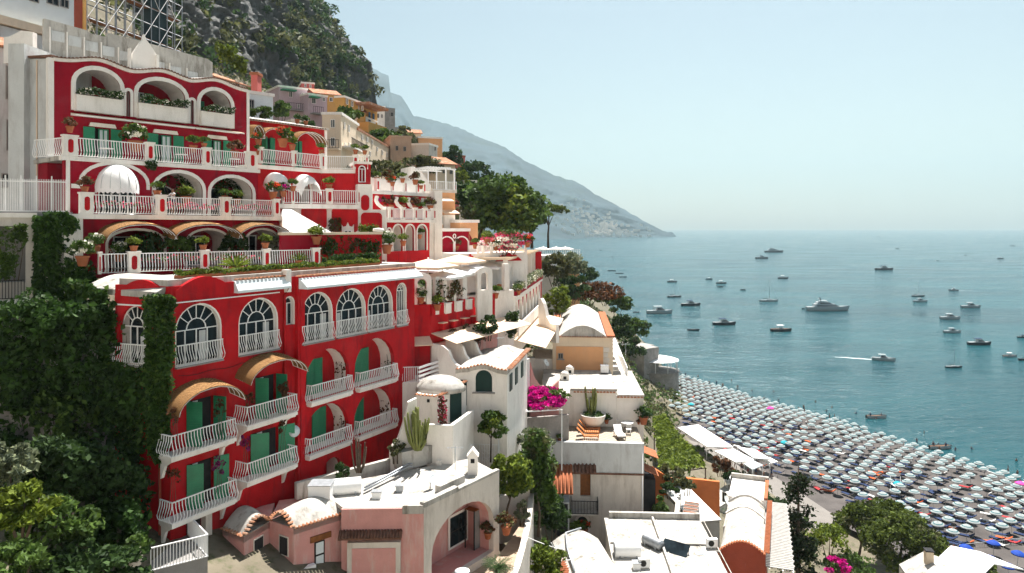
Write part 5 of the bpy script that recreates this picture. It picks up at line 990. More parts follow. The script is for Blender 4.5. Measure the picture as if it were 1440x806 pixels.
m = MB(); m.wall(FBb, rect(0, lB, 23, ZP), [oB], 0, .35, OLDW); m.build('arch_wall', PK); m = MB(); niche(m, FBb, oB, -.35, 1.6, PINK, PINK); m.build('arch_recess', PK)
m = MB(); m.box(FAa, 0, lA-.01, -.35, 0, 23, ZP-.02, PINK); m.build('front_wall', PK); m = MB(); m.plan([(-10.0, 40.9), (-5.3, 40.9), (-3.4, 46.0), (-10.3, 41.5)], 23, ZP-.2, PINK); m.build('core', PK)
m = MB(); m.plan([(p[0], p[1]) for p in inset(bx_, .03)], ZP-.2, ZP, ROOFW); m.build('roof', PK)
m = MB(); m.box(FBb, .0, lB*.42, -.3, .04, ZP, ZP+.28, ROOFW); m.box(FBb, lB*.42, lB, -.25, .03, ZP, ZP+.14, ROOFW); m.box(FBb.off(-.3), lB*.3, lB*.62, -.7, -.3, ZP, ZP+.4, ROOFW); m.build('parapet', PK)
g = Fr(*V(480, 42.2), 4.6, 4.2); m = MB(); m.box(g, -2.8, 7.4, -.3, 0, ZP-.4, ZP+.55, ROOFW); m.box(g, 3.6, 6.6, .0, 1.0, ZP, ZP+1.15, ROOFW); m.build('parapet', PK)
m = MB(); x, y = V(665, 43.6); m.box(WF, x-.3, x+.3, -y-.35, -y+.35, ZP, ZP+1.1, WHITE); m.prism(WF, [(x-.36, ZP+1.1), (x+.36, ZP+1.1), (x, ZP+1.55)], -y-.36, -y+.36, WHITE); m.box(WF, x-.12, x+.12, -y+.351, -y+.36, ZP+.72, ZP+.98, DARK); m.build('chimney', PK)
def patch(c, z, rise, axis=0): 
    def fn(u, v):
        a = [c[0][k]+(c[1][k]-c[0][k])*u for k in (0, 1)]; b = [c[3][k]+(c[2][k]-c[3][k])*u for k in (0, 1)]; e = math.sin(math.pi*(u if axis == 0 else v))*.8+.2*math.sin(math.pi*u)*math.sin(math.pi*v)
        return (a[0]+(b[0]-a[0])*v, a[1]+(b[1]-a[1])*v, z+rise*e)
    return fn
def wing_roof(c, z, rise, ax):
    m = MB(); fn = patch(c, z, rise, ax); m.grid(fn, 14, 14, ROOFW); m.plan([tuple(p) for p in c], z-.35, z-.01, ROOFW); m.build('roof_vault', PK); return fn
def wpath(fn, u0, v0, u1, v1, f, n=10): 
    o = []
    for i in range(n+1):
        p = fn(u0+(u1-u0)*i/n, v0+(v1-v0)*i/n); o.append(((p[0]-f.x)*f.ux+(p[1]-f.y)*f.uy, p[2]))
    return o
C1q = [c1, c2, (c2[0]-1.2, c2[1]+1.6), c0]; fn1 = wing_roof([c1, c2, (c2[0]-1.3, c2[1]+1.6), c0], 29.4, .75, 0)
fn2 = wing_roof([c3, c4, (c4[0]-1.8, c4[1]+2.2), (c2[0]+.05, c2[1]+.1)], 29.45, .8, 1)
fD = Fr(*c1, c2[0]-c1[0], c2[1]-c1[1]); fC = Fr(*c0, c1[0]-c0[0], c1[1]-c0[1]); fE = Fr(*c2, c3[0]-c2[0], c3[1]-c2[1]); fF = Fr(*c3, c4[0]-c3[0], c4[1]-c3[1])
m = MB(); tile_edge(m, fD, wpath(fn1, 0, 0, 1, 0, fD), -.12, .2, TILE, .2, .085); tile_edge(m, fC, wpath(fn1, 0, 1, 0, 0, fC), -.12, .2, TILE, .2, .085); tile_edge(m, fE, wpath(fn2, 0, 1, 0, 0, fE), -.12, .2, TILE, .2, .085); tile_edge(m, fF, wpath(fn2, 0, 0, 1, 0, fF), -.12, .2, TILE, .2, .085); m.build('roof_tiles', PK)
for ff, a, b, y0, y1 in ((fD, 357, 369, 757, 782), (fE, 394, 405, 755, 781)):
    s0, s1 = ff.S(a), ff.S(b); z1, z0 = ff.Z((a+b)/2, y0), ff.Z((a+b)/2, y1); m = MB(); m.box(ff, s0-.06, s1+.06, .0, .04, z0, z1+.06, OLDW); o = m.build('window', PK); m = MB(); m.box(ff, s0, s1, .041, .05, z0+.05, z1, DARK); m.build('pane', o)
s0, s1 = fF.S(442), fF.S(456); m = MB(); m.box(fF, s0, s1, .0, .05, 26.2, 28.35, IRON); o = m.build('glass_door', PK); m = MB(); [m.box(fF, s0+.07, s1-.07, .051, .06, 26.3+k*.7, 26.9+k*.7, PALE) for k in range(3)]; m.build('pane', o); m = MB(); m.box(fF, fF.S(436), fF.S(465), .0, .09, 28.4, 28.7, WOOD); m.build('lintel', PK)
m = MB(); f = Fr(*V(418, 35.8), 4.2, .8); m.box(f, 0, f.S(498), -.15, 0, 23, 26.3, PINK); m.box(f, -.05, f.S(499), -.18, .05, 26.3, 26.38, OLDW); m.build('balcony_parapet', PK)
ac_unit('air_conditioner', fF, fF.S(430), .06, 26.75, 'white air conditioner with a round black fan on the pink wall')
x0 = FAa.S(480); tile_roof(PK, FAa, -.1, FAa.S(566), .02, .45, 28.75, 28.5, TILED, 'tile_canopy', .16)
for a, b in ((488, 563),): m = MB(); f = FAa.off(.28); s0, s1 = f.S(a), f.S(b); m.box(f, s0, s1, -.26, 0, 23, 28.2, OLDW); o = m.build('door_surround', PK); m = MB(); m.box(f, s0+.25, s1-.25, 0, .03, 23, 27.9, PINK); m.build('door', o)
m = MB(); m.box(FAa, FAa.S(566), lA, -.3, .06, ZP-.3, ZP+.15, ROOFW); m.build('parapet', PK)
rB = FBb.off(-1.9); s0, s1 = rB.S(632), rB.S(655); m = MB(); m.box(rB, s0-.15, s1+.15, 0, .06, 25.5, 27.55, WHITE); o = m.build('window', PK); m = MB(); m.box(rB, s0, s1, .061, .08, 25.65, 27.4, GLASS); m.build('pane', o); m = MB(); m.box(rB, s0, s1, .085, .1, 26.5, 26.56, IRON); m.box(rB, (s0+s1)/2-.03, (s0+s1)/2+.03, .085, .1, 25.65, 27.4, IRON); m.build('bars', o)
m = MB(); m.prism(rB, arch(rB.S(637), rB.S(652), 27.85, 28.6), 0, .03, CREAM); m.build('blind_arch', PK)
t = thing('lattice_cabinet', 'tall dark lattice cabinet standing inside the peeling white arch', 'cabinet', FBb.W(FBb.S(674), -1.0, 25)); f = FBb.off(-1.0); m = MB(); s0, s1 = f.S(667), f.S(683)
for a in (s0, s1-.06): m.box(f, a, a+.06, -.06, 0, 24.5, 27.6, IRON); m.box(f, a, a+.06, -.76, -.7, 24.5, 27.6, IRON)
for zz in (24.6, 27.55): m.box(f, s0+.003, s1-.003, -.75, -.01, zz, zz+.05, WOOD)
m.build('frame', t); m = MB(); m.box(f, s0+.06, s1-.06, -.06, -.04, 24.65, 27.5, GREYC); m.build('mesh_panel', t)
def tank(px, py, d, l, r, rz, label, m=PAINT, tilt=0):
    c = P(px, py, d); t = thing('water_tank', label, 'water tank', c); u = Vector((math.cos(rz)*math.cos(tilt), math.sin(rz)*math.cos(tilt), math.sin(tilt))); b = MB()
    b.tube([c-u*l/2, c-u*(l/2-.03), c-u*l*.2, c+u*l*.2, c+u*(l/2-.03), c+u*l/2], r, m, 16); o = b.build('drum', t); v = Vector((-u.y, u.x, 0)).normalized()
    for s in (-.32, .32): b = MB(); [b.box(Fr((c+u*l*s).x, (c+u*l*s).y, v.x, v.y), k*r*.8-.05, k*r*.8+.05, -.05, .05, c.z-r-.45, c.z-.1, STEEL) for k in (-1, 1)]; b.build('support', t)
    for s in (-.5, .5): b = MB(); b.tube([c+u*l*s*.985, c+u*l*s*1.015], r*.86, STEEL, 16); b.build('end_cap', t)
    return t
tank(486, 684, 40.3, 1.7, .46, .25, 'white horizontal water tank lying on the roof of the pink house')
c = P(452, 690, 39.5); t = thing('roof_cabinet', 'white boxy roof cabinet next to the horizontal tank', 'cabinet', c); m = MB(); m.box(WF, c.x-.6, c.x+.6, -c.y-.5, -c.y+.5, 29.8, 30.75, PAINT); m.build('case', t); m = MB(); m.box(WF, c.x-.64, c.x+.64, -c.y-.54, -c.y+.54, 30.752, 30.8, STEEL); m.build('lid', t)
t = thing('roof_pipe', 'pair of grey pipes running across the white roof of the pink house', 'pipe', P(540, 672, 41)); m = MB()
for dz in (0, .1): m.tube([P(512, 690, 40.2)+Vector((0, dz*2, dz)), P(545, 672, 42)+Vector((0, dz*2, dz)), P(574, 656, 43.7)+Vector((0, dz*2, dz)), P(580, 656, 43.7)+Vector((0, dz*2, dz))], .06, STEEL, 6)
m.build('pipe_run', t)
# courtyard and its curved wall
cw = [(V(747, 51)), V(745, 48), V(741, 45), V(735, 42.5), V(727, 40), V(716, 38)]
m = MB(); pts = [P_ for P_ in cw]; m.plan([B1_, *pts, (-3, 36.5), A1, (-4.5, 41)], 24.2, 24.75, mat('courtyard_paving', (.36, .27, .2), .95, .2, 1.2)); m.build('courtyard_paving', kind='structure')
t = thing('garden_wall', 'peeling white curved wall around the courtyard of the pink house', 'wall', (cw[2][0], cw[2][1], 20)); m = MB()
for a, b in zip(cw, cw[1:]): f = Fr(a[0], a[1], b[0]-a[0], b[1]-a[1]); m.box(f, 0, math.dist(a, b)+.05, -.18, .18, 18, 25.9, OLDW)
m.build('wall', t)
m = MB(); m.plan([V(205, 33.5), V(316, 34.6), V(310, 37.6), V(300, 38.5), V(240, 35.6)], 24.2, 27.3, mat('shade_toned_paving', (.10, .095, .1), .95, .3, 1.0)); m.build('hotel_forecourt', kind='structure')  # shade of the gap below the hotel is put into this paving colour
f = fpx(692, 49, 745, 50.5); t = thing('boundary_wall', 'shaded grey wall at the back of the courtyard', 'wall', f.W(1, 0, 24)); m = MB(); m.box(f, f.S(690), f.S(745), -.3, 0, 23, 26.3, OLDW); m.build('wall', t)
t = thing('iron_gate', 'white wrought iron gate of scrolls under the lemon tree', 'gate', P(690, 640, 51)); f = fpx(650, 50.4, 712, 50.0); m = MB(); z0, z1 = 27.4, 29.9
railing(m, f, f.S(668), f.S(700), .3, z0, 2.3, 0, .17); m.tube([f.W(f.S(700)+.1, .3, z0), f.W(f.S(700)+.1, .3, z1+.2)], .05, PAINT, 5)
for i in range(4):
    for j in range(4): m.tube([f.W(f.S(670)+.2+.4*i+.14*math.cos(t_*math.pi/4), .32, z0+.3+.5*j+.14*math.sin(t_*math.pi/4)) for t_ in range(8)], .018, PAINT, 4)
m.build('gate_leaf', t); f2 = fpx(650, 48.4, 660, 48.4); ac_unit('air_conditioner', f2, f2.S(656), 0, 29.6, 'grey white air conditioner on the low wall beside the white house')
# ================= WHITE COMPLEX LOWER RIGHT =================
Q = thing('house', 'white low house with a red arched gable, vaulted roofs and clay tile edging', 'house', P(940, 800, 52)); f = fpx(858, 51, 1015, 50.6); q = f.S; ZQ = 21.2
m = MB(); m.box(f, q(862), q(1012), -6.6, 3, 10, ZQ, WHITE); m.build('wall', Q); m = MB(); m.box(f, q(860), q(1013), -6.8, 3.1, ZQ+.003, ZQ+.15, ROOFW); m.box(f, q(868), q(1013), -7.1, -6.8, 10, ZQ+.6, ROOFW); [m.box(f, q(868)+i*1.25, q(868)+i*1.25+.06, -6.7, 3, ZQ+.15, ZQ+.19, ROOFW) for i in range(1, 7)]; m.box(f, q(935), q(938), -6.6, 3, ZQ+.15, ZQ+.42, ROOFW); m.box(f, q(862), q(1013), -2.2, -2.05, ZQ+.19, ZQ+.3, ROOFW); m.build('roof', Q)
g = fpx(1015, 52.2, 1077, 51.1); s0, s1 = g.S(1013), g.S(1076); zr = g.Z(1045, 780); o = [(s0, 10), (s0, zr)]+[(s0+(s1-s0)*i/14, zr+.95*math.sin(math.pi*(.04+.88*i/14))) for i in range(15)]+[(s1, zr+.2), (s1, 10)]
m = MB(); m.prism(g, o, -5.0, 0, REDBR); m.build('gable_wall', Q); m = MB(); pr = o[1:-1]; k = len(pr)
m.add([g.W(a, n, z+.06) for n in (.02, -5.05) for a, z in pr], [(i, i+1, i+1+k, i+k) for i in range(k-1)], ROOFW, True); m.build('roof_vault', Q)
m = MB(); g3 = g.off(-5.06); pr3 = [(s0-.2, zr-.55)]+[(s0-.2+(s1-s0-.1)*i/12, zr-.25+.75*math.sin(math.pi*i/12)) for i in range(13)]+[(s1-.3, zr-.55)]; m.prism(g3, pr3+[(s1-.3, 10), (s0-.2, 10)], -5.5, 0, ROOFW); m.strip(g3, pr3[1:-1], .16, -3.0, -2.8, WHITE); m.strip(g3, [(a, z+.02) for a, z in pr3[1:-1]], .3, -5.6, -5.4, WHITE); m.build('rear_vault', Q)
m = MB(); tile_edge(m, g, [(a, z+.05) for a, z in pr], -.05, .3, TERRA, .2, .09); sg = g.side(s1); tile_edge(m, sg, [(0, zr+.35), (10.5, zr+.35)], -.1, .3, TERRA, .26, .11); m.box(g, s0-.7, s0-.02, -.05, .1, 10, zr, ROOFW); m.build('roof_tiles', Q)
m = MB(); [m.box(g, s0-.45, s0-.02, .1, .2, zr-.25*i-.25, zr-.25*i-.12, TERRA) for i in range(10)]; m.build('tile_steps', Q)
g2 = g.off(-10.6); m = MB(); m.box(g2, s0-.2, s1-.2, -5, 0, 10, zr+.3, WHITE); m.box(g2, s0-.3, s1-.1, -5.1, -4.8, zr+.3, zr+.7, ROOFW); m.box(g2, s1-.4, s1-.1, -4.8, 0, zr+.3, zr+.5, TERRA); m.build('rear_terrace', Q)
h = fpx(796, 47.5, 892, 48.2); m = MB(); m.barrel(h, h.S(796), h.S(866), -4.5, 2.5, 22.0, .75, 9, ROOFW, 14); m.build('roof_vault', Q); m = MB(); sg = fpx(793, 47, 803, 52.5); tile_edge(m, sg, [(0, 22.05), (5.5, 22.05)], -.3, .3, TERRA, .28, .12); m.build('roof_tiles', Q)
m = MB(); m.tube([h.W(h.S(803), 1, 22.4), h.W(h.S(807), -2, 22.6), h.W(h.S(815), -4.2, 22.7), h.W(h.S(840), -4.4, 22.9)], .07, STEEL, 6); m.build('pipe', Q)
tank(882, 772, 51.2, 1.85, .6, .0, 'large white water tank lying on the white roof at the bottom'); tank(918, 762, 52.5, 1.6, .36, -.9, 'tilted grey solar water tank above its panel', STEEL)
t = thing('solar_panel', 'dark glass solar panel tilted on the white roof', 'solar panel', P(945, 780, 51.5)); c = P(947, 781, 51.5); f = Fr(c.x, c.y, .8, -.6); m = MB(); m.add([f.W(a, n, z) for a in (-1, 1) for n, z in ((-.7, c.z+.75), (.8, c.z-.35), (.8, c.z-.41), (-.7, c.z+.69))], [(0, 1, 2, 3), (4, 5, 6, 7), (0, 4, 5, 1), (1, 5, 6, 2), (2, 6, 7, 3), (3, 7, 4, 0)], GLASS); m.build('panel', t)
m = MB(); [m.tube([f.W(a, n, ZQ+.1), f.W(a, n, z)], .03, STEEL, 4) for a in (-.9, .9) for n, z in ((-.65, c.z+.68), (.75, c.z-.35))]; m.build('frame', t)
t = thing('slatted_pergola', 'weathered grey slatted roof running along the red gabled house', 'pergola', P(1090, 770, 54)); f = fpx(1079, 51, 1076, 64); l_ = 13; m = MB(); zz = 20.6
m2 = mat('grey_slats', (.33, .32, .3), .9, .2, 3); [m.box(f, i*.28, i*.28+.21, -.1, 1.75+.06*(i % 3), zz-.02*(i % 2), zz+.05, m2) for i in range(int(l_/.28))]; m.build('slats', t)
for n in (.1, 1.0, 1.7): m = MB(); m.box(f, -.2, l_, n, n+.08, zz-.14, zz-.025, PAINT); m.build('beam', t)
for s in (.3, 6.5, 12.5): m = MB(); m.box(f, s, s+.12, 1.6, 1.72, 10, zz-.15, PAINT); m.build('post', t)
f = fpx(976, 66, 1013, 66.5); t = thing('shed', 'shed with a white dotted sheet roof and grey front', 'shed', f.W(1, 0, 12)); SH = wave_mat('dotted_sheet', (.72, .72, .7), (.5, .5, .5), 3.0, 'X', .7, 'SIN', .0, (.8, .9)); m = MB(); z = f.Z(990, 733)
m.box(f, f.S(976), f.S(1012), -7, 0, 10, z-.12, GREYW); m.build('wall', t); m = MB(); m.add([f.W(a, n, zz) for a in (f.S(974), f.S(1013)) for n, zz in ((.2, z), (-7.2, z+.55), (-7.2, z+.65), (.2, z+.1))], [(0, 1, 2, 3), (4, 5, 6, 7), (0, 4, 5, 1), (1, 5, 6, 2), (2, 6, 7, 3), (3, 7, 4, 0)], SH); m.build('roof', t)
f = fpx(900, 74, 1013, 73); t = thing('garden_wall', 'rust orange garden wall under the vine pergola', 'wall', f.W(4, 0, 12)); m = MB(); m.prism(f, [(f.S(918), 10), (f.S(918), 20.0), (f.S(940), 19.0), (f.S(960), f.Z(960, 672)), (f.S(1012), f.Z(1012, 678)), (f.S(1012), 10)], -.4, 0, ORNG); m.build('wall', t)
f = fpx(922, 58, 948, 59); t = thing('garden_wall', 'rust red garden wall with a curved pink coping beside the grey house', 'wall', f.W(1, 0, 14)); m = MB(); m.prism(f, [(f.S(923), 12), (f.S(923), 21.2), (f.S(930), 21.0), (f.S(940), 20.5), (f.S(946), 20.2), (f.S(946), 12)], -.35, 0, REDBR); m.build('wall', t); m = MB(); m.strip(f, [(f.S(922), 21.25), (f.S(930), 21.05), (f.S(940), 20.55), (f.S(947), 20.2)], .14, -.42, .06, CREAM); m.build('coping', t)
f = fpx(948, 60, 955, 70); t = thing('garden_wall', 'narrow white lane wall beside the dotted shed', 'wall', f.W(1, 0, 14)); m = MB(); m.box(f, 0, 10, -.2, .2, 10, 18.9, OLDW); m.build('wall', t)
f = fpx(1300, 62, 1385, 61); t = thing('house', 'white gabled roof with a square chimney at the bottom right corner', 'house', f.W(3, 0, 8)); q = f.S; m = MB(); m.box(f, q(1290), q(1420), -5, 1, 3, 13.0, WHITE); m.build('wall', t); m = MB(); m.prism(f, [(q(1290), 13.2), (q(1327), 14.6), (q(1420), 13.2), (q(1420), 13.0), (q(1290), 13.0)], -5, 1.2, ROOFW); m.build('roof', t); m = MB(); m.box(f, q(1319), q(1330), -3.5, -2.8, 13.8, 15.5, CREAM); m.box(f, q(1319)-.06, q(1330)+.06, -3.56, -2.74, 15.5, 15.6, DARK); m.build('chimney', t)
f = fpx(1370, 63, 1440, 66); t = thing('glass_canopy', 'white framed canopy roof at the bottom right edge', 'canopy', f.W(2, 0, 12)); m = MB(); m.prism(f, [(f.S(1372), 13.5), (f.S(1398), 14.6), (f.S(1440), 13.2), (f.S(1440), 13.1), (f.S(1398), 14.5), (f.S(1372), 13.4)], -4, 0, PAINT); m.build('frame', t)
# ================= PLANTS =================
def inpoly(P_, x, y):
    c = False
    for (x0, y0), (x1, y1) in zip(P_, P_[1:]+P_[:1]):
        if (y0 > y) != (y1 > y) and x < (x1-x0)*(y-y0)/(y1-y0)+x0: c = not c
    return c
def creeper(name, label, fr, poly, n0, n1, count, m, size=.16, cat='climbing plant', extra=None, exfrac=.25, hang=0.0, clump=0):
    """leaves spread over an outline given in photo pixels on plane fr"""
    rnd = random.Random(seed()); sz = [(fr.S(x), fr.Z(x, y)) for x, y in poly]; lo = [min(p[i] for p in sz) for i in (0, 1)]; hi = [max(p[i] for p in sz) for i in (0, 1)]; A = []; B = []
    while len(A)+len(B) < count:
        a, z = rnd.uniform(lo[0], hi[0]), rnd.uniform(lo[1], hi[1])
        w9 = min(.5, (hi[0]-lo[0])*.16)
        if not inpoly(sz, a+rnd.gauss(0, size*.7)+w9*fract(a*.9, z*.9, 7, 3), z+rnd.gauss(0, size*.7)+w9*fract(a*1.1, z*1.1, 3, 3)): continue
        if clump and fract(a*clump, z*clump, len(label), 3) < -.05 and rnd.random() < .85: continue
        d = .5+.5*fract(a*.8, z*.8, 2, 3); (B if extra and rnd.random() < exfrac else A).append(fr.W(a, n0+(n1-n0)*min(1, max(0, d*rnd.uniform(.3, 1.2))), z))
    t = thing(name, label, cat, (A[0][0], A[0][1], min(p[2] for p in A))); b = MB(); b.leaves(A, size, m, seed(), .2)
    if B: b.leaves(B, size, extra, seed(), .2)
    b.build('foliage', t, normals=False); s = MB(); c = sum(p[0] for p in sz)/len(sz); rr = random.Random(seed())
    for i in range(4):
        a = lo[0]+(hi[0]-lo[0])*(.2+.2*i); s.tube([fr.W(a+(c-a)*.3, n0+.01, lo[1]), fr.W(a+rr.uniform(-.2, .2), n0+.02, (lo[1]+hi[1])/2), fr.W(a, n0+.02, lo[1]*.3+hi[1]*.7)], .03, BARK, 4, .012)
    s.build('stem', t); return t
# potted plants: prototypes once, then copies
POT = {}
def pot_proto(kind):
    t = thing('potted_plant', None, None, (0, 0, 0)); b = MB()
    b.lathe((0, 0, 0), [(.13, 0), (.15, .02), (.22, .32), (.25, .33), (.25, .4), (.21, .4), (.2, .36), (0, .35)], TERRA, 14); b.build('pot', t); f = MB(); sd_ = seed()
    if kind == 'agave':
        for i in range(26):
            a = i*2.4; e = .3+.9*(i/26); L_ = .75; d = Vector((math.cos(a)*math.cos(e), math.sin(a)*math.cos(e), math.sin(e))); q = Vector((-math.sin(a), math.cos(a), 0))*.035; o = Vector((0, 0, .36))
            f.add([o-q, o+q, o+d*L_*.6+q*.9, o+d*L_+Vector((0, 0, -.12)), o+d*L_*.6-q*.9], [(0, 1, 2, 3, 4)], LEAFY)
    else:
        m1, m2 = {'green': (LEAF, LEAFY), 'dark': (LEAFD, LEAF), 'yellow': (LEAFY, LEAFY), 'rose': (LEAF, ROSE), 'white': (LEAF, WFLOW), 'red': (LEAF, mat('red_flower', (.55, .06, .02), .6, .3, leaf=True)), 'magenta': (LEAF, MAGENTA), 'dry': (LEAFR, LEAFO)}[kind]
        f.leaves(crown_pts((0, 0, .62), (.36, .36, .3), 12, 26, sd_, .5, -.3), .1, m1, sd_); f.leaves(crown_pts((0, 0, .66), (.38, .38, .3), 8, 14, sd_+1, .5, -.2), .08, m2, sd_+1)
    f.build('foliage', t, normals=False); return t
def potted(px, py, d, h, kind, label, cat='potted plant', group='potted plants on the terraces'):
    c = P(px, py, d); sc = h/.95; first = kind not in POT
    if first: POT[kind] = pot_proto(kind)
    t = POT[kind] if first else dup(POT[kind], c)
    t.location = c; t.rotation_euler = (0, 0, px*1.7); t.scale = (sc, sc, sc); t['label'] = label; t['category'] = cat; t['group'] = group; return t
D2 = lambda px: B2.off(-.05).D(px); D3 = lambda px: B3.off(-.05).D(px); DT = lambda px: TB.D(px); DC = lambda px: T2.D(px)
for a in ((98, 186.5, D2(98), .85, 'dry', 'russet plant in a clay pot on the leftmost top terrace pillar'), (190, 214, D2(190)+1.2, 1.7, 'white', 'big flowering shrub in a pot between the first two green windows'), (272, 214, D2(272)+.9, 1.1, 'green', 'leafy pot in front of the third green window, left of it'), (287, 208, D2(291), .75, 'green', 'small leafy pot on the pillar left of the third green window'), (330, 222, D2(330)+.8, 1.2, 'dry', 'russet bush in a pot at the right end of the top terrace'),
    (119, 271.5, D3(121), .9, 'dry', 'straw coloured plant in a clay bowl on the corner pillar left of the dome awning'), (221, 277, D3(226), .95, 'green', 'leafy clay pot on the pillar right of the dome awning'), (316, 282, D3(317), .75, 'green', 'leafy clay pot on the pillar before the right loggia'), (262, 287, D3(262)+1.3, 1.2, 'yellow', 'yellow green bush behind the railing under the middle loggia'), (334, 288, D3(334)+1.0, 1.0, 'green', 'green bush behind the railing under the right loggia'),
    (116, 374.5, 38.6, 1.35, 'white', 'white flowering pot on the ledge at the hotel corner beside the ivy'), (134, 357, 39.6, 1.1, 'white', 'silvery flowering pot left of the first reed awning post'), (167, 368, DT(167)+1, 1.1, 'white', 'white flowering bush behind the lower railing below the first reed awning'), (188, 355, DT(188), .9, 'yellow', 'clay urn of yellow green leaves on the double panelled pillar'), (285.5, 353, DT(287), .9, 'yellow', 'clay urn on the second pillar of the lowest railing'), (373, 350, DT(374), .95, 'yellow', 'clay urn on the third pillar of the lowest railing'),
    (332, 390, 41.5, 1.5, 'agave', 'spiky palm like plant in a clay pot before the lowest railing'), (420, 376, 46.5, 1.1, 'agave', 'spiky plant in a clay pot at the end of the lowest railing'), (445, 344, 47.6, 1.3, 'yellow', 'clay urn of green leaves on the pillar beside the garden wall'),
    (363, 204, DC(363)+.4, .9, 'red', 'red flowering hanging pot left of the striped awnings'), (363.5, 218, DC(364), .7, 'green', 'leafy pot on the corner post below the striped awnings'), (398, 207, DC(398)+.4, 1.5, 'red', 'large russet and red pot between the two striped awnings'), (411, 211, DC(411), 1.0, 'yellow', 'yellow green pot in front of the second striped awning'), (452, 217, DC(452)-.1, .85, 'green', 'leafy pot at the bend of the upper white railing'), (500, 217, 54.9, .8, 'green', 'green pot on the paired red panelled posts, left one'), (513, 217.5, 54.9, .75, 'green', 'green pot at the far end of the upper railing'),
    (418, 174, 59, .8, 'dark', 'clay pot on the white eave above the striped awning, left one'), (430, 176, 60, .8, 'dark', 'clay pot on the white eave above the striped awning, right one'),
    (384, 280, 49.5, 1.2, 'red', 'wide bowl of orange flowers on the swooping wall end'), (412, 269, 52, .9, 'green', 'small pot on the white railing post below the curved canopies'), (463, 267, 53.4, 1.0, 'yellow', 'yellow flowering pot on the double red panelled pillar'), (398, 277, 51.6, 1.0, 'magenta', 'magenta flowers spilling beside the swooping wall'),
    (530, 256, 60, .9, 'green', 'clay pot at the near end of the white panelled terrace'), (546, 257, 61, 1.1, 'dry', 'orange clay pots crowding the middle of the white panelled terrace'), (552, 262, 61, .9, 'red', 'clay pot beside the yellow sign panel on the white terrace'), (566, 257, 62, .9, 'green', 'hanging clay pot before the stair tower'), (584, 260, 63, 1.1, 'dry', 'clay pot with a bare plant on the white terrace end'), (592, 266, 63.5, .8, 'green', 'small clay pot on the lower step of the white terrace'),
    (538, 297, 59.5, 1.3, 'dry', 'tall clay pot right of the first white scroll'), (548, 297, 60, 1.3, 'dry', 'tall clay pot left of the second white scroll'), (565, 297, 61, 1.3, 'yellow', 'tall clay pot between the second and third scroll'), (581, 297, 61.5, 1.2, 'dry', 'clay pot at the third white scroll'), (590, 300, 62, 1.0, 'green', 'wide clay bowl with green leaves by the last scroll'), (605, 297, 62.5, 1.2, 'dry', 'cluster of clay pots at the end of the red strip'), (531, 296, 59, 1.1, 'magenta', 'magenta flowers at the first white scroll'),
    (590, 336, 60.6, .9, 'green', 'clay pot standing in the rightmost slim white arch'), (567, 346, 56, 1.0, 'yellow', 'yellow green clay pot on the white wall before the slim arches'), (544, 357, 52, 1.6, 'white', 'tall flowering urn at the corner of the ivy garden wall'),
    (631, 353, 69, 1.2, 'dry', 'tall clay urn in front of the left white double arch'), (642, 353, 69, 1.2, 'dry', 'tall clay urn in front of the right white double arch'), (685, 344, 67, 1.3, 'yellow', 'orange urn on the wall before the big tree'), (742, 348, 67.5, 1.2, 'red', 'orange urn at the right end of the flower terrace'), (668, 350, 67, 1.0, 'green', 'clay pots on the shelf left of the flower terrace'), (697, 352, 67, 1.0, 'red', 'clay pot among the pink flowers of the terrace, left one'),
    (615, 437, 53.6, 1.2, 'yellow', 'clay pot hanging on the red parapet beside the arched frame'), (697, 420, 59.5, 1.1, 'green', 'orange pot right of the white restaurant arch'), (729, 415, 64.5, 1.0, 'green', 'orange pot at the near end of the flower boxes on the colonnade'), (592, 427, 53, 1.1, 'white', 'white flowering plant inside the left arched frame'),
    (905, 597, 65.2, 1.7, 'dark', 'dark leaved plant in a clay pot at the corner of the sun terrace'), (853, 596, 65.4, .9, 'dark', 'small agave pot right of the white cactus bowl'), (898, 597, 65.6, .5, 'dry', 'low clay pot beside the dark leaved plant'), (787, 622, 61.4, .7, 'green', 'small pot under the edge of the bougainvillea pergola'),
    (811, 755, 59.5, 1.3, 'yellow', 'yellow green plant on the stair landing of the grey house'), (822, 752, 59.8, 1.2, 'red', 'orange flowering pot at the top of the iron stair'), (660, 712, 46, .7, 'green', 'small pot on the roof edge of the pink house near the chimney'), (686, 758, 43.5, 1.0, 'dry', 'clay pots on the sunny courtyard floor'), (712, 752, 43.2, 1.3, 'dry', 'orange leaved plant along the curved courtyard wall')): potted(*a)
# planter flowers in the scalloped loggias and along railings
def row_plant(name, label, f, a0, a1, n, z, hgt, wdt, count, m, m2=None, frac=.3, size=.1, box=None):
    rnd = random.Random(seed()); A = []; B = []
    for i in range(count):
        a = rnd.uniform(a0, a1); e = .6+.5*fract(a*1.4, z, n, 3); p = f.W(a, n+rnd.uniform(-wdt, wdt), z+hgt*e*rnd.random()**.7); (B if m2 and rnd.random() < frac else A).append(p)
    t = thing(name, label, 'plant', f.W((a0+a1)/2, n, z)); b = MB(); b.leaves(A, size, m, seed())
    if B: b.leaves(B, size*.9, m2, seed())
    b.build('foliage', t, normals=False)
    if box: b = MB(); b.box(f, a0, a1, n-wdt*.8, n+wdt*.8, z-box, z+.02, TERRA); b.build('planter', t)
    return t
for (a, b, z), l in zip(SP, ('dark flowering plants in the planter of the left scalloped loggia', 'dark flowering plants in the planter of the middle scalloped loggia', 'dark flowering plants in the planter of the right scalloped loggia')): f = B1.off(.3); row_plant('planter_flowers', l, f, f.S(a+5), f.S(b), .18, 53.2, .6, .25, 900, LEAFD, WFLOW, .14, .1)
f = B3.off(-.35)
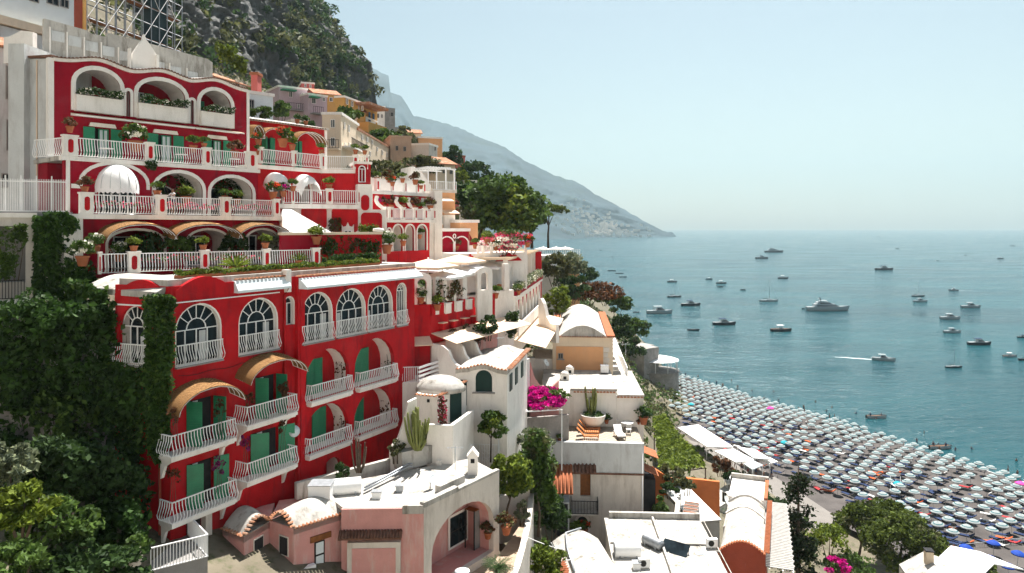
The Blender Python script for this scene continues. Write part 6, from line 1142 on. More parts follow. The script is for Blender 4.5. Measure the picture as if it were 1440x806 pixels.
for a, b, m2, l in ((132, 218, ROSE, 'sparse pink flowers behind the railing under the dome awning'), (234, 310, ROSE, 'pink flower row along the railing under the middle loggia'), (324, 384, ROSE, 'pink flower row along the railing under the right loggia')): row_plant('railing_flowers', l, f, f.S(a), f.S(b), 0, 46.15, .6, .15, 150 if a == 132 else 420, LEAF, m2, .6, .1)
f = TB.off(-.4)
for a, b, l in ((198, 281, 'few pink flowers behind the lowest railing, left stretch'), (294, 369, 'pink and green flowers behind the lowest railing, right stretch')): row_plant('railing_flowers', l, f, f.S(a), f.S(b), 0, 42.9, .6, .15, 220, LEAF, ROSE, .4, .1)
row_plant('roof_hedge', 'low yellow green hedge in clay planters along the roof edge left of the drain', FA, FA.S(262), FA.S(414), -.75, 42.5, .42, .28, 2600, LEAFY, LEAF, .35, .1, .2)
row_plant('roof_hedge', 'low yellow green hedge in clay planters along the roof edge right of the drain', N2, N2.S(418), N2.S(546), -.95, 42.5, .42, .28, 2200, LEAFY, LEAF, .35, .1, .2)
row_plant('flower_box_plants', 'white and green flowers in the long box above the slim arches', FJ, .3, FJ.S(760)-.5, .1, 39.1, 1.1, .35, 2200, SILVER, WFLOW, .25, .16)
# shade plants under the reed awnings
for a, l, n in ((205, 'dark climbing shrub between the first and second reed awnings', 1300), (250, 'leafy climbing shrub below the second reed awning', 1700), (330, 'leafy shrub between the second and third reed awnings', 1300), (392, 'silvery shrub at the right end below the reed awnings', 1100)):
    f = B3.off(.1); c = f.W(f.S(a), 0, 43.6); t = thing('shrub', l, 'shrub', (c[0], c[1], 42.4)); b = MB(); b.leaves(crown_pts(c, (1.0 if a < 300 else .8, 1.0, 1.0), 22, n//22, seed(), .36), .12, {205: LEAFD, 250: LEAF, 330: LEAFD, 392: SILVER}[a], seed()); b.build('foliage', t, normals=False); b = MB(); b.tube([(c[0], c[1], 42.4), c], .04, BARK, 5); b.build('stem', t)
creeper('climbing_plant', 'dark plant climbing inside the right loggia behind the railing', B2.off(-1.6), [(300, 285), (352, 285), (345, 255), (318, 248), (300, 262)], 0, .4, 700, LEAFD, .13)
creeper('climbing_plant', 'dark plant climbing inside the middle loggia behind the people', B2.off(-1.6), [(222, 285), (285, 285), (280, 262), (250, 245), (225, 255)], 0, .4, 420, LEAFD, .13, clump=.6)
f = B2.off(.15); creeper('climbing_plant', 'small dark creeper hanging at the terrace edge between dome awning and loggia', f, [(203, 226), (222, 226), (216, 240), (206, 236)], 0, .15, 160, LEAFD, .1)
creeper('ivy', 'dark ivy trailing over the red garden wall', G1, [(447, 331), (537, 335), (537, 350), (520, 362), (500, 345), (480, 364), (455, 364)], .02, .2, 1100, IVY, .12, extra=LEAFR, exfrac=.3, clump=.8)
creeper('hedge', 'dark trimmed hedge in front of the white pavilion', fpx(395, 47.4, 450, 48.2), [(398, 328), (448, 328), (448, 352), (398, 352)], -.3, .2, 1500, LEAFD, .13, 'hedge'); creeper('ground_ivy', 'dark trailing plants at the foot of the red garden wall', fpx(450, 47, 535, 50), [(450, 358), (530, 356), (534, 364), (500, 369), (455, 368)], -.3, .3, 900, IVY, .13)
creeper('shrub', 'shrub with russet leaves beside the white window surround', C3.off(.3), [(462, 308), (480, 306), (478, 326), (462, 327)], -.3, .3, 380, LEAFR, .13, 'shrub', extra=LEAF); creeper('shrub', 'green shrub spilling over the wall coping by the white urn end', C3.off(1.2), [(505, 318), (530, 315), (536, 326), (505, 327)], -.3, .3, 380, LEAFY, .13, 'shrub')
# niche vines with few leaves, bare pot vines beside the balconies
for (a, b, z0, z1), l in zip(nich[:4], ('sparse vine on the white jamb of the upper left niche', 'sparse pink flowering vine on the white jamb of the upper right niche', 'sparse vine on the white jamb of the lower left niche', 'sparse vine on the white jamb of the lower right niche')):
    s1 = N2.S(b); jf = Fr(*N2.W(s1-.02, -.1, 0)[:2], -N2.nx, -N2.ny); jf.nx, jf.ny = -N2.ux, -N2.uy; rnd = random.Random(seed()); A = []
    for i in range(140): a_ = rnd.uniform(.05, 1.1); zz = z0+.4+rnd.random()*1.9; (A.append(jf.W(a_, .05+.05*rnd.random(), zz)) if fract(a_*3, zz*2.2, b, 2) > -.05 else None)
    t = thing('climbing_plant', l, 'climbing plant', jf.W(.5, 0, z0)); m = MB(); m.leaves(A, .1, LEAFR if 'pink' not in l else LEAFD, seed()); m.build('foliage', t, normals=False); m = MB(); m.tube([jf.W(.5, .03, z0+.1), jf.W(.45, .03, z0+1.1), jf.W(.6, .03, z0+2.1)], .018, BARK, 4); m.build('stem', t)
for px, py, d, l, mm in ((246, 598, 34.2, 'thin russet vine left of the upper left balcony door', LEAFR), (309, 590, 36.2, 'thin russet vine right of the upper left balcony door', LEAFR), (243, 678, 34.1, 'thin reddish vine left of the lower left balcony door', LEAFR), (308, 668, 36.0, 'purple flowering vine right of the lower left balcony door', mat('purple_bract', (.2, .02, .14), .6, .4, leaf=True)), (349, 573, 38.2, 'thin russet vine left of the door under the second reed awning', LEAFR), (400, 560, 40.2, 'dense dark vine right of the second reed awning door', LEAFR), (345, 635, 38.0, 'purple flowering vine left of the lower middle balcony door', MATS['purple_bract']), (398, 610, 40.0, 'dark vine beside the satellite dish', LEAFR)):
    c = P(px, py, d); A = crown_pts(c+Vector((0, 0, .35)), (.3, .25, .55), 9, 14 if px < 399 else 34, seed(), .4); t = thing('climbing_plant', l, 'climbing plant', c-Vector((0, 0, 1))); m = MB(); m.leaves(A, .09, mm, seed()); m.build('foliage', t, normals=False); m = MB(); [m.tube([c+Vector((dx, 0, -.95)), c+Vector((dx*.5, .03, 0)), c+Vector((dx*1.5, .03, .7))], .015, BARK, 4) for dx in (-.15, 0, .15)]; m.build('stem', t)
# ---- ivy and dark greenery at the left
FC_ = fpx(196, 34.9, 252, 34.5)
creeper('ivy', 'thick ivy column hanging over the corner between the two arched windows', FC_, [(207, 421), (228, 415), (246, 424), (248, 470), (243, 510), (240, 560), (234, 640), (226, 655), (214, 630), (206, 540), (209, 480)], .0, .45, 5200, IVY, .17, 'ivy', LEAF, .3)
creeper('ivy', 'broad ivy curtain covering the side wall left of the corner window', FL.off(.02), [(98, 392), (130, 400), (165, 430), (163, 510), (206, 516), (207, 640), (192, 655), (170, 620), (130, 600), (95, 560), (70, 470)], .0, .5, 7500, IVY, .18, 'ivy', LEAF, .25)
creeper('ivy', 'dark ivy over the wall between the garden house and the hotel corner', fpx(40, 38.7, 130, 39.6), [(50, 303), (104, 299), (104, 318), (84, 335), (80, 380), (112, 372), (140, 392), (128, 412), (96, 420), (48, 420), (52, 360)], .0, .4, 4200, IVY, .17, 'ivy', LEAF, .15)
creeper('climbing_plant', 'vine leaves framing the opening of the low garden house', fpx(-10, 37.2, 54, 38.4), [(-6, 318), (36, 316), (38, 345), (26, 350), (20, 390), (6, 395), (0, 340)], .0, .2, 850, LEAF, .14, clump=.9)
tw = fpx(-40, 36.6, 205, 36.2); t = thing('retaining_wall', 'old stone retaining wall under the ivy left of the hotel', 'wall', tw.W(3, 0, 27)); m = MB(); m.box(tw, 0, tw.S(203), -.8, -.05, 27, 40.6, STONE); m.build('wall', t)
creeper('ivy', 'great ragged ivy blanket over the retaining wall at the left edge', tw, [(-20, 436), (60, 428), (130, 424), (168, 440), (162, 520), (204, 530), (206, 640), (186, 668), (150, 655), (120, 700), (60, 680), (-20, 690)], .0, 1.5, 9500, IVY, .22, 'ivy', LEAFD, .35, clump=.42)
creeper('climbing_plant', 'paler trailing plants hanging in the middle of the ivy blanket', tw, [(60, 560), (110, 540), (150, 590), (140, 640), (90, 640)], .5, 1.8, 900, LEAF, .2, clump=.5)
def bush(name, label, px, py, d, rad, m, n=1500, size=.18, cat='shrub', extra=None, cl=.34, group=None, bottom=-.8):
    c = P(px, py, d); t = thing(name, label, cat, (c.x, c.y, c.z-rad[2]), group); k = max(8, n//60); b = MB(); b.leaves(crown_pts(c, rad, k, 60, seed(), cl, bottom), size, m, seed())
    if extra: b.leaves(crown_pts(c, rad, max(4, k//4), 50, seed(), cl*.8, bottom), size*.9, extra, seed())
    b.build('foliage', t, normals=False); s = MB(); [s.tube([(c.x+dx*.2, c.y, c.z-rad[2]-.4), (c.x+dx*.5*rad[0], c.y+.2*dx, c.z+rad[2]*.3)], .06, BARK, 5, .02) for dx in (-1, .2, 1)]; s.build('stems', t); return t
for a in (('shrub', 'large dark shrub in the shade left of the red corner', 160, 690, 33.6, (1.4, 1.2, 1.5), LEAFD, 2600), ('shrub', 'dark leafy bank in the middle of the shaded corner', 80, 660, 32, (2.4, 1.2, 1.3), LEAFD, 3400), ('shrub', 'dark trailing shrub at the foot of the red corner pipe', 170, 745, 32.5, (1.5, 1.3, 1.4), IVY, 2600), ('shrub', 'dull green undergrowth along the bottom left edge', 110, 795, 28.5, (2.8, 1.4, .8), LEAFD, 2600), ('shrub', 'pale silvery leaved shrub at the far left edge', 12, 660, 28, (.9, 1, 1.1), SILVER, 1100), ('shrub', 'bright yellow green fern like shrub in sun at the left edge', 30, 712, 26.5, (1.1, 1, .75), LEAFY, 1500), ('shrub', 'dry grassy shrub at the bottom left corner', 22, 790, 24, (1.0, 1, .5), LEAF, 900), ('shrub', 'dark shrub beside the low garden house ledge', 62, 450, 36, (2, 1.5, 1.3), IVY, 2200), ('shrub', 'mid green shrub under the pale silvery one', 70, 735, 29, (1.7, 1.2, 1.1), LEAF, 1900)): bush(*a)
t = thing('planter_pot', 'pale square planter pot with trailing leaves at the bottom left', 'planter', P(190, 795, 31)); c = P(190, 795, 31); m = MB(); m.lathe(c, [(.25, 0), (.38, .6), (.42, .62), (.4, .68), (0, .66)], OLDW, 4, False); m.build('pot', t); m = MB(); m.leaves(crown_pts(c+Vector((0, 0, .9)), (.55, .5, .4), 8, 40, seed(), .5), .12, LEAF, seed()); m.build('foliage', t, normals=False)
t = thing('white_fence', 'white bar fence turning a corner at the foot of the hotel', 'fence', P(270, 800, 33)); m = MB()
a, b_, c = P(212, 800, 32), P(292, 770, 33.4), P(262, 752, 36); zb = 45-.481*32-.1; rail_path(m, [a.xy[:], b_.xy[:]], zb, 1.0, 0, .13); rail_path(m, [b_.xy[:], c.xy[:]], zb, 1.0, 0, .13); m.build('bars', t); m = MB(); m.plan([a.xy[:], b_.xy[:], c.xy[:], (c.x-.6, c.y+.3), (a.x-.5, a.y+1)], zb-2.5, zb-.02, GREYC); m.build('landing', t)
# ---- trees by the houses
make_tree('leafy_tree', 'broad leafy green tree behind the red terrace houses', 'tree', P(712, 352, 92), 10, (5.0, 5, 4.6), LEAF, 85, 90, .42, crown_c=P(710, 298, 94), trunk_r=.4, extra=LEAFY)
make_tree('leafy_tree', 'dark leafy tree left of the broad tree below the salmon house', 'tree', P(672, 350, 96), 8, (3.0, 3, 4.0), LEAFD, 45, 80, .4, crown_c=P(680, 305, 98), trunk_r=.3)
make_tree('stone_pine', 'flat crowned umbrella pine with a bare curved trunk above the sea', 'tree', P(771, 345, 112), 9, (2.5, 2.5, .85), PINE, 45, 70, .3, crown_c=P(772, 296, 112), trunk_r=.2, cl=.35, bottom=-.2)
make_tree('stone_pine', 'darker pine crown half merged with the broad leafy tree', 'tree', P(748, 345, 110), 9, (2.4, 2.4, 1.9), PINE, 45, 70, .32, crown_c=P(746, 302, 110), trunk_r=.25)
for a in (('round_bush', 'clipped round bush on the slope below the salmon house', 650, 251, 110, (1.4, 1.4, 1.3), LEAFY, 800, .3), ('shrub', 'dark bush under the salmon house', 662, 243, 130, (3.6, 3, 2.2), LEAFD, 1300, .45), ('shrub', 'dark round bush beside the yellow house', 657, 276, 96, (2.0, 2, 2.0), LEAFD, 1200, .32), ('shrub', 'dark tree crown left of the salmon house', 634, 222, 165, (2.8, 2, 3.0), LEAFD, 900, .5), ('shrub', 'dusty shrub between the yellow house and the broad tree', 660, 300, 92, (1.6, 2, 1.6), LEAFO, 700, .3), ('shrub', 'green shrub bank above the long pale house', 535, 195, 116, (3.2, 3, 1.4), LEAF, 1300, .45), ('shrub', 'olive shrub bank below the stone ruins', 566, 194, 125, (2.6, 3, 1.9), LEAFO, 1100, .5), ('shrub', 'green tree crown between the ochre villa and the cream corner house', 487, 163, 100, (2.3, 2, 1.2), LEAF, 900, .4), ('shrub', 'green tree crown below the lilac houses', 396, 158, 100, (1.6, 2, 1.4), LEAF, 800, .38), ('shrub', 'shrub patch on the slope beneath the grey beige house', 590, 236, 100, (3.0, 2, 1.6), LEAFO, 1200, .38), ('shrub', 'green bush at the foot of the cream corner house', 432, 184, 76, (1.5, 1.2, .9), LEAFD, 1000, .28), ('shrub', 'green leaves in front of the dark windows of the white house', 366, 160, 63, (1.2, 1, .7), LEAF, 600, .2), ('shrub', 'terrace plants along the foot of the long pale house', 535, 238, 78, (4.0, 2, .9), LEAFO, 1500, .3),
    ('olive_tree', 'grey green olive tree below the far restaurant', 778, 378, 96, (2.4, 2, 2.0), LEAFO, 1700, .28), ('olive_tree', 'second grey green olive tree nearer the sea', 803, 375, 104, (2.3, 2, 2.0), SILVER, 1500, .3), ('shrub', 'dark round shrub hanging over the sea', 826, 385, 118, (1.7, 2, 1.8), LEAFD, 1100, .3), ('shrub', 'russet leaved hedge above the peach house', 828, 412, 100, (4.6, 2, 1.5), LEAFR, 2200, .28), ('shrub', 'broad bright leaves left of the peach house', 786, 425, 88, (1.7, 2, 1.9), LEAFY, 900, .32), ('shrub', 'dark shrub in the shade above the peach house', 805, 405, 98, (2.6, 2, 1.8), LEAFD, 1400, .28), ('shrub', 'green shrub on the sea cliff right of the peach house', 868, 430, 120, (2.4, 2, 2.0), LEAF, 1300, .32), ('shrub', 'dark cliff shrub behind the striped awnings', 874, 463, 112, (2.0, 2, 2.4), LEAFD, 1400, .3), ('shrub', 'green shrub with ragged edge over the rocks', 893, 462, 130, (2.6, 2, 2.0), LEAF, 1200, .34), ('shrub', 'dark shrub just above the stone tower restaurant', 888, 492, 140, (2.4, 2, 2.6), LEAFD, 1300, .34), ('shrub', 'low green shrub on the cliff top beside the railing', 850, 418, 125, (2.2, 2, 1.2), LEAF, 900, .3)): bush(*a[:8], size=a[8], cat='tree' if 'tree' in a[0] else 'shrub')
bush('bougainvillea', 'pink bougainvillea foaming over the white flower terrace', 718, 338, 68, (2.6, 1.2, 1.1), ROSE, 1300, .16, 'bougainvillea', LEAF); bush('flowering_shrub', 'white and pink flowers under the bougainvillea on the terrace', 706, 344, 67, (2.2, .8, .8), WFLOW, 700, .13, 'shrub', LEAFO)
creeper('climbing_plant', 'yellow green creeper sprawling on the rocks beside the scaffold', fpx(300, 80, 350, 84), [(303, 62), (322, 64), (346, 92), (340, 102), (320, 88), (308, 80)], -.3, .6, 900, LEAFY, .3)
creeper('climbing_plant', 'thick dark climbing plant on the white pier of the colonnade', fpx(708, 62, 735, 63.5), [(709, 447), (720, 437), (727, 440), (724, 460), (716, 475), (710, 465)], .1, .4, 700, LEAFD, .16)
creeper('climbing_plant', 'russet vines on the pink wall between the scrolled buttresses', FI.off(.05), [(628, 466), (690, 448), (690, 470), (665, 485), (640, 500)], .0, .25, 1000, LEAFR, .14, extra=LEAFO, clump=.7)
bush('shrub', 'dark round shrub at the end of the buttressed terrace', 686, 457, 57, (.9, .8, .9), LEAFD, 800, .15)
creeper('climbing_plant', 'vines on the white restaurant piers', FH.off(.08), [(613, 395), (618, 395), (632, 400), (645, 396), (655, 400), (655, 412), (640, 415), (628, 425), (613, 425)], .0, .2, 420, LEAFO, .13, extra=LEAFR, clump=.8)
creeper('climbing_plant', 'red flowering vine beside the dark shutter of the domed annex', fpx(612, 46.2, 630, 46.2), [(617, 556), (624, 556), (629, 580), (628, 596), (616, 596)], .1, .4, 300, LEAFR, .12, extra=ROSE)
make_tree('lemon_tree', 'small lemon tree in front of the white house and iron gate', 'tree', P(690, 640, 49), 3.4, (1.05, 1, .95), LEAF, 26, 55, .16, crown_c=P(691, 598, 48.8), trunk_r=.07, extra=LEAFY)
make_tree('citrus_tree', 'yellow green citrus tree rising beside the pink house', 'tree', P(716, 735, 47.5), 4.5, (1.35, 1.3, 1.7), LEAFY, 45, 70, .19, crown_c=P(718, 675, 47), trunk_r=.1, extra=LEAF)
make_tree('leafy_tree', 'darker feathery tree between the citrus tree and the grey house', 'tree', P(757, 745, 51), 7, (1.4, 1.4, 3.2), LEAF, 60, 70, .2, crown_c=P(757, 670, 51), trunk_r=.12, extra=LEAFO)
bush('shrub', 'silvery shrub above the feathery tree under the bougainvillea', 752, 618, 54, (1.5, 1, .9), SILVER, 1200, .16); bush('shrub', 'bright leafy bush at the bottom beyond the courtyard wall', 765, 790, 46, (1.3, 1.1, 1.2), LEAFY, 1700, .17, extra=LEAF); bush('shrub', 'dark undergrowth below the tiled lean to', 775, 725, 54, (1.5, 1, 1.8), LEAFD, 1700, .17); bush('shrub', 'small silvery plants along the top of the curved courtyard wall', 736, 716, 46.5, (.5, .5, .7), SILVER, 420, .13)
def cactus(name, label, px, py, d, stems, m, cat='cactus'):
    c = P(px, py, d); t = thing(name, label, cat, c); rnd = random.Random(seed()); b = MB()
    for i in range(stems[0]):
        a = rnd.uniform(0, 6.28); r = rnd.uniform(.05, stems[1]); h = rnd.uniform(.55, 1)*stems[2]; q = Vector((math.cos(a)*r, math.sin(a)*r, 0)); b.tube([c+q*.3, c+q*.8+Vector((0, 0, h*.25)), c+q*1.05+Vector((0, 0, h*.6)), c+q*1.2+Vector((0, 0, h*.93)), c+q*1.2+Vector((0, 0, h))], stems[3], m, 6, stems[3]*.55)
    b.build('stems', t); return t
cactus('candelabra_cactus', 'tall many stemmed candelabra cactus by the white stair wall', 588, 632, 44.6, (34, .75, 2.7, .09), CACTUS); cactus('dead_cactus', 'grey leafless stems against the shaded crimson wall', 505, 665, 42.5, (9, .45, 2.3, .06), BARK, 'cactus'); cactus('candelabra_cactus', 'tall cactus in the white bowl on the sun terrace', 833, 583, 65.6, (12, .75, 2.6, .13), CACTUS)
bush('shrub', 'small dry shrub on the white stair wall', 558, 632, 44.2, (.5, .5, .5), LEAFO, 420, .1); bush('shrub', 'dark shrub in front of the crimson wall at ground level', 480, 668, 41.5, (.5, .5, .8), LEAFD, 500, .12)
c = P(834, 597, 65.3); t = thing('planter_bowl', 'big round white bowl planter on the sun terrace', 'planter', c); m = MB(); m.lathe(c, [(.75, 0), (1.05, .45), (1.15, .85), (1.18, .95), (1.08, .95), (1.0, .85), (0, .85)], WHITE, 22); m.build('bowl', t); m = MB(); m.leaves(shell_pts(c+Vector((0, 0, .9)), (.95, .95, .3), 500, 4), .14, LEAF, 9); m.build('ground_plants', t, normals=False)
c = P(700, 800, 39.5); t = thing('cycad', 'dark green cycad with a rosette of arching fronds in the courtyard', 'palm', c-Vector((0, 0, .6))); m = MB(); m.tube([c-Vector((0, 0, .9)), c], .14, BARK, 7); m.build('trunk', t); m = MB(); rnd = random.Random(3)
for i in range(30):
    a = i*2.4; e0 = .2+1.0*rnd.random(); L_ = .9; pts_ = [c+Vector((math.cos(a)*L_*s*math.cos(e0-.7*s), math.sin(a)*L_*s*math.cos(e0-.7*s), L_*s*math.sin(e0-.5*s))) for s in (0, .25, .5, .75, 1)]
    for p0, p1 in zip(pts_, pts_[1:]):
        dv = (p1-p0).normalized(); sd2 = dv.cross(Vector((0, 0, 1))).normalized()
        for k in range(4): o = p0.lerp(p1, k/4); [m.add([o, o+sd2*s_*.17+dv*.07, o+sd2*s_*.16+dv*.11], [(0, 1, 2)], LEAFD) for s_ in (-1, 1)]
m.build('fronds', t, normals=False)
# bougainvillea pergola
f = fpx(722, 57.5, 800, 58.5); t = thing('pergola', 'white post pergola carrying the magenta bougainvillea', 'pergola', f.W(2, 0, 26.4)); m = MB(); zt = 29.95; m.box(f, f.S(725), f.S(791), -.04, .04, zt, zt+.08, PAINT); m.box(f, f.S(725), f.S(791), -4.5, -4.42, zt, zt+.08, PAINT); [m.box(f, f.S(726)+i*.9, f.S(726)+i*.9+.06, -4.4, -.05, zt+.082, zt+.13, PAINT) for i in range(5)]; m.build('beams', t)
for x in (726, 790): m = MB(); m.box(f, f.S(x)-.04, f.S(x)+.04, -.04, .04, 25.0, zt, PAINT); m.build('post', t)
c = P(759, 560, 60); t = thing('bougainvillea', 'vivid magenta bougainvillea mass on the pergola beside the white house', 'bougainvillea', c-Vector((0, 0, 3.5))); m = MB(); A = crown_pts(c, (2.15, 2.0, .85), 74, 66, seed(), .22, -.6); A = A[A[:, 2] > 29.7]; m.leaves(A, .19, MAGENTA, seed()); m.leaves(crown_pts(c+Vector((.3, .2, .1)), (2.1, 1.9, .75), 26, 34, seed(), .24), .15, LEAF, seed()); m.leaves(crown_pts(P(727, 560, 58), (.3, .3, 1.6), 8, 50, seed(), .5), .15, MAGENTA, seed()); m.build('bracts', t, normals=False); m = MB(); m.tube([P(731, 640, 58.5), P(730, 590, 58.5), P(742, 565, 59.5)], .07, BARK, 6); m.build('stem', t)
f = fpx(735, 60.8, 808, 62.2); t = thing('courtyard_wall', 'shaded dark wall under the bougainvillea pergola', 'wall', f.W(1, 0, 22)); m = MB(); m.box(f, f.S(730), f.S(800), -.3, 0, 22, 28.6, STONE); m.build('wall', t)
# vine pergola above the beach and slope planting
pv = [PZ(920, 588, 19.2), PZ(933, 583, 19.2), PZ(992, 655, 18.6), PZ(930, 664, 18.6)]; t = thing('vine_pergola', 'flat yellow green vine canopy on a frame above the beach', 'pergola', (pv[2].x, pv[2].y, 14)); rnd = random.Random(8); A = []
for i in range(6800):
    u, v = rnd.random(), rnd.random(); p = pv[0].lerp(pv[1], u).lerp(pv[3].lerp(pv[2], u), v); A.append(p+Vector((rnd.gauss(0, .15), rnd.gauss(0, .15), .35*fract(p.x*.5, p.y*.5, 1, 3)+rnd.uniform(-.12, .12))))
m = MB(); m.leaves(A, .3, LEAFY, 31, 1.4); m.build('foliage', t, normals=False); m = MB()
for i in range(6): a, b_ = pv[0].lerp(pv[3], i/5), pv[1].lerp(pv[2], i/5); m.tube([a-Vector((0, 0, .25)), b_-Vector((0, 0, .25))], .06, BARK, 4)
m.build('beams', t)
for k in range(4): m = MB(); p = pv[k]; m.tube([p-Vector((0, 0, .2)), p-Vector((0, 0, 8))], .08, BARK, 5); m.build('post', t)
bush('shrub', 'dark olive climber under the front edge of the vine canopy', 945, 668, 74, (1.2, 1, 1.4), LEAFO, 700, .22); bush('shrub', 'small dark plants before the rust orange wall', 942, 688, 72, (1.1, .8, .6), LEAFD, 400, .2)
A = []; B = []; rnd = random.Random(21)
for k in range(2600):
    y = rnd.uniform(58, 250); x = rnd.uniform(-60, 60); z = ter(x, y)
    if z < 3.4 or (y < 92 and x < 13) or (y < 76 and x < 24) : continue
    px = 720+1000*x/y; py = HY+1000*(CZ-z)/y
    if 905 < px < 1110 and py > 600 and rnd.random() < .75: continue
    s = rnd.uniform(.7, 1.7); e = np.random.default_rng(k).normal(size=(34, 3)); e /= np.linalg.norm(e, axis=1)[:, None]; (A if rnd.random() < .6 else B).append(np.array((x, y, z+s*.25))+e*np.array([s, s, s*.6]))
m = MB(); m.leaves(np.concatenate(A), .42, LEAFO, 5); m.leaves(np.concatenate(B), .42, LEAF, 6); m.build('slope_scrub', normals=False, kind='stuff', label='dull green scrub growing between the houses on the slope', cat='scrub')
# trees above the beach
make_tree('pine_tree', 'rounded pine nearest the camera above the beach', 'tree', P(1262, 830, 78), 9, (4.1, 4, 3.2), PINE, 90, 95, .24, crown_c=P(1268, 765, 80), trunk_r=.25, extra=LEAFO, cl=.24)
make_tree('pine_tree', 'rounded pine left of and behind the nearest one above the beach', 'tree', P(1205, 800, 88), 8, (3.2, 3, 2.6), PINE, 65, 90, .25, crown_c=P(1216, 738, 90), trunk_r=.22, extra=LEAFO, cl=.26)
make_tree('pine_tree', 'smaller pine crown at the right flank of the pine group', 'tree', P(1300, 830, 82), 7, (2.4, 2.4, 2.4), PINE, 42, 85, .24, crown_c=P(1308, 778, 82), trunk_r=.2, cl=.28); make_tree('pine_tree', 'pine crown on top behind the pine group', 'tree', P(1250, 800, 92), 8, (2.8, 3, 2.0), PINE, 48, 85, .25, crown_c=P(1252, 728, 92), trunk_r=.2, cl=.28)
c0 = P(1122, 850, 64); ctop = P(1123, 655, 64); t = thing('cedar_tree', 'tall dark cedar with layered ragged branches in front of the beach', 'tree', c0); m = MB(); m.tube([c0, c0.lerp(ctop, .5), ctop], .26, BARK, 7, .04); rnd = random.Random(17); lv = []
for i in range(95):
    s = rnd.random()**.8; o = ctop.lerp(c0, .02+.9*s); a = rnd.uniform(0, 6.28); L_ = (.5+2.3*s**.8)*rnd.uniform(.6, 1.1); e = o+Vector((math.cos(a)*L_, math.sin(a)*L_, rnd.uniform(-.1, .35)*L_)); m.tube([o, o.lerp(e, .5)+Vector((0, 0, .1)), e], .05, BARK, 4, .012)
    for k in range(26+int(52*s)): q = rnd.uniform(.3, 1.05); lv.append(o.lerp(e, q)+Vector((rnd.gauss(0, .22), rnd.gauss(0, .22), rnd.gauss(-.08, .12))))
m.build('trunk', t); m = MB(); m.leaves(lv, .2, CEDAR, 77, .8); m.build('crown', t, normals=False)
for a in (('shrub', 'bright green shrub between the cedar and the pines', 1165, 760, 74, (1.8, 2, 1.6), LEAFY, 1600, .2), ('shrub', 'low green shrub below the pines', 1195, 795, 72, (2.2, 2, 1.3), LEAF, 1500, .2), ('bougainvillea', 'small magenta bougainvillea below the pines', 1176, 796, 70, (1.3, 1, .7), MAGENTA, 550, .17), ('shrub', 'olive shrub at the foot of the rightmost pine', 1345, 793, 80, (2.6, 2, 1.0), PINE, 1200, .22), ('shrub', 'low shrub in front of the pale roof at the bottom right', 1385, 800, 82, (1.6, 1.5, .7), PINE, 700, .22), ('hedge', 'dark clipped hedge along the beach promenade', 1052, 695, 103, (3.4, 1.4, 1.0), LEAF, 1300, .3), ('hedge', 'second stretch of hedge along the beach promenade', 1085, 710, 98, (2.6, 1.3, .9), LEAFD, 1000, .3), ('shrub', 'green shrub in the narrow court beside the grey house', 930, 715, 60, (.9, .8, .9), LEAF, 900, .17), ('shrub', 'dark shrub under the rust red wall near the white roof', 938, 748, 57, (.8, .7, .7), LEAFD, 700, .15), ('shrub', 'small green tree crown between the dotted shed and the orange wall', 966, 682, 69, (.9, .8, .7), LEAFO, 600, .17), ('shrub', 'orange flowering shrub by the beach cafe wall', 1012, 655, 100, (1.6, 1.2, 1.2), LEAFR, 600, .28), ('shrub', 'dark plant pots beside the beach cafe steps', 1030, 668, 98, (1.3, 1, .9), LEAFD, 500, .26)): bush(*a[:8], size=a[8], cat=a[0])
# ================= PEOPLE =================
def body_mesh(pose, top, legs):
    """one continuous skinned figure, feet at z=0, 1.72 m, facing +y"""
    J = [(0, 0, .95), (0, 0, 1.15), (0, .01, 1.36), (0, .0, 1.46), (0, .02, 1.54), (0, .03, 1.62), (0, .02, 1.70)]; Rr = [(.15, .1), (.13, .09), (.17, .1), (.06, .06), (.07, .075), (.085, .1), (.06, .07)]
    E = [(i, i+1) for i in range(6)]
    def limb(root, pts, rad):
        p = root
        for q, r in zip(pts, rad): J.append(q); Rr.append((r, r)); E.append((p, len(J)-1)); p = len(J)-1
    sp = {'stand': 0, 'stride': .2, 'bend': 0}[pose]; ab = .0 if pose != 'bend' else .25
    for s in (-1, 1): limb(0, [(s*.1, 0, .86), (s*.11, s*sp*.7+.02, .48), (s*.11, s*sp*1.2-.02, .07), (s*.12, s*sp*1.2+.13, .03)], (.1, .062, .042, .035))
    for s in (-1, 1): limb(2, [(s*.19, 0, 1.38), (s*(.25+ab*.3), -s*sp*.3+ab*.6, 1.1+ab*.5), (s*(.25+ab*.1), -s*sp*.6+.08+ab*1.0, .86+ab*1.8), (s*(.25+ab*.1), -s*sp*.6+.12+ab*1.1, .76+ab*2)], (.06, .045, .033, .03))
    me = bpy.data.meshes.new('body'); me.from_pydata(J, E, []); o = bpy.data.objects.new('body', me); COL.objects.link(o); md = o.modifiers.new('s', 'SKIN'); s2 = o.modifiers.new('u', 'SUBSURF'); s2.levels = s2.render_levels = 1
    for i, v in enumerate(me.skin_vertices[0].data): v.radius = Rr[i]; v.use_root = i == 0
    dg = bpy.context.evaluated_depsgraph_get(); m2 = bpy.data.meshes.new_from_object(o.evaluated_get(dg)); bpy.data.objects.remove(o); m2.materials.clear()
    for m in (SKIN, top, legs, HAIR): m2.materials.append(m)
    for p in m2.polygons:
        c = p.center; p.use_smooth = True; p.material_index = 3 if c.z > 1.66 or (c.z > 1.56 and c.y < -.01) else (1 if 1.0 < c.z < 1.44 and abs(c.x) < .24 else (2 if .72 < c.z <= 1.0 and abs(c.x) < .2 else 0))
    return m2
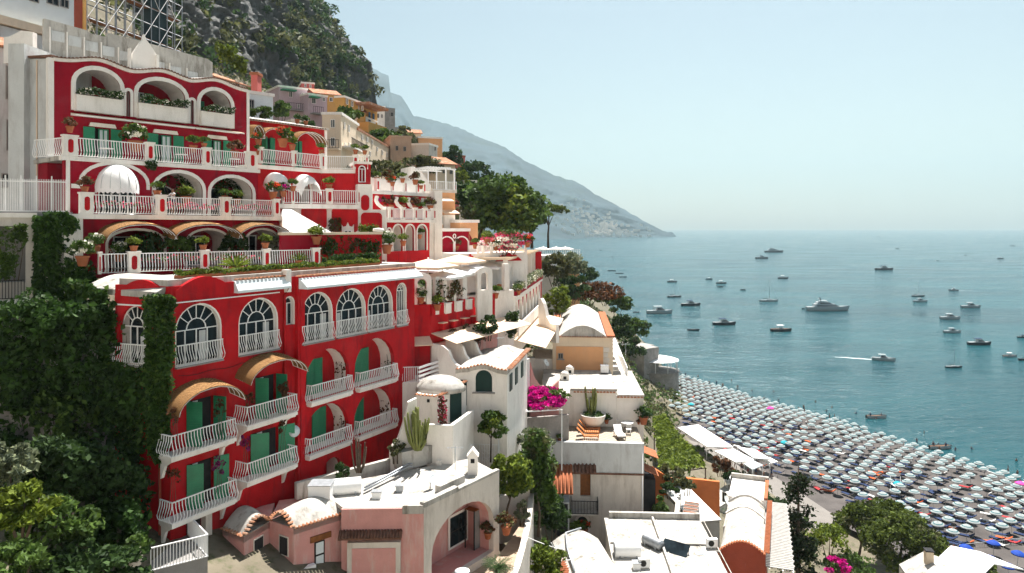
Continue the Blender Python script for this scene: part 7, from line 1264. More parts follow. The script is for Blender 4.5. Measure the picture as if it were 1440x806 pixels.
HAIR = mat('dark_hair', (.03, .02, .015), .6); SWIM = mat('navy_cloth', (.02, .03, .08), .8); SHIRT = mat('white_shirt', (.7, .7, .72), .8)
BODIES = [body_mesh('stand', SKIN, SWIM), body_mesh('stride', SKIN, mat('red_cloth', (.3, .03, .03), .8)), body_mesh('bend', SWIM, SWIM), body_mesh('bend', SHIRT, SWIM)]
def person(loc, rz, k, label, group, h=1.0):
    o = bpy.data.objects.new('person', BODIES[k]); COL.objects.link(o); o.location = loc; o.rotation_euler = (0, 0, rz); o.scale = (h, h, h); return tag(o, label, 'person', group)
for px, py, d, rz, l in ((243, 271, D3(243)+1.2, 2.6, 'person in a white shirt on the middle terrace, seen between pot and bush'), (221, 268, D3(221)+1.6, .4, 'person behind the clay pot on the terrace right of the dome awning')): c = P(px, py, d); person((c.x, c.y, 45.72), rz, 3, l, 'people on the hotel terrace')
rnd = random.Random(44)
for i in range(110):
    u = .06+.86*(i+rnd.random())/110; v = rnd.choice((1.5, 3, 6, 9, -1, -2, 14)) + rnd.uniform(-1, 1); s, b = poly_at(SHORE, u), poly_at([(30, 215)]+BACK, u); q = s+(s-b)/np.linalg.norm(s-b)*v
    person((q[0], q[1], .15 if v < 0 else max(-1.15, -.08-.1*v)), rnd.uniform(0, 6.28), rnd.randrange(3), 'bather wading in the shallows off the parasol beach' if v > 0 else 'bather standing on the pebbles at the water line', 'bathers along the shore')
# ================= BEACH =================
UW = mat('parasol_white', (.29, .325, .325), .8, .12, .35); UT = mat('parasol_teal', (.03, .12, .135), .8, .1, 2); UB = mat('parasol_blue', (.01, .05, .30), .7, .15, 2); UC = mat('parasol_turquoise', (.01, .28, .33), .7, .15, 2); UM = mat('parasol_pink', (.65, .06, .3), .7, .1, 2)
def umb_mb(m1, m2, mb=None, c=(0, 0, 0), r=.80, rot=0.0):
    b = mb or MB(); prof = [(r, 1.88), (r*.78, 2.02), (r*.64, 2.09), (r*.3, 2.22), (.05, 2.30)]; seg = 12; vs = []; lv = []
    for k, (rr, z) in enumerate(prof): vs.append([(c[0]+rr*math.cos(2*math.pi*j/seg+rot), c[1]+rr*math.sin(2*math.pi*j/seg+rot), c[2]+z) for j in range(seg)])
    low = [(x, y, z-.12) for x, y, z in vs[0]]; rows = [low]+vs
    for k in range(len(rows)-1): b.add(rows[k]+rows[k+1], [(j, (j+1) % seg, seg+(j+1) % seg, seg+j) for j in range(seg)], [m1, m1, m2, m1, m1][k], k > 0)
    b.add(vs[-1], [tuple(range(seg))], m2); b.tube([(c[0], c[1], c[2]-.2), (c[0], c[1], c[2]+2.42)], .03, UW, 4); return b
UP = {k: umb_mb(a, b_).build('beach_parasol', normals=False) for k, a, b_ in (('w', UW, UT), ('b', UB, UB), ('t', UC, UC), ('m', UM, UM))}
for o in UP.values(): o.location = (0, 0, 0)
def lounger_mb(m, mb=None, c=(0, 0, 0), rot=0.0):
    b = mb or MB(); f = Fr(c[0], c[1], math.cos(rot), math.sin(rot)); z = c[2]
    b.box(f, -.95, .45, -.3, .3, z+.28, z+.36, m); b.add([f.W(a, n, zz) for n in (-.3, .3) for a, zz in ((.45, z+.28), (1.0, z+.7), (.97, z+.77), (.42, z+.36))], [(0, 1, 2, 3), (4, 5, 6, 7), (0, 4, 5, 1), (1, 5, 6, 2), (2, 6, 7, 3)], m)
    for a in (-.85, .4):
        for n in (-.27, .24): b.box(f, a, a+.05, n, n+.04, z, z+.28, PAINT)
    return b
LMS = [mat('lounger_navy', (.02, .035, .09), .8), mat('lounger_orange', (.50, .10, .03), .8, .2), mat('lounger_red', (.38, .035, .04), .8), mat('lounger_white', (.6, .6, .58), .8)]
LP = [lounger_mb(m).build('sun_lounger', normals=False) for m in LMS]
for o in LP: o.location = (0, 0, 0)
def bz(x, y):
    """height of the pebbles by distance from the shoreline"""
    best = min(math.dist((x, y), poly_at(SHORE, k/120)) for k in range(121)); return float(np.interp(best, [0, 5, 14, 40], [0.1, .7, 1.5, 2.7]))
SL = [poly_at(SHORE, k/240) for k in range(241)]; spots = []
L_ = sum(math.dist(a, b) for a, b in zip(SHORE, SHORE[1:])); k = int(L_/2.45); rnd = random.Random(9)
for i in range(k):
    u = (i+.5)/k; s = poly_at(SHORE, u); t_ = poly_at(SHORE, min(1, u+.02))-poly_at(SHORE, max(0, u-.02)); t_ /= np.linalg.norm(t_); n = np.array((t_[1], -t_[0])); n = n if n[0] < 0 else -n
    for j in range(17):
        q = s+n*(2.2+j*2.95)+t_*(1.2*(j % 2)+rnd.gauss(0, .08))+n*rnd.gauss(0, .08); x, y = q
        px, py = 720+1000*x/y, HY+1000*(CZ-4)/y
        bx = np.interp(y, [p[1] for p in BACK[::-1]], [p[0] for p in BACK[::-1]])
        if x < bx+1.2 or not 900 < px < 1500 or py > 830: continue
        if py > 752-.012*(px-1400) and px > 1240: continue
        if any((x-a)**2+(y-b)**2 < 4.0 for a, b in spots): continue
        if rnd.random() < .035: continue
        spots.append((x, y))
spots.sort(key=lambda p: p[1]); vis = [p for p in spots]
def zb_(p): d = min(math.dist(p, s) for s in SL); return float(np.interp(d, [0, 5, 14, 40], [.1, .7, 1.5, 2.6]))
first = {}; far = MB(); farl = MB(); nl = 0
def place(proto, key, loc, rz, label, cat, group):
    if key not in first: o = proto; first[key] = 1
    else: o = proto.copy(); COL.objects.link(o)
    o.location = loc; o.rotation_euler = (rnd.gauss(0, .05), rnd.gauss(0, .05), rz) if 'parasol' in cat else (0, 0, rz); tag(o, label, cat, group)
for i, p in enumerate(vis):
    z = zb_(p)
    if i < 296: place(UP['w'], 'w', (*p, z), rnd.uniform(0, .5), 'white beach parasol with a teal band standing on the crowded grey beach', 'beach parasol', 'white parasols set out in rows on the beach')
    else: umb_mb(UW, UT, far, (*p, z), rot=rnd.random())
    for e in range(rnd.choice((2, 2, 2, 1))):
        c = (p[0]+rnd.uniform(-.8, .8)+(.9 if e else -.9), p[1]+rnd.uniform(-.7, .7), z); r_ = rnd.choices((0, 1, 2, 3), (.80, .09, .06, .05))[0]; nl += 1
        if nl < 280: place(LP[r_], 'l%d' % r_, c, rnd.gauss(-.9, .25), ['navy sun lounger under the beach parasols', 'orange sun lounger between the beach parasols', 'red sun lounger between the beach parasols', 'white sun lounger between the beach parasols'][r_], 'sun lounger', 'sun loungers on the beach')
        else: lounger_mb(LMS[r_], farl, c, rnd.gauss(-.9, .25))
far.build('distant_parasols', normals=False, kind='stuff', label='far rows of white beach parasols towards the rocks', cat='beach parasols'); farl.build('distant_loungers', normals=False, kind='stuff', label='far rows of sun loungers under the parasols', cat='sun loungers')
for key, px, py, l in (('b', 1357, 769, 'blue parasol in the last row before the beach fence, left one'), ('b', 1397, 764, 'blue parasol in the last row before the beach fence, right one'), ('b', 1391, 784, 'blue parasol below the beach fence, left of the boat'), ('b', 1430, 778, 'blue parasol below the beach fence at the right edge'), ('b', 1418, 796, 'blue parasol nearest the bottom right corner'), ('t', 1262, 680, 'turquoise parasol amid the white ones beside the lifeguard tower'), ('t', 1102, 622, 'turquoise parasol amid the far white rows'), ('t', 972, 569, 'turquoise parasol in the farthest rows near the rocks'), ('m', 1433, 680, 'bright pink parasol at the water line on the right'), ('m', 1084, 574, 'bright pink parasol at the water line far along the beach')):
    c = PZ(px, py, 4.0); place(UP[key], key, (c.x, c.y, 1.9), .2, l, 'beach parasol', 'coloured parasols')
for px, py, r_, l in ((1358, 762, 1, 'orange lounger in the bare strip left of the blue parasols'), (1384, 760, 1, 'orange lounger behind the right blue parasol'), (1412, 757, 1, 'orange lounger near the right edge of the last parasol row'), (1424, 762, 2, 'red lounger near the right edge of the last parasol row')): c = PZ(px, py, 2.2); place(LP[r_], 'x%d' % px if False else 'l%d' % r_, (c.x, c.y, 1.9), -.7, l, 'sun lounger', 'sun loungers on the beach')
t = thing('beach_fence', 'low grey mesh fence crossing the beach at the lower right', 'fence', PZ(1400, 782, 2.2)); m = MB(); a, b_ = PZ(1330, 778, 2.0), PZ(1450, 765, 2.0); rail_path(m, [a.xy[:], b_.xy[:]], 1.9, 1.0, 0, .35, m=STEEL, r=.02); m.build('mesh_panel', t)
c = PZ(1263, 694, 1.9); t = thing('lifeguard_tower', 'white lifeguard tower standing among the parasols', 'tower', c); m = MB(); [m.box(WF, c.x+dx-.04, c.x+dx+.04, -c.y+dy-.04, -c.y+dy+.04, 1.7, 4.4, PAINT) for dx in (-.8, .8) for dy in (-.8, .8)]; m.build('legs', t); m = MB(); m.box(WF, c.x-.9, c.x+.9, -c.y-.9, -c.y+.9, 3.2, 3.3, PAINT); railing(m, Fr(c.x, c.y, 1, 0), -.85, .85, .85, 3.3, .7, 0, .3); m.build('platform', t)
# cafes and promenade behind the beach
PROM = mat('promenade_paving', (.19, .175, .16), .9, .12, .5, .2, 8)
pl = [PZ(955, 612, 3.4), PZ(1040, 640, 3.2), PZ(1120, 690, 3.0), PZ(1180, 730, 3.0), PZ(1130, 760, 3.6), PZ(1075, 720, 3.8), PZ(1000, 672, 3.8), PZ(950, 630, 3.6)]
m = MB(); m.plan([(p.x, p.y) for p in pl], 1.2, 3.1, PROM); m.build('promenade', kind='structure')
def cafe(px4, z, h, label, name='cafe_awning', m_=CANVAS, drop=.25):
    q = [PZ(x, y, z) for x, y in px4]; c = sum(q, Vector())/4; t = thing(name, label, 'canopy', (c.x, c.y, z-h)); b = MB(); top = [c+Vector((0, 0, drop))]
    b.add([tuple(p) for p in q]+[tuple(p-Vector((0, 0, .18))) for p in q]+[tuple(top[0])], [(0, 1, 8), (1, 2, 8), (2, 3, 8), (3, 0, 8), (0, 1, 5, 4), (1, 2, 6, 5), (2, 3, 7, 6), (3, 0, 4, 7)], m_); b.build('canopy', t)
    for p in q: b = MB(); p = p.lerp(c, .06); b.tube([p-Vector((0, 0, h)), p], .06, PAINT, 5); b.build('post', t)
    return t
cafe([(953, 601), (982, 597), (1031, 628), (994, 628)], 6.6, 3.2, 'large flat white awning roof nearest the vine canopy on the beach'); cafe([(1005, 634), (1030, 630), (1060, 646), (1035, 650)], 6.2, 3, 'white awning roof in the middle of the beach cafes'); cafe([(1036, 628), (1062, 632), (1085, 646), (1060, 644)], 5.8, 3, 'narrow white awning roof at the edge of the parasol rows')
cafe([(1070, 645), (1082, 643), (1094, 649), (1082, 652)], 5.2, 2.6, 'small white awning at the end of the beach cafes'); cafe([(1046, 652), (1060, 648), (1073, 654), (1058, 660)], 5.8, 2.8, 'grey white square cafe parasol with a peaked top', m_=PALE, drop=.7)
cafe([(1018, 672), (1034, 666), (1044, 678), (1022, 680)], 9.5, 2.4, 'pale square canopy above the rust orange wall'); cafe([(1020, 692), (1036, 688), (1048, 698), (1030, 702)], 10.5, 2.4, 'white pointed canopy beside the dotted shed', drop=.4)
f = fpx(985, 94, 1045, 90); t = thing('cafe_building', 'pale beach cafe building with stepped white walls', 'building', f.W(2, 0, 3)); m = MB(); m.box(f, f.S(985), f.S(1012), -9, 0, 2, 8.6, WHITE); m.box(f, f.S(1012), f.S(1045), -5, 0, 2, 6.0, OLDW); m.build('wall', t); m = MB(); m.box(f, f.S(985)-.1, f.S(1012)+.1, -9.1, .1, 8.603, 8.8, ROOFW); m.build('roof', t); wins(t, f, [(1016, 692, 1022, 706), (1028, 694, 1034, 706)], STONE)
for i, (px, py) in enumerate(((1043, 664), (1052, 668), (1063, 670), (1074, 676), (1034, 660), (1085, 672), (1066, 662))): c = PZ(px, py, 3.1); person(c, i*1.3, i % 3, 'tiny walker on the promenade behind the parasols', 'walkers on the promenade')
# rocky point with the tower restaurant
c = P(925, 535, 182); t = thing('tower_restaurant', 'round stone tower restaurant with white canopies on the rocky point', 'restaurant', (c.x, c.y, 0)); m = MB(); m.lathe((c.x, c.y, 0), [(5.6, -1), (5.2, 6.5), (5.3, 8.3), (5.5, 8.4), (0, 8.5)], STONE, 20); m.build('tower_wall', t)
m = MB(); m.lathe((c.x, c.y, 8.5), [(5.4, 2.6), (2.5, 3.3), (0, 3.4)], CANVAS, 12, False); m.build('canopy', t); m = MB(); [m.tube([(c.x+5*math.cos(a), c.y+5*math.sin(a), 8.4), (c.x+5*math.cos(a), c.y+5*math.sin(a), 11.2)], .1, PAINT, 5) for a in np.linspace(0, 6.28, 11)]; m.build('posts', t)
f = fpx(896, 178, 934, 184); m = MB(); m.box(f, f.S(897), f.S(918), -8, 2, 4, 14.6, STONE); m.box(f, f.S(905), f.S(935), -12, -4, 5, 13.4, GREYW); m.build('wall', t); m = MB(); m.box(f, f.S(905)-.2, f.S(935)+.2, -12.2, -3.8, 13.4, 13.9, STONE); m.build('roof', t)
m = MB(); q = [PZ(908, 547, 4), PZ(945, 540, 4), PZ(948, 548, 4), PZ(914, 556, 4)]; m.add([tuple(p+Vector((0, 0, dz))) for dz in (0, .3) for p in q], [(0, 1, 2, 3), (4, 5, 6, 7), (0, 1, 5, 4), (1, 2, 6, 5), (2, 3, 7, 6), (3, 0, 4, 7)], ROOFW); m.build('lower_awning', t)
rb = bmesh.new(); bmesh.ops.create_icosphere(rb, subdivisions=4, radius=1); me = bpy.data.meshes.new('rocks')
for v in rb.verts: q = v.co*1.0; d = 1+.35*fract(q.x*1.6, q.y*1.6, q.z*1.6, 5); v.co = Vector((q.x*13*d, q.y*16*d, max(-.3, q.z)*9*d))
rb.to_mesh(me); rb.free(); me.materials.append(ROCK); o = bpy.data.objects.new('headland_rock', me); COL.objects.link(o); o.location = (c.x-10, c.y+6, -1); tag(o, kind='structure')
# far restaurant terrace above the sea
f = fpx(757, 118, 816, 122); t = thing('restaurant_building', 'low restaurant with a peach end wall and a balustraded terrace above the sea', 'restaurant', f.W(3, 0, 30)); zt = f.Z(790, 362); m = MB(); m.box(f, f.S(760), f.S(791), -8, 0, 28, zt, OLDW); m.box(f, f.S(791), f.S(815), -6, .02, 28, zt, PEACH); m.build('wall', t); m = MB(); m.box(f, f.S(758), f.S(816), -8, .2, zt, zt+.25, WHITE); m.build('terrace', t); m = MB(); railing(m, f, f.S(760), f.S(815), .1, zt+.25, 1, 0, .4, r=.06); m.build('railing', t)
for i in range(4): strip_awning(t, f, f.S(763)+i*1.0, f.S(763)+i*1.0+.9, .02, 1.6, zt-.3, zt-1.3, CANVAS)
for px, l in ((764, 'white parasol on the far restaurant terrace, left one'), (782, 'white parasol on the far restaurant terrace, middle one'), (795, 'white parasol on the far restaurant terrace, right one')): parasol(px, 347, 120, 2.4, 2.2, l, grp='parasols of the far restaurant')
# ---- sun terrace furniture
def teak(px, py, d, label):
    c = P(px, py, d); c.z = ZM; t = thing('deck_chair', label, 'deck chair', c, 'teak deck chairs'); f = Fr(c.x, c.y, 1, -.1); m = MB()
    for i in range(7): m.box(f, -.1+i*.18, .03+i*.18, -.28, .28, ZM+.3, ZM+.34, TEAK)
    for n in (-.3, .27): m.box(f, -.2, 1.2, n, n+.04, ZM+.24, ZM+.3, TEAK)
    m.build('seat', t); m = MB(); [m.add([f.W(a, n, z) for n in (s, s+.1) for a, z in ((-.15, ZM+.33), (-.75, ZM+.95), (-.72, ZM+.99), (-.12, ZM+.37))], [(0, 1, 2, 3), (4, 5, 6, 7), (0, 4, 5, 1), (1, 5, 6, 2), (2, 6, 7, 3)], TEAK) for s in (-.28, -.16, -.04, .08, .2)]; m.build('backrest', t)
    for a in (-.1, 1.1):
        for n in (-.27, .23): m = MB(); m.box(f, a, a+.05, n, n+.05, ZM, ZM+.24, TEAK); m.build('leg', t)
teak(826, 597, 64.6, 'wooden deck chair nearest the white cactus bowl'); teak(824, 603, 63.4, 'wooden deck chair in the middle of the three'); teak(823, 609, 62.2, 'wooden deck chair closest to the terrace edge')
c = P(882, 596, 64.8); c.z = ZM; t = thing('round_table', 'round white table on the sun terrace', 'table', c); m = MB(); m.lathe(c, [(.55, .7), (.6, .72), (.6, .75), (0, .76)], PAINT, 18); m.build('table_top', t)
for a in (0.5, 2.6, 4.7): m = MB(); m.tube([c+Vector((math.cos(a)*.45, math.sin(a)*.45, 0)), c+Vector((math.cos(a)*.2, math.sin(a)*.2, .71))], .025, PAINT, 5); m.build('leg', t)
def chair(x, y, z, rz, label):
    t = thing('garden_chair', label, 'chair', (x, y, z), 'white garden chairs'); f = Fr(x, y, math.cos(rz), math.sin(rz)); m = MB(); m.box(f, -.22, .22, -.22, .22, z+.42, z+.46, PAINT); m.build('seat', t); m = MB(); [m.box(f, a, a+.04, -.24, -.2, z+.46, z+.9, PAINT) for a in (-.22, -.1, .04, .18)]; m.box(f, -.22, .22, -.245, -.195, z+.9, z+.95, PAINT); m.build('backrest', t)
    for a in (-.2, .16):
        for n in (-.2, .16): m = MB(); m.box(f, a, a+.04, n, n+.04, z, z+.42, PAINT); m.build('leg', t)
c2_ = P(871, 598, 65); chair(c2_.x, c2_.y, ZM, 1.4, 'white garden chair left of the round table'); c2_ = P(884, 602, 63.6); chair(c2_.x, c2_.y, ZM, 3.1, 'white garden chair in front of the round table')
c = P(872, 610, 62.3); c.z = ZM; t = thing('lounge_chair', 'white cushioned lounge chair on the patterned floor', 'lounge chair', c); f = Fr(c.x, c.y, 1, .1); m = MB(); m.box(f, -.35, .35, -1, .6, ZM+.3, ZM+.42, CANVAS); m.build('cushion', t); m = MB(); m.add([f.W(a, n, z) for a in (-.35, .35) for n, z in ((-.5, ZM+.42), (-1.1, ZM+.95), (-1.15, ZM+.9), (-.6, ZM+.4))], [(0, 1, 2, 3), (4, 5, 6, 7), (0, 4, 5, 1), (1, 5, 6, 2), (2, 6, 7, 3)], CANVAS); m.build('backrest', t); m = MB(); [m.box(f, a, a+.05, n, n+.05, ZM, ZM+.3, IRON) for a in (-.35, .3) for n in (-.9, .5)]; m.box(f, -.38, .38, .55, .62, ZM+.2, ZM+.28, IRON); m.build('frame', t)
c = P(650, 803, 39.0); t = thing('round_table', 'pale blue round table before the pink arch', 'table', c-Vector((0, 0, .8))); m = MB(); m.lathe(c, [(.4, -.03), (.42, 0), (0, .01)], PALE, 16); m.build('table_top', t); m = MB(); m.lathe(c-Vector((0, 0, .8)), [(.25, 0), (.05, .05), (.05, .76)], PALE, 8); m.build('base', t)
# cables
t = thing('cable', 'pair of thin cables strung from the courtyard wall to the white roof', 'cable', P(780, 760, 46)); m = MB()
for a, b_ in (((740, 755, 43), (838, 770, 58)), ((775, 763, 47), (806, 786, 48))): A_, B_ = P(*a), P(*b_); m.tube([A_.lerp(B_, k/8)-Vector((0, 0, .5*math.sin(math.pi*k/8))) for k in range(9)], .025, PAINT, 4)
m.build('wires', t)
# ================= BOATS =================
HD = mat('hull_navy', (.008, .012, .02), .4, .1, 1, spec=.2); HW = mat('hull_white', (.42, .45, .46), .4, .05, 1, spec=.2); BW = mat('boat_wood', (.14, .07, .035), .5, .2, 2)
def hull(mb, L, B, H, m, deck, sheer=.35, transom=.75):
    n = 14; rows = []
    for i in range(n+1):
        u = i/n; x = (u-.5)*L; w = B/2*(transom+(1-transom)*min(1, u*2.2) if u < .45 else max(.02, 1-((u-.45)/.55)**2.3)); z = H*(1+sheer*max(0, u-.3)**1.6)
        rows.append([(x+.06*L*(u**3), w, z), (x+.03*L*u**3, w*.9, H*.45), (x, w*.72, -.3), (x, -w*.72, -.3), (x+.03*L*u**3, -w*.9, H*.45), (x+.06*L*u**3, -w, z)])
    vs = [p for r in rows for p in r]; fs = [(i*6+j, (i+1)*6+j, (i+1)*6+j+1, i*6+j+1) for i in range(n) for j in range(5)]+[(0, 1, 2, 3, 4, 5), tuple(n*6+j for j in range(6))]
    mb.add(vs, fs, m, True); dv = [(r[k][0], r[k][1]*.97, r[k][2]-.04) for r in rows for k in (0, 5)]; mb.add(dv, [(2*i, 2*i+2, 2*i+3, 2*i+1) for i in range(n)], deck)
    rb_ = [(r[k][0], r[k][1], r[k][2]+dz) for r in rows for k in (0, 5) for dz in (0, .1)]
    mb.add(rb_, [(4*i+q, 4*i+4+q, 4*i+5+q, 4*i+1+q) for i in range(n) for q in (0, 2)], HW if m is HD else m)
def cabin(mb, x0, x1, w, z0, z1, rake0, rake1, m, taper=.82):
    vs = [(x0, -w, z0), (x1, -w*.9, z0), (x1, w*.9, z0), (x0, w, z0), (x0+rake0, -w*taper, z1), (x1-rake1, -w*taper*.85, z1), (x1-rake1, w*taper*.85, z1), (x0+rake0, w*taper, z1)]
    mb.add(vs, [(0, 1, 2, 3), (4, 5, 6, 7), (0, 1, 5, 4), (1, 2, 6, 5), (2, 3, 7, 6), (3, 0, 4, 7)], m)
def boat(kind, px, py, lpx, head, label, dark=False, name=None, wake=False):
    c = PZ(px, py, 0); L = lpx*c.y/1000/max(.35, abs(math.cos(head))); hm_ = HD if dark else HW; t = thing({'sail': 'sailboat', 'row': 'rowing_boat', 'yacht': 'motor_yacht'}.get(kind, 'motorboat') if not name else name, label, {'sail': 'sailboat', 'row': 'rowing boat', 'yacht': 'yacht'}.get(kind, 'motorboat'), (0, 0, 0), 'boats on the bay')
    B = L*({'yacht': .22, 'sail': .27, 'row': .26}.get(kind, .31)); H = {'yacht': L*.095, 'sail': L*.085, 'row': .55, 'open': L*.12, 'motor': L*.125}[kind]
    b = MB(); hull(b, L, B, H, hm_, BW if kind in ('row', 'open') else HW); b.build('hull', t)
    if kind == 'yacht':
        b = MB(); cabin(b, -.33*L, .3*L, B*.4, H, H*1.75, .01*L, .13*L, HW); cabin(b, -.27*L, .12*L, B*.34, H*1.752, H*2.3, .02*L, .1*L, HW); b.build('superstructure', t); b = MB(); cabin(b, -.28*L, .22*L, B*.405, H*1.2, H*1.55, .01*L, .1*L, GLASS); cabin(b, -.2*L, .08*L, B*.345, H*1.85, H*2.15, .02*L, .08*L, GLASS); b.build('window_band', t)
        b = MB(); b.box(Fr(0, 0, 1, 0), -.2*L, -.02*L, -B*.28, B*.28, H*2.55, H*2.65, HW); b.tube([(-.15*L, 0, H*2.3), (-.18*L, 0, H*3.4)], .012*L, HD, 5); b.tube([(-.2*L, -B*.15, H*3.1), (-.2*L, B*.15, H*3.1)], .008*L, HW, 5); [b.tube([(x*L, s*B*.26, H*2.28), (x*L, s*B*.26, H*2.6)], .006*L, HW, 4) for x in (-.18, -.04) for s in (-1, 1)]; b.build('radar_arch', t)
    elif kind == 'motor':
        b = MB(); cabin(b, -.12*L, .24*L, B*.36, H, H*2.0, .02*L, .14*L, HW); b.box(Fr(0, 0, 1, 0), -.22*L, .1*L, -B*.33, B*.33, H*2.3, H*2.4, SWIM if dark else HW); [b.tube([(x*L, s*B*.3, H), (x*L, s*B*.3, H*2.32)], .008*L, HW, 4) for x in (-.2, .06) for s in (-1, 1)]; b.build('cabin', t); b = MB(); cabin(b, -.1*L, .2*L, B*.37, H*1.35, H*1.8, .02*L, .1*L, GLASS); b.build('window_band', t)
    elif kind == 'open':
        b = MB(); cabin(b, -.05*L, .12*L, B*.26, H, H*1.7, 0, .05*L, HW); b.box(Fr(0, 0, 1, 0), -.2*L, .14*L, -B*.34, B*.34, H*2.5, H*2.62, CANVAS); [b.tube([(x*L, s*B*.3, H*.9), (x*L, s*B*.3, H*2.52)], .01*L, PAINT, 4) for x in (-.18, .12) for s in (-1, 1)]; b.build('console_canopy', t)
    elif kind == 'sail':
        mh = L*1.25; b = MB(); cabin(b, -.12*L, .2*L, B*.28, H, H*1.6, .02*L, .08*L, HW); b.build('cabin', t); b = MB(); b.tube([(.05*L, 0, H), (.05*L, 0, mh)], .011*L, STEEL, 6, .006*L); b.tube([(.05*L, 0, H*2.2), (-.32*L, 0, H*2.1)], .018*L, HD, 6); b.tube([(.05*L, 0, mh*.98), (.53*L, 0, H*1.3)], .004*L, STEEL, 4); b.tube([(.05*L, 0, mh*.98), (-.48*L, 0, H*1.1)], .004*L, STEEL, 4); b.build('mast', t)
    else:
        b = MB(); [b.box(Fr(0, 0, 1, 0), x*L-.1, x*L+.1, -B*.4, B*.4, H*.7, H*.78, HW) for x in (-.25, .05, .25)]; b.build('thwarts', t); b = MB(); b.box(Fr(0, 0, 1, 0), -.5*L-.2, -.5*L+.02, -.18, .18, .1, H*1.3, IRON); b.build('outboard', t)
    t.location = c; t.rotation_euler = (0, 0, head)
    if wake:
        b = MB(); u = Vector((math.cos(head), math.sin(head), 0)); v = Vector((-u.y, u.x, 0)); pts_ = []; n = 26; wl, ww_ = wake
        for i in range(n+1): s = i/n; o = c-u*(L*.45+s*wl*L)+v*.3*L*s*fract(s*6, px, 1, 2); w_ = B*ww_*(.5+.5*s)*(1-s*.85)*(.8+.5*fract(s*14, px, 3, 2)); pts_ += [o+v*w_+Vector((0, 0, .06)), o-v*w_+Vector((0, 0, .06))]
        b.add(pts_, [(2*i, 2*i+2, 2*i+3, 2*i+1) for i in range(n)], FOAM); b.build('boat_wake', kind='structure')
    return t
for a in (('yacht', 1163, 437, 58, .03, 'long white motor yacht anchored in the middle of the bay, the largest near one'), ('yacht', 1088, 355, 25, .0, 'dark hulled superyacht near the horizon, farthest of the large boats', True), ('motor', 1071, 364, 17, .0, 'stubby white boat with a tower just left of the dark superyacht', True), ('motor', 1243, 380, 23, -.1, 'dark trawler like boat alone in the upper middle of the bay', True), ('motor', 927, 441, 35, .05, 'white cabin cruiser nearest the rocky shore'), ('motor', 971, 430, 26, .05, 'grey white cabin boat right of the two masted sailboat', True), ('row', 1131, 435, 6, 0, 'tiny tender trailing behind the long white motor yacht'),
    ('sail', 948, 418, 19, .1, 'dark sailboat with a tall mast in front of the far headland', True), ('open', 945, 397, 13, .0, 'small boat just above the dark sailboat', True), ('open', 997, 393, 9, .0, 'tiny boat alone above the pair of moored dinghies', True), ('open', 1014, 399, 14, .0, 'long open boat, upper of the moored pair', True), ('row', 1013, 404, 8, .0, 'dark dinghy, lower of the moored pair', True), ('row', 1045, 408, 7, .0, 'dark dinghy left of the white sailboat', True), ('sail', 1081, 424, 25, .05, 'white hulled sailboat with a single tall mast in the centre of the bay'), ('open', 1101, 392, 14, .0, 'small boat above and right of the white sailboat mast', True),
    ('motor', 1018, 457, 31, .0, 'dark hulled boat with a white cabin left of the centre foreground', True), ('row', 975, 465, 16, .0, 'small open boat with people left of the dark hulled cabin boat', True), ('open', 1098, 466, 28, .0, 'dark wooden boat with a white canopy below the white sailboat', True), ('row', 895, 440, 8, 0, 'white dinghy left of the cabin cruiser by the shore'), ('motor', 1242, 507, 26, -.45, 'white motorboat under way with a bright foaming wake', False, None, (1.7, .6)), ('sail', 1341, 517, 22, .0, 'small dark wooden boat with a short mast in the right foreground', True), ('motor', 1377, 485, 31, .0, 'dark hulled boat with a navy hood at the right', True), ('motor', 1339, 468, 23, .0, 'white cabin boat above the dark hooded one'), ('motor', 1336, 449, 27, .0, 'long low white boat in the middle of the right group'), ('motor', 1365, 433, 26, .0, 'white cruiser with a hard top at the upper right of the group'),
    ('motor', 1341, 409, 13, 3.1, 'small boat moving left with a thin white wake', False, None, (1.6, .25)), ('sail', 1291, 417, 17, 0, 'dark sailboat with a bare mast above the low white boat', True), ('motor', 1294, 425, 19, 0, 'grey white boat just below the dark sailboat'), ('open', 1420, 502, 19, 0, 'white open boat near the right edge'), ('motor', 1438, 475, 14, 0, 'dark boat cut by the right edge of the picture', True), ('row', 1437, 507, 9, 0, 'dark dinghy at the right edge below the white open boat', True), ('row', 1232, 588, 27, .0, 'white rowing boat near the beach, left of the two'), ('row', 1322, 631, 31, .05, 'white rowing boat near the beach, right of the two'),
    ('row', 860, 381, 11, 0, 'dark moored boat nearest the far restaurant, first of three', True), ('row', 871, 385, 11, 0, 'dark moored boat, middle of the three off the far restaurant', True), ('row', 876, 390, 10, 0, 'dark moored boat, lowest of the three off the far restaurant', True), ('row', 845, 352, 5, 0, 'tiny speck of a boat close under the far village', True), ('sail', 861, 361, 4, 0, 'tiny sailboat below the far village', True), ('open', 1262, 350, 5, 0, 'speedboat with a long white wake below the horizon', True, None, (5, .6)), ('open', 1151, 341, 4, 0, 'speedboat with a thin wake right of the superyacht', True, None, (7, .5)), ('open', 1236, 333, 4, 3.1, 'tiny speedboat with a wake on the horizon', True, None, (7, .5)), ('sail', 1424, 346, 7, 0, 'tiny sailboat near the right end of the horizon', True), ('open', 1407, 364, 8, 0, 'tiny boat at the far right below the horizon sailboat', True), ('open', 1358, 359, 4, 0, 'tiny dark boat left of the far right one', True), ('open', 1318, 367, 5, 0, 'small white boat churning foam in the upper right bay', False, None, (3, 1.0)), ('open', 1157, 356, 3, 0, 'tiny dark speck of a boat right of the superyacht', True)): boat(*a)
for i, (px, py) in enumerate(((1224, 588), (1240, 588), (1313, 630), (1330, 631))):
    c = PZ(px, py, 0); person((c.x, c.y, -.35), i, 2, 'person in the left rowing boat' if i < 2 else 'person in the right rowing boat', 'people in the rowing boats')
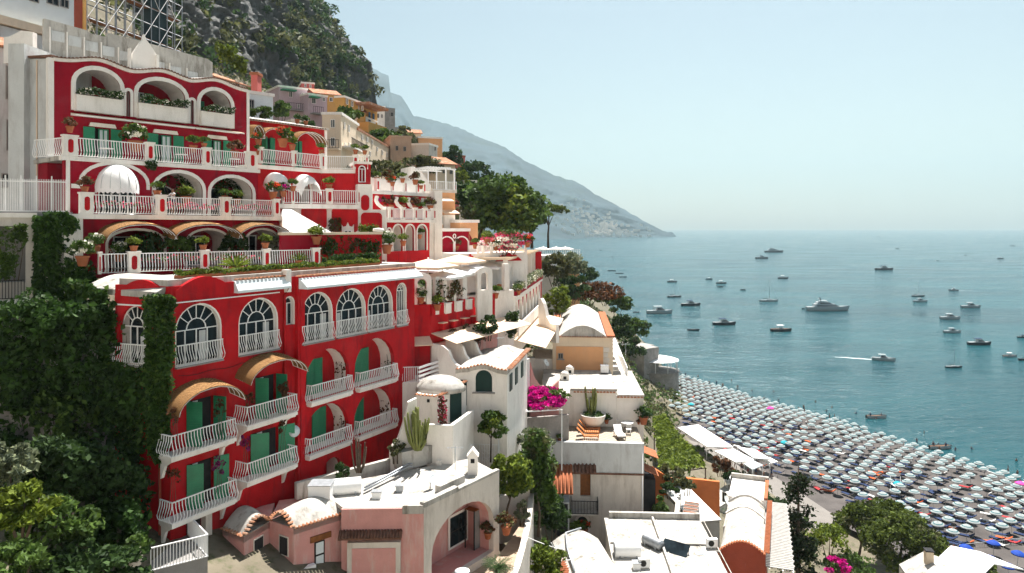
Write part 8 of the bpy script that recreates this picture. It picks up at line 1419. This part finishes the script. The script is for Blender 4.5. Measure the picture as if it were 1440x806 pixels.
# ================= ROOF CLUTTER AND SMALL THINGS =================
def antenna(px, py, d, h, label):
    c = P(px, py, d); t = thing('roof_antenna', label, 'antenna', c); m = MB(); m.tube([c, c+Vector((0, 0, h))], .025, STEEL, 5); m.build('mast', t); m = MB(); m.tube([c+Vector((-.5, 0, h*.93)), c+Vector((.5, .1, h*.93))], .015, STEEL, 4); [m.tube([c+Vector((x, -.25, h*.93)), c+Vector((x, .25, h*.93))], .01, STEEL, 4) for x in (-.4, -.2, 0, .2, .4)]; m.build('aerial', t)
for a in ((640, 662, 43, 1.5, 'thin aerial on the pink house roof left of the chimney'), (700, 500, 57, 1.5, 'thin aerial on the white house with the arched shutter'), (880, 505, 76, 1.7, 'thin aerial on the right end of the white flat roof')): antenna(*a)
def dish(px, py, d, r, label):
    c = P(px, py, d); t = thing('satellite_dish', label, 'satellite dish', c); m = MB(); n = Vector((.7, -.4, .5)).normalized(); a = n.cross(Vector((0, 0, 1))).normalized(); b = n.cross(a); o = c+Vector((0, 0, .7)); rows = [[o+(a*math.cos(k*math.pi/8)+b*math.sin(k*math.pi/8))*q+n*(q*q*.35) for k in range(16)] for q in (r*.05, r*.55, r)]
    for i in (0, 1): m.add(rows[i]+rows[i+1], [(j, (j+1) % 16, 16+(j+1) % 16, 16+j) for j in range(16)], PALE, True)
    m.build('reflector', t, normals=False); m = MB(); m.tube([c, o], .03, STEEL, 5); m.tube([o, o+n*r*.9], .015, STEEL, 4); m.build('mount', t)
for a in ((1022, 716, 62.5, .45, 'grey satellite dish on the rear roof of the red gabled house'), (768, 520, 73, .4, 'satellite dish on the left of the white flat roof'), (605, 688, 41, .35, 'small satellite dish on the pink house roof')): dish(*a)
def roof_box(px, py, d, w_, dp, h, label, name='roof_box', m_=PAINT):
    c = P(px, py, d); t = thing(name, label, 'roof unit', c); m = MB(); m.box(WF, c.x-w_/2, c.x+w_/2, -c.y-dp/2, -c.y+dp/2, c.z-.1, c.z+h, m_); m.build('case', t); m = MB(); m.box(WF, c.x-w_/2-.04, c.x+w_/2+.04, -c.y-dp/2-.04, -c.y+dp/2+.04, c.z+h, c.z+h+.05, STEEL); m.build('lid', t)
for a in ((985, 790, 51.5, .7, .5, .6, 'white vent box at the right of the bottom white roof'), (895, 800, 49.2, .5, .5, .45, 'small roof hatch at the front of the bottom white roof'), (850, 522, 73, .8, .6, .6, 'vent box at the middle of the white flat roof'), (530, 700, 39.6, .5, .4, .35, 'low white box in the middle of the pink house roof'), (562, 690, 40.6, .4, .4, .3, 'small grey hatch on the pink house roof', 'roof_hatch', STEEL), (745, 515, 74, 1.0, .8, .9, 'white stair head on the flat roof left end', 'stair_head', WHITE)): roof_box(*a)
t = thing('outdoor_stair', 'narrow white stair with terracotta treads between the dotted shed and the white roof', 'stair', P(962, 745, 62)); f = fpx(955, 61, 966, 66); m = MB(); L9 = 5.4
[m.box(f, i*.36, i*.36+.36, -.2, 1.1, 12, 17.3+.16*i, WHITE) for i in range(15)]; m.build('flight', t); m = MB(); [m.box(f, i*.36+.02, i*.36+.16, -.18, 1.08, 17.302+.16*i, 17.34+.16*i, TERRA) for i in range(15)]; m.build('treads', t)
t = thing('cable', 'dark cable looping across the crimson facade under the upper windows', 'cable', FA.W(2, .05, 37)); m = MB(); m.tube([FA.W(sA(250)+i*.55, .05, 37.6-.12*abs(math.sin(i*.9))) for i in range(14)], .014, IRON, 4); m.build('wire', t)
def tables(px, py, d, z, label):
    c = P(px, py, d); c.z = z; t = thing('cafe_table', label, 'table', c, 'tables on the hotel terraces'); m = MB(); m.lathe(c, [(.38, .7), (.4, .73), (0, .74)], CANVAS, 12); m.build('table_top', t); m = MB(); m.lathe(c, [(.2, 0), (.03, .04), (.03, .7)], IRON, 8); m.build('base', t)
for a in ((150, 205, D2(150)+1, Z1, 'white table behind the top railing before the first green window'), (255, 222, D2(255)+1, Z1, 'white table behind the top railing between the second and third green windows'), (330, 220, D2(330)+1.2, Z1, 'white table at the right end of the top terrace'), (175, 285, D3(175)+.8, Z2, 'white table behind the middle railing under the dome awning'), (300, 292, D3(300)+1, Z2, 'white table behind the middle railing near the right loggia'), (230, 365, DT(230)+1, 42.4, 'white table behind the lowest railing, left stretch'), (350, 362, DT(350)+1, 42.4, 'white table behind the lowest railing, right stretch')): tables(*a)
# more houses on the slope
f = fpx(498, 116, 520, 117); t = house('villa', 'small orange villa with two arches beside the ochre one', 'villa', f, 499, 514, 54, 63.6, 7, OCHRE, [(502, 148, 505, 155), (508, 149, 511, 156)], roof='tile')
f = fpx(408, 98, 440, 100); house('townhouse', 'low white house under the lilac terraces', 'house', f, 410, 436, 50, 59.6, 6, WHITE, [(415, 170, 419, 176), (427, 171, 431, 177)], STONE)
f = fpx(616, 100, 644, 102); house('townhouse', 'cream house behind the white pergola', 'house', f, 616, 640, 44, 53.8, 6, CREAM, [(622, 237, 626, 244), (632, 238, 636, 245)], STONE, roof='tile')
f = fpx(560, 86, 600, 88); house('terrace_block', 'long white terraced wall with small openings below the tan house', 'house', f, 556, 600, 46, 51.6, 4, WHITE, [(563, 240, 567, 247), (577, 241, 581, 248), (590, 242, 594, 249)], STONE)
f = fpx(585, 124, 632, 126); house('townhouse', 'peach house behind the grey beige house on the slope', 'house', f, 588, 622, 44, 60.5, 7, PEACH, [(596, 204, 600, 211), (610, 206, 614, 213)], STONE, roof='flat')
f = fpx(640, 118, 668, 119); house('townhouse', 'small white house among the trees under the salmon house', 'house', f, 655, 672, 40, 52.5, 5, WHITE, [(659, 262, 662, 268)], STONE)
f = fpx(296, 72, 352, 78); house('house', 'low house with a brown tiled roof behind the right end of the hotel parapet', 'house', f, 302, 346, 50, 60.2, 6, OLDW, [(312, 112, 318, 120), (330, 115, 336, 123)], STONE, roof='tile')
f = fpx(352, 74, 364, 74); house('chimney_tower', 'slim pink chimney tower beside the brown tiled roof', 'tower', f, 353, 362, 50, 60.8, 1.2, SALMON, (), roof='flat', coping=TERRA)
f = fpx(526, 128, 550, 129); house('townhouse', 'tiny white house between the blue shuttered house and the ruins', 'house', f, 528, 541, 56, 66.5, 5, WHITE, [(530, 160, 533, 166), (536, 161, 538, 166)], STONE)
f = fpx(566, 134, 596, 135); house('townhouse', 'small cream house below the dark stone tower house', 'house', f, 570, 592, 50, 62.6, 5, CREAM, [(574, 192, 577, 198), (583, 193, 586, 199)], STONE, roof='tile')
f = fpx(436, 132, 456, 133); house('townhouse', 'narrow rose house squeezed under the cliff above the lilac terraces', 'house', f, 424, 442, 60, 71.5, 5, SALMON, [(428, 118, 431, 123), (435, 119, 438, 124)], WHITE)
f = fpx(480, 100, 500, 101); house('townhouse', 'white block with two rows of windows behind the cream corner house', 'house', f, 484, 502, 52, 60.4, 5, WHITE, [(487, 168, 490, 173), (494, 169, 497, 174)], STONE)
tf9 = fpx(549, 108, 579, 109).off(.02); tan = next(o for o in COL.objects if o.get('label', '').startswith('tan plaster house')); wins(tan, tf9, [(556, 205, 560, 212), (567, 206, 571, 213)], STONE)
for i, (px, py, d) in enumerate(((905, 790, 49.4), (1000, 775, 52.5))):
    f = WF; c = P(px, py, d); f = Fr(c.x, c.y, 1, .1); ac_unit('air_conditioner', f, 0, 0, 21.45, ('air conditioner at the front of the bottom white roof', 'air conditioner by the red gable on the bottom white roof')[i])
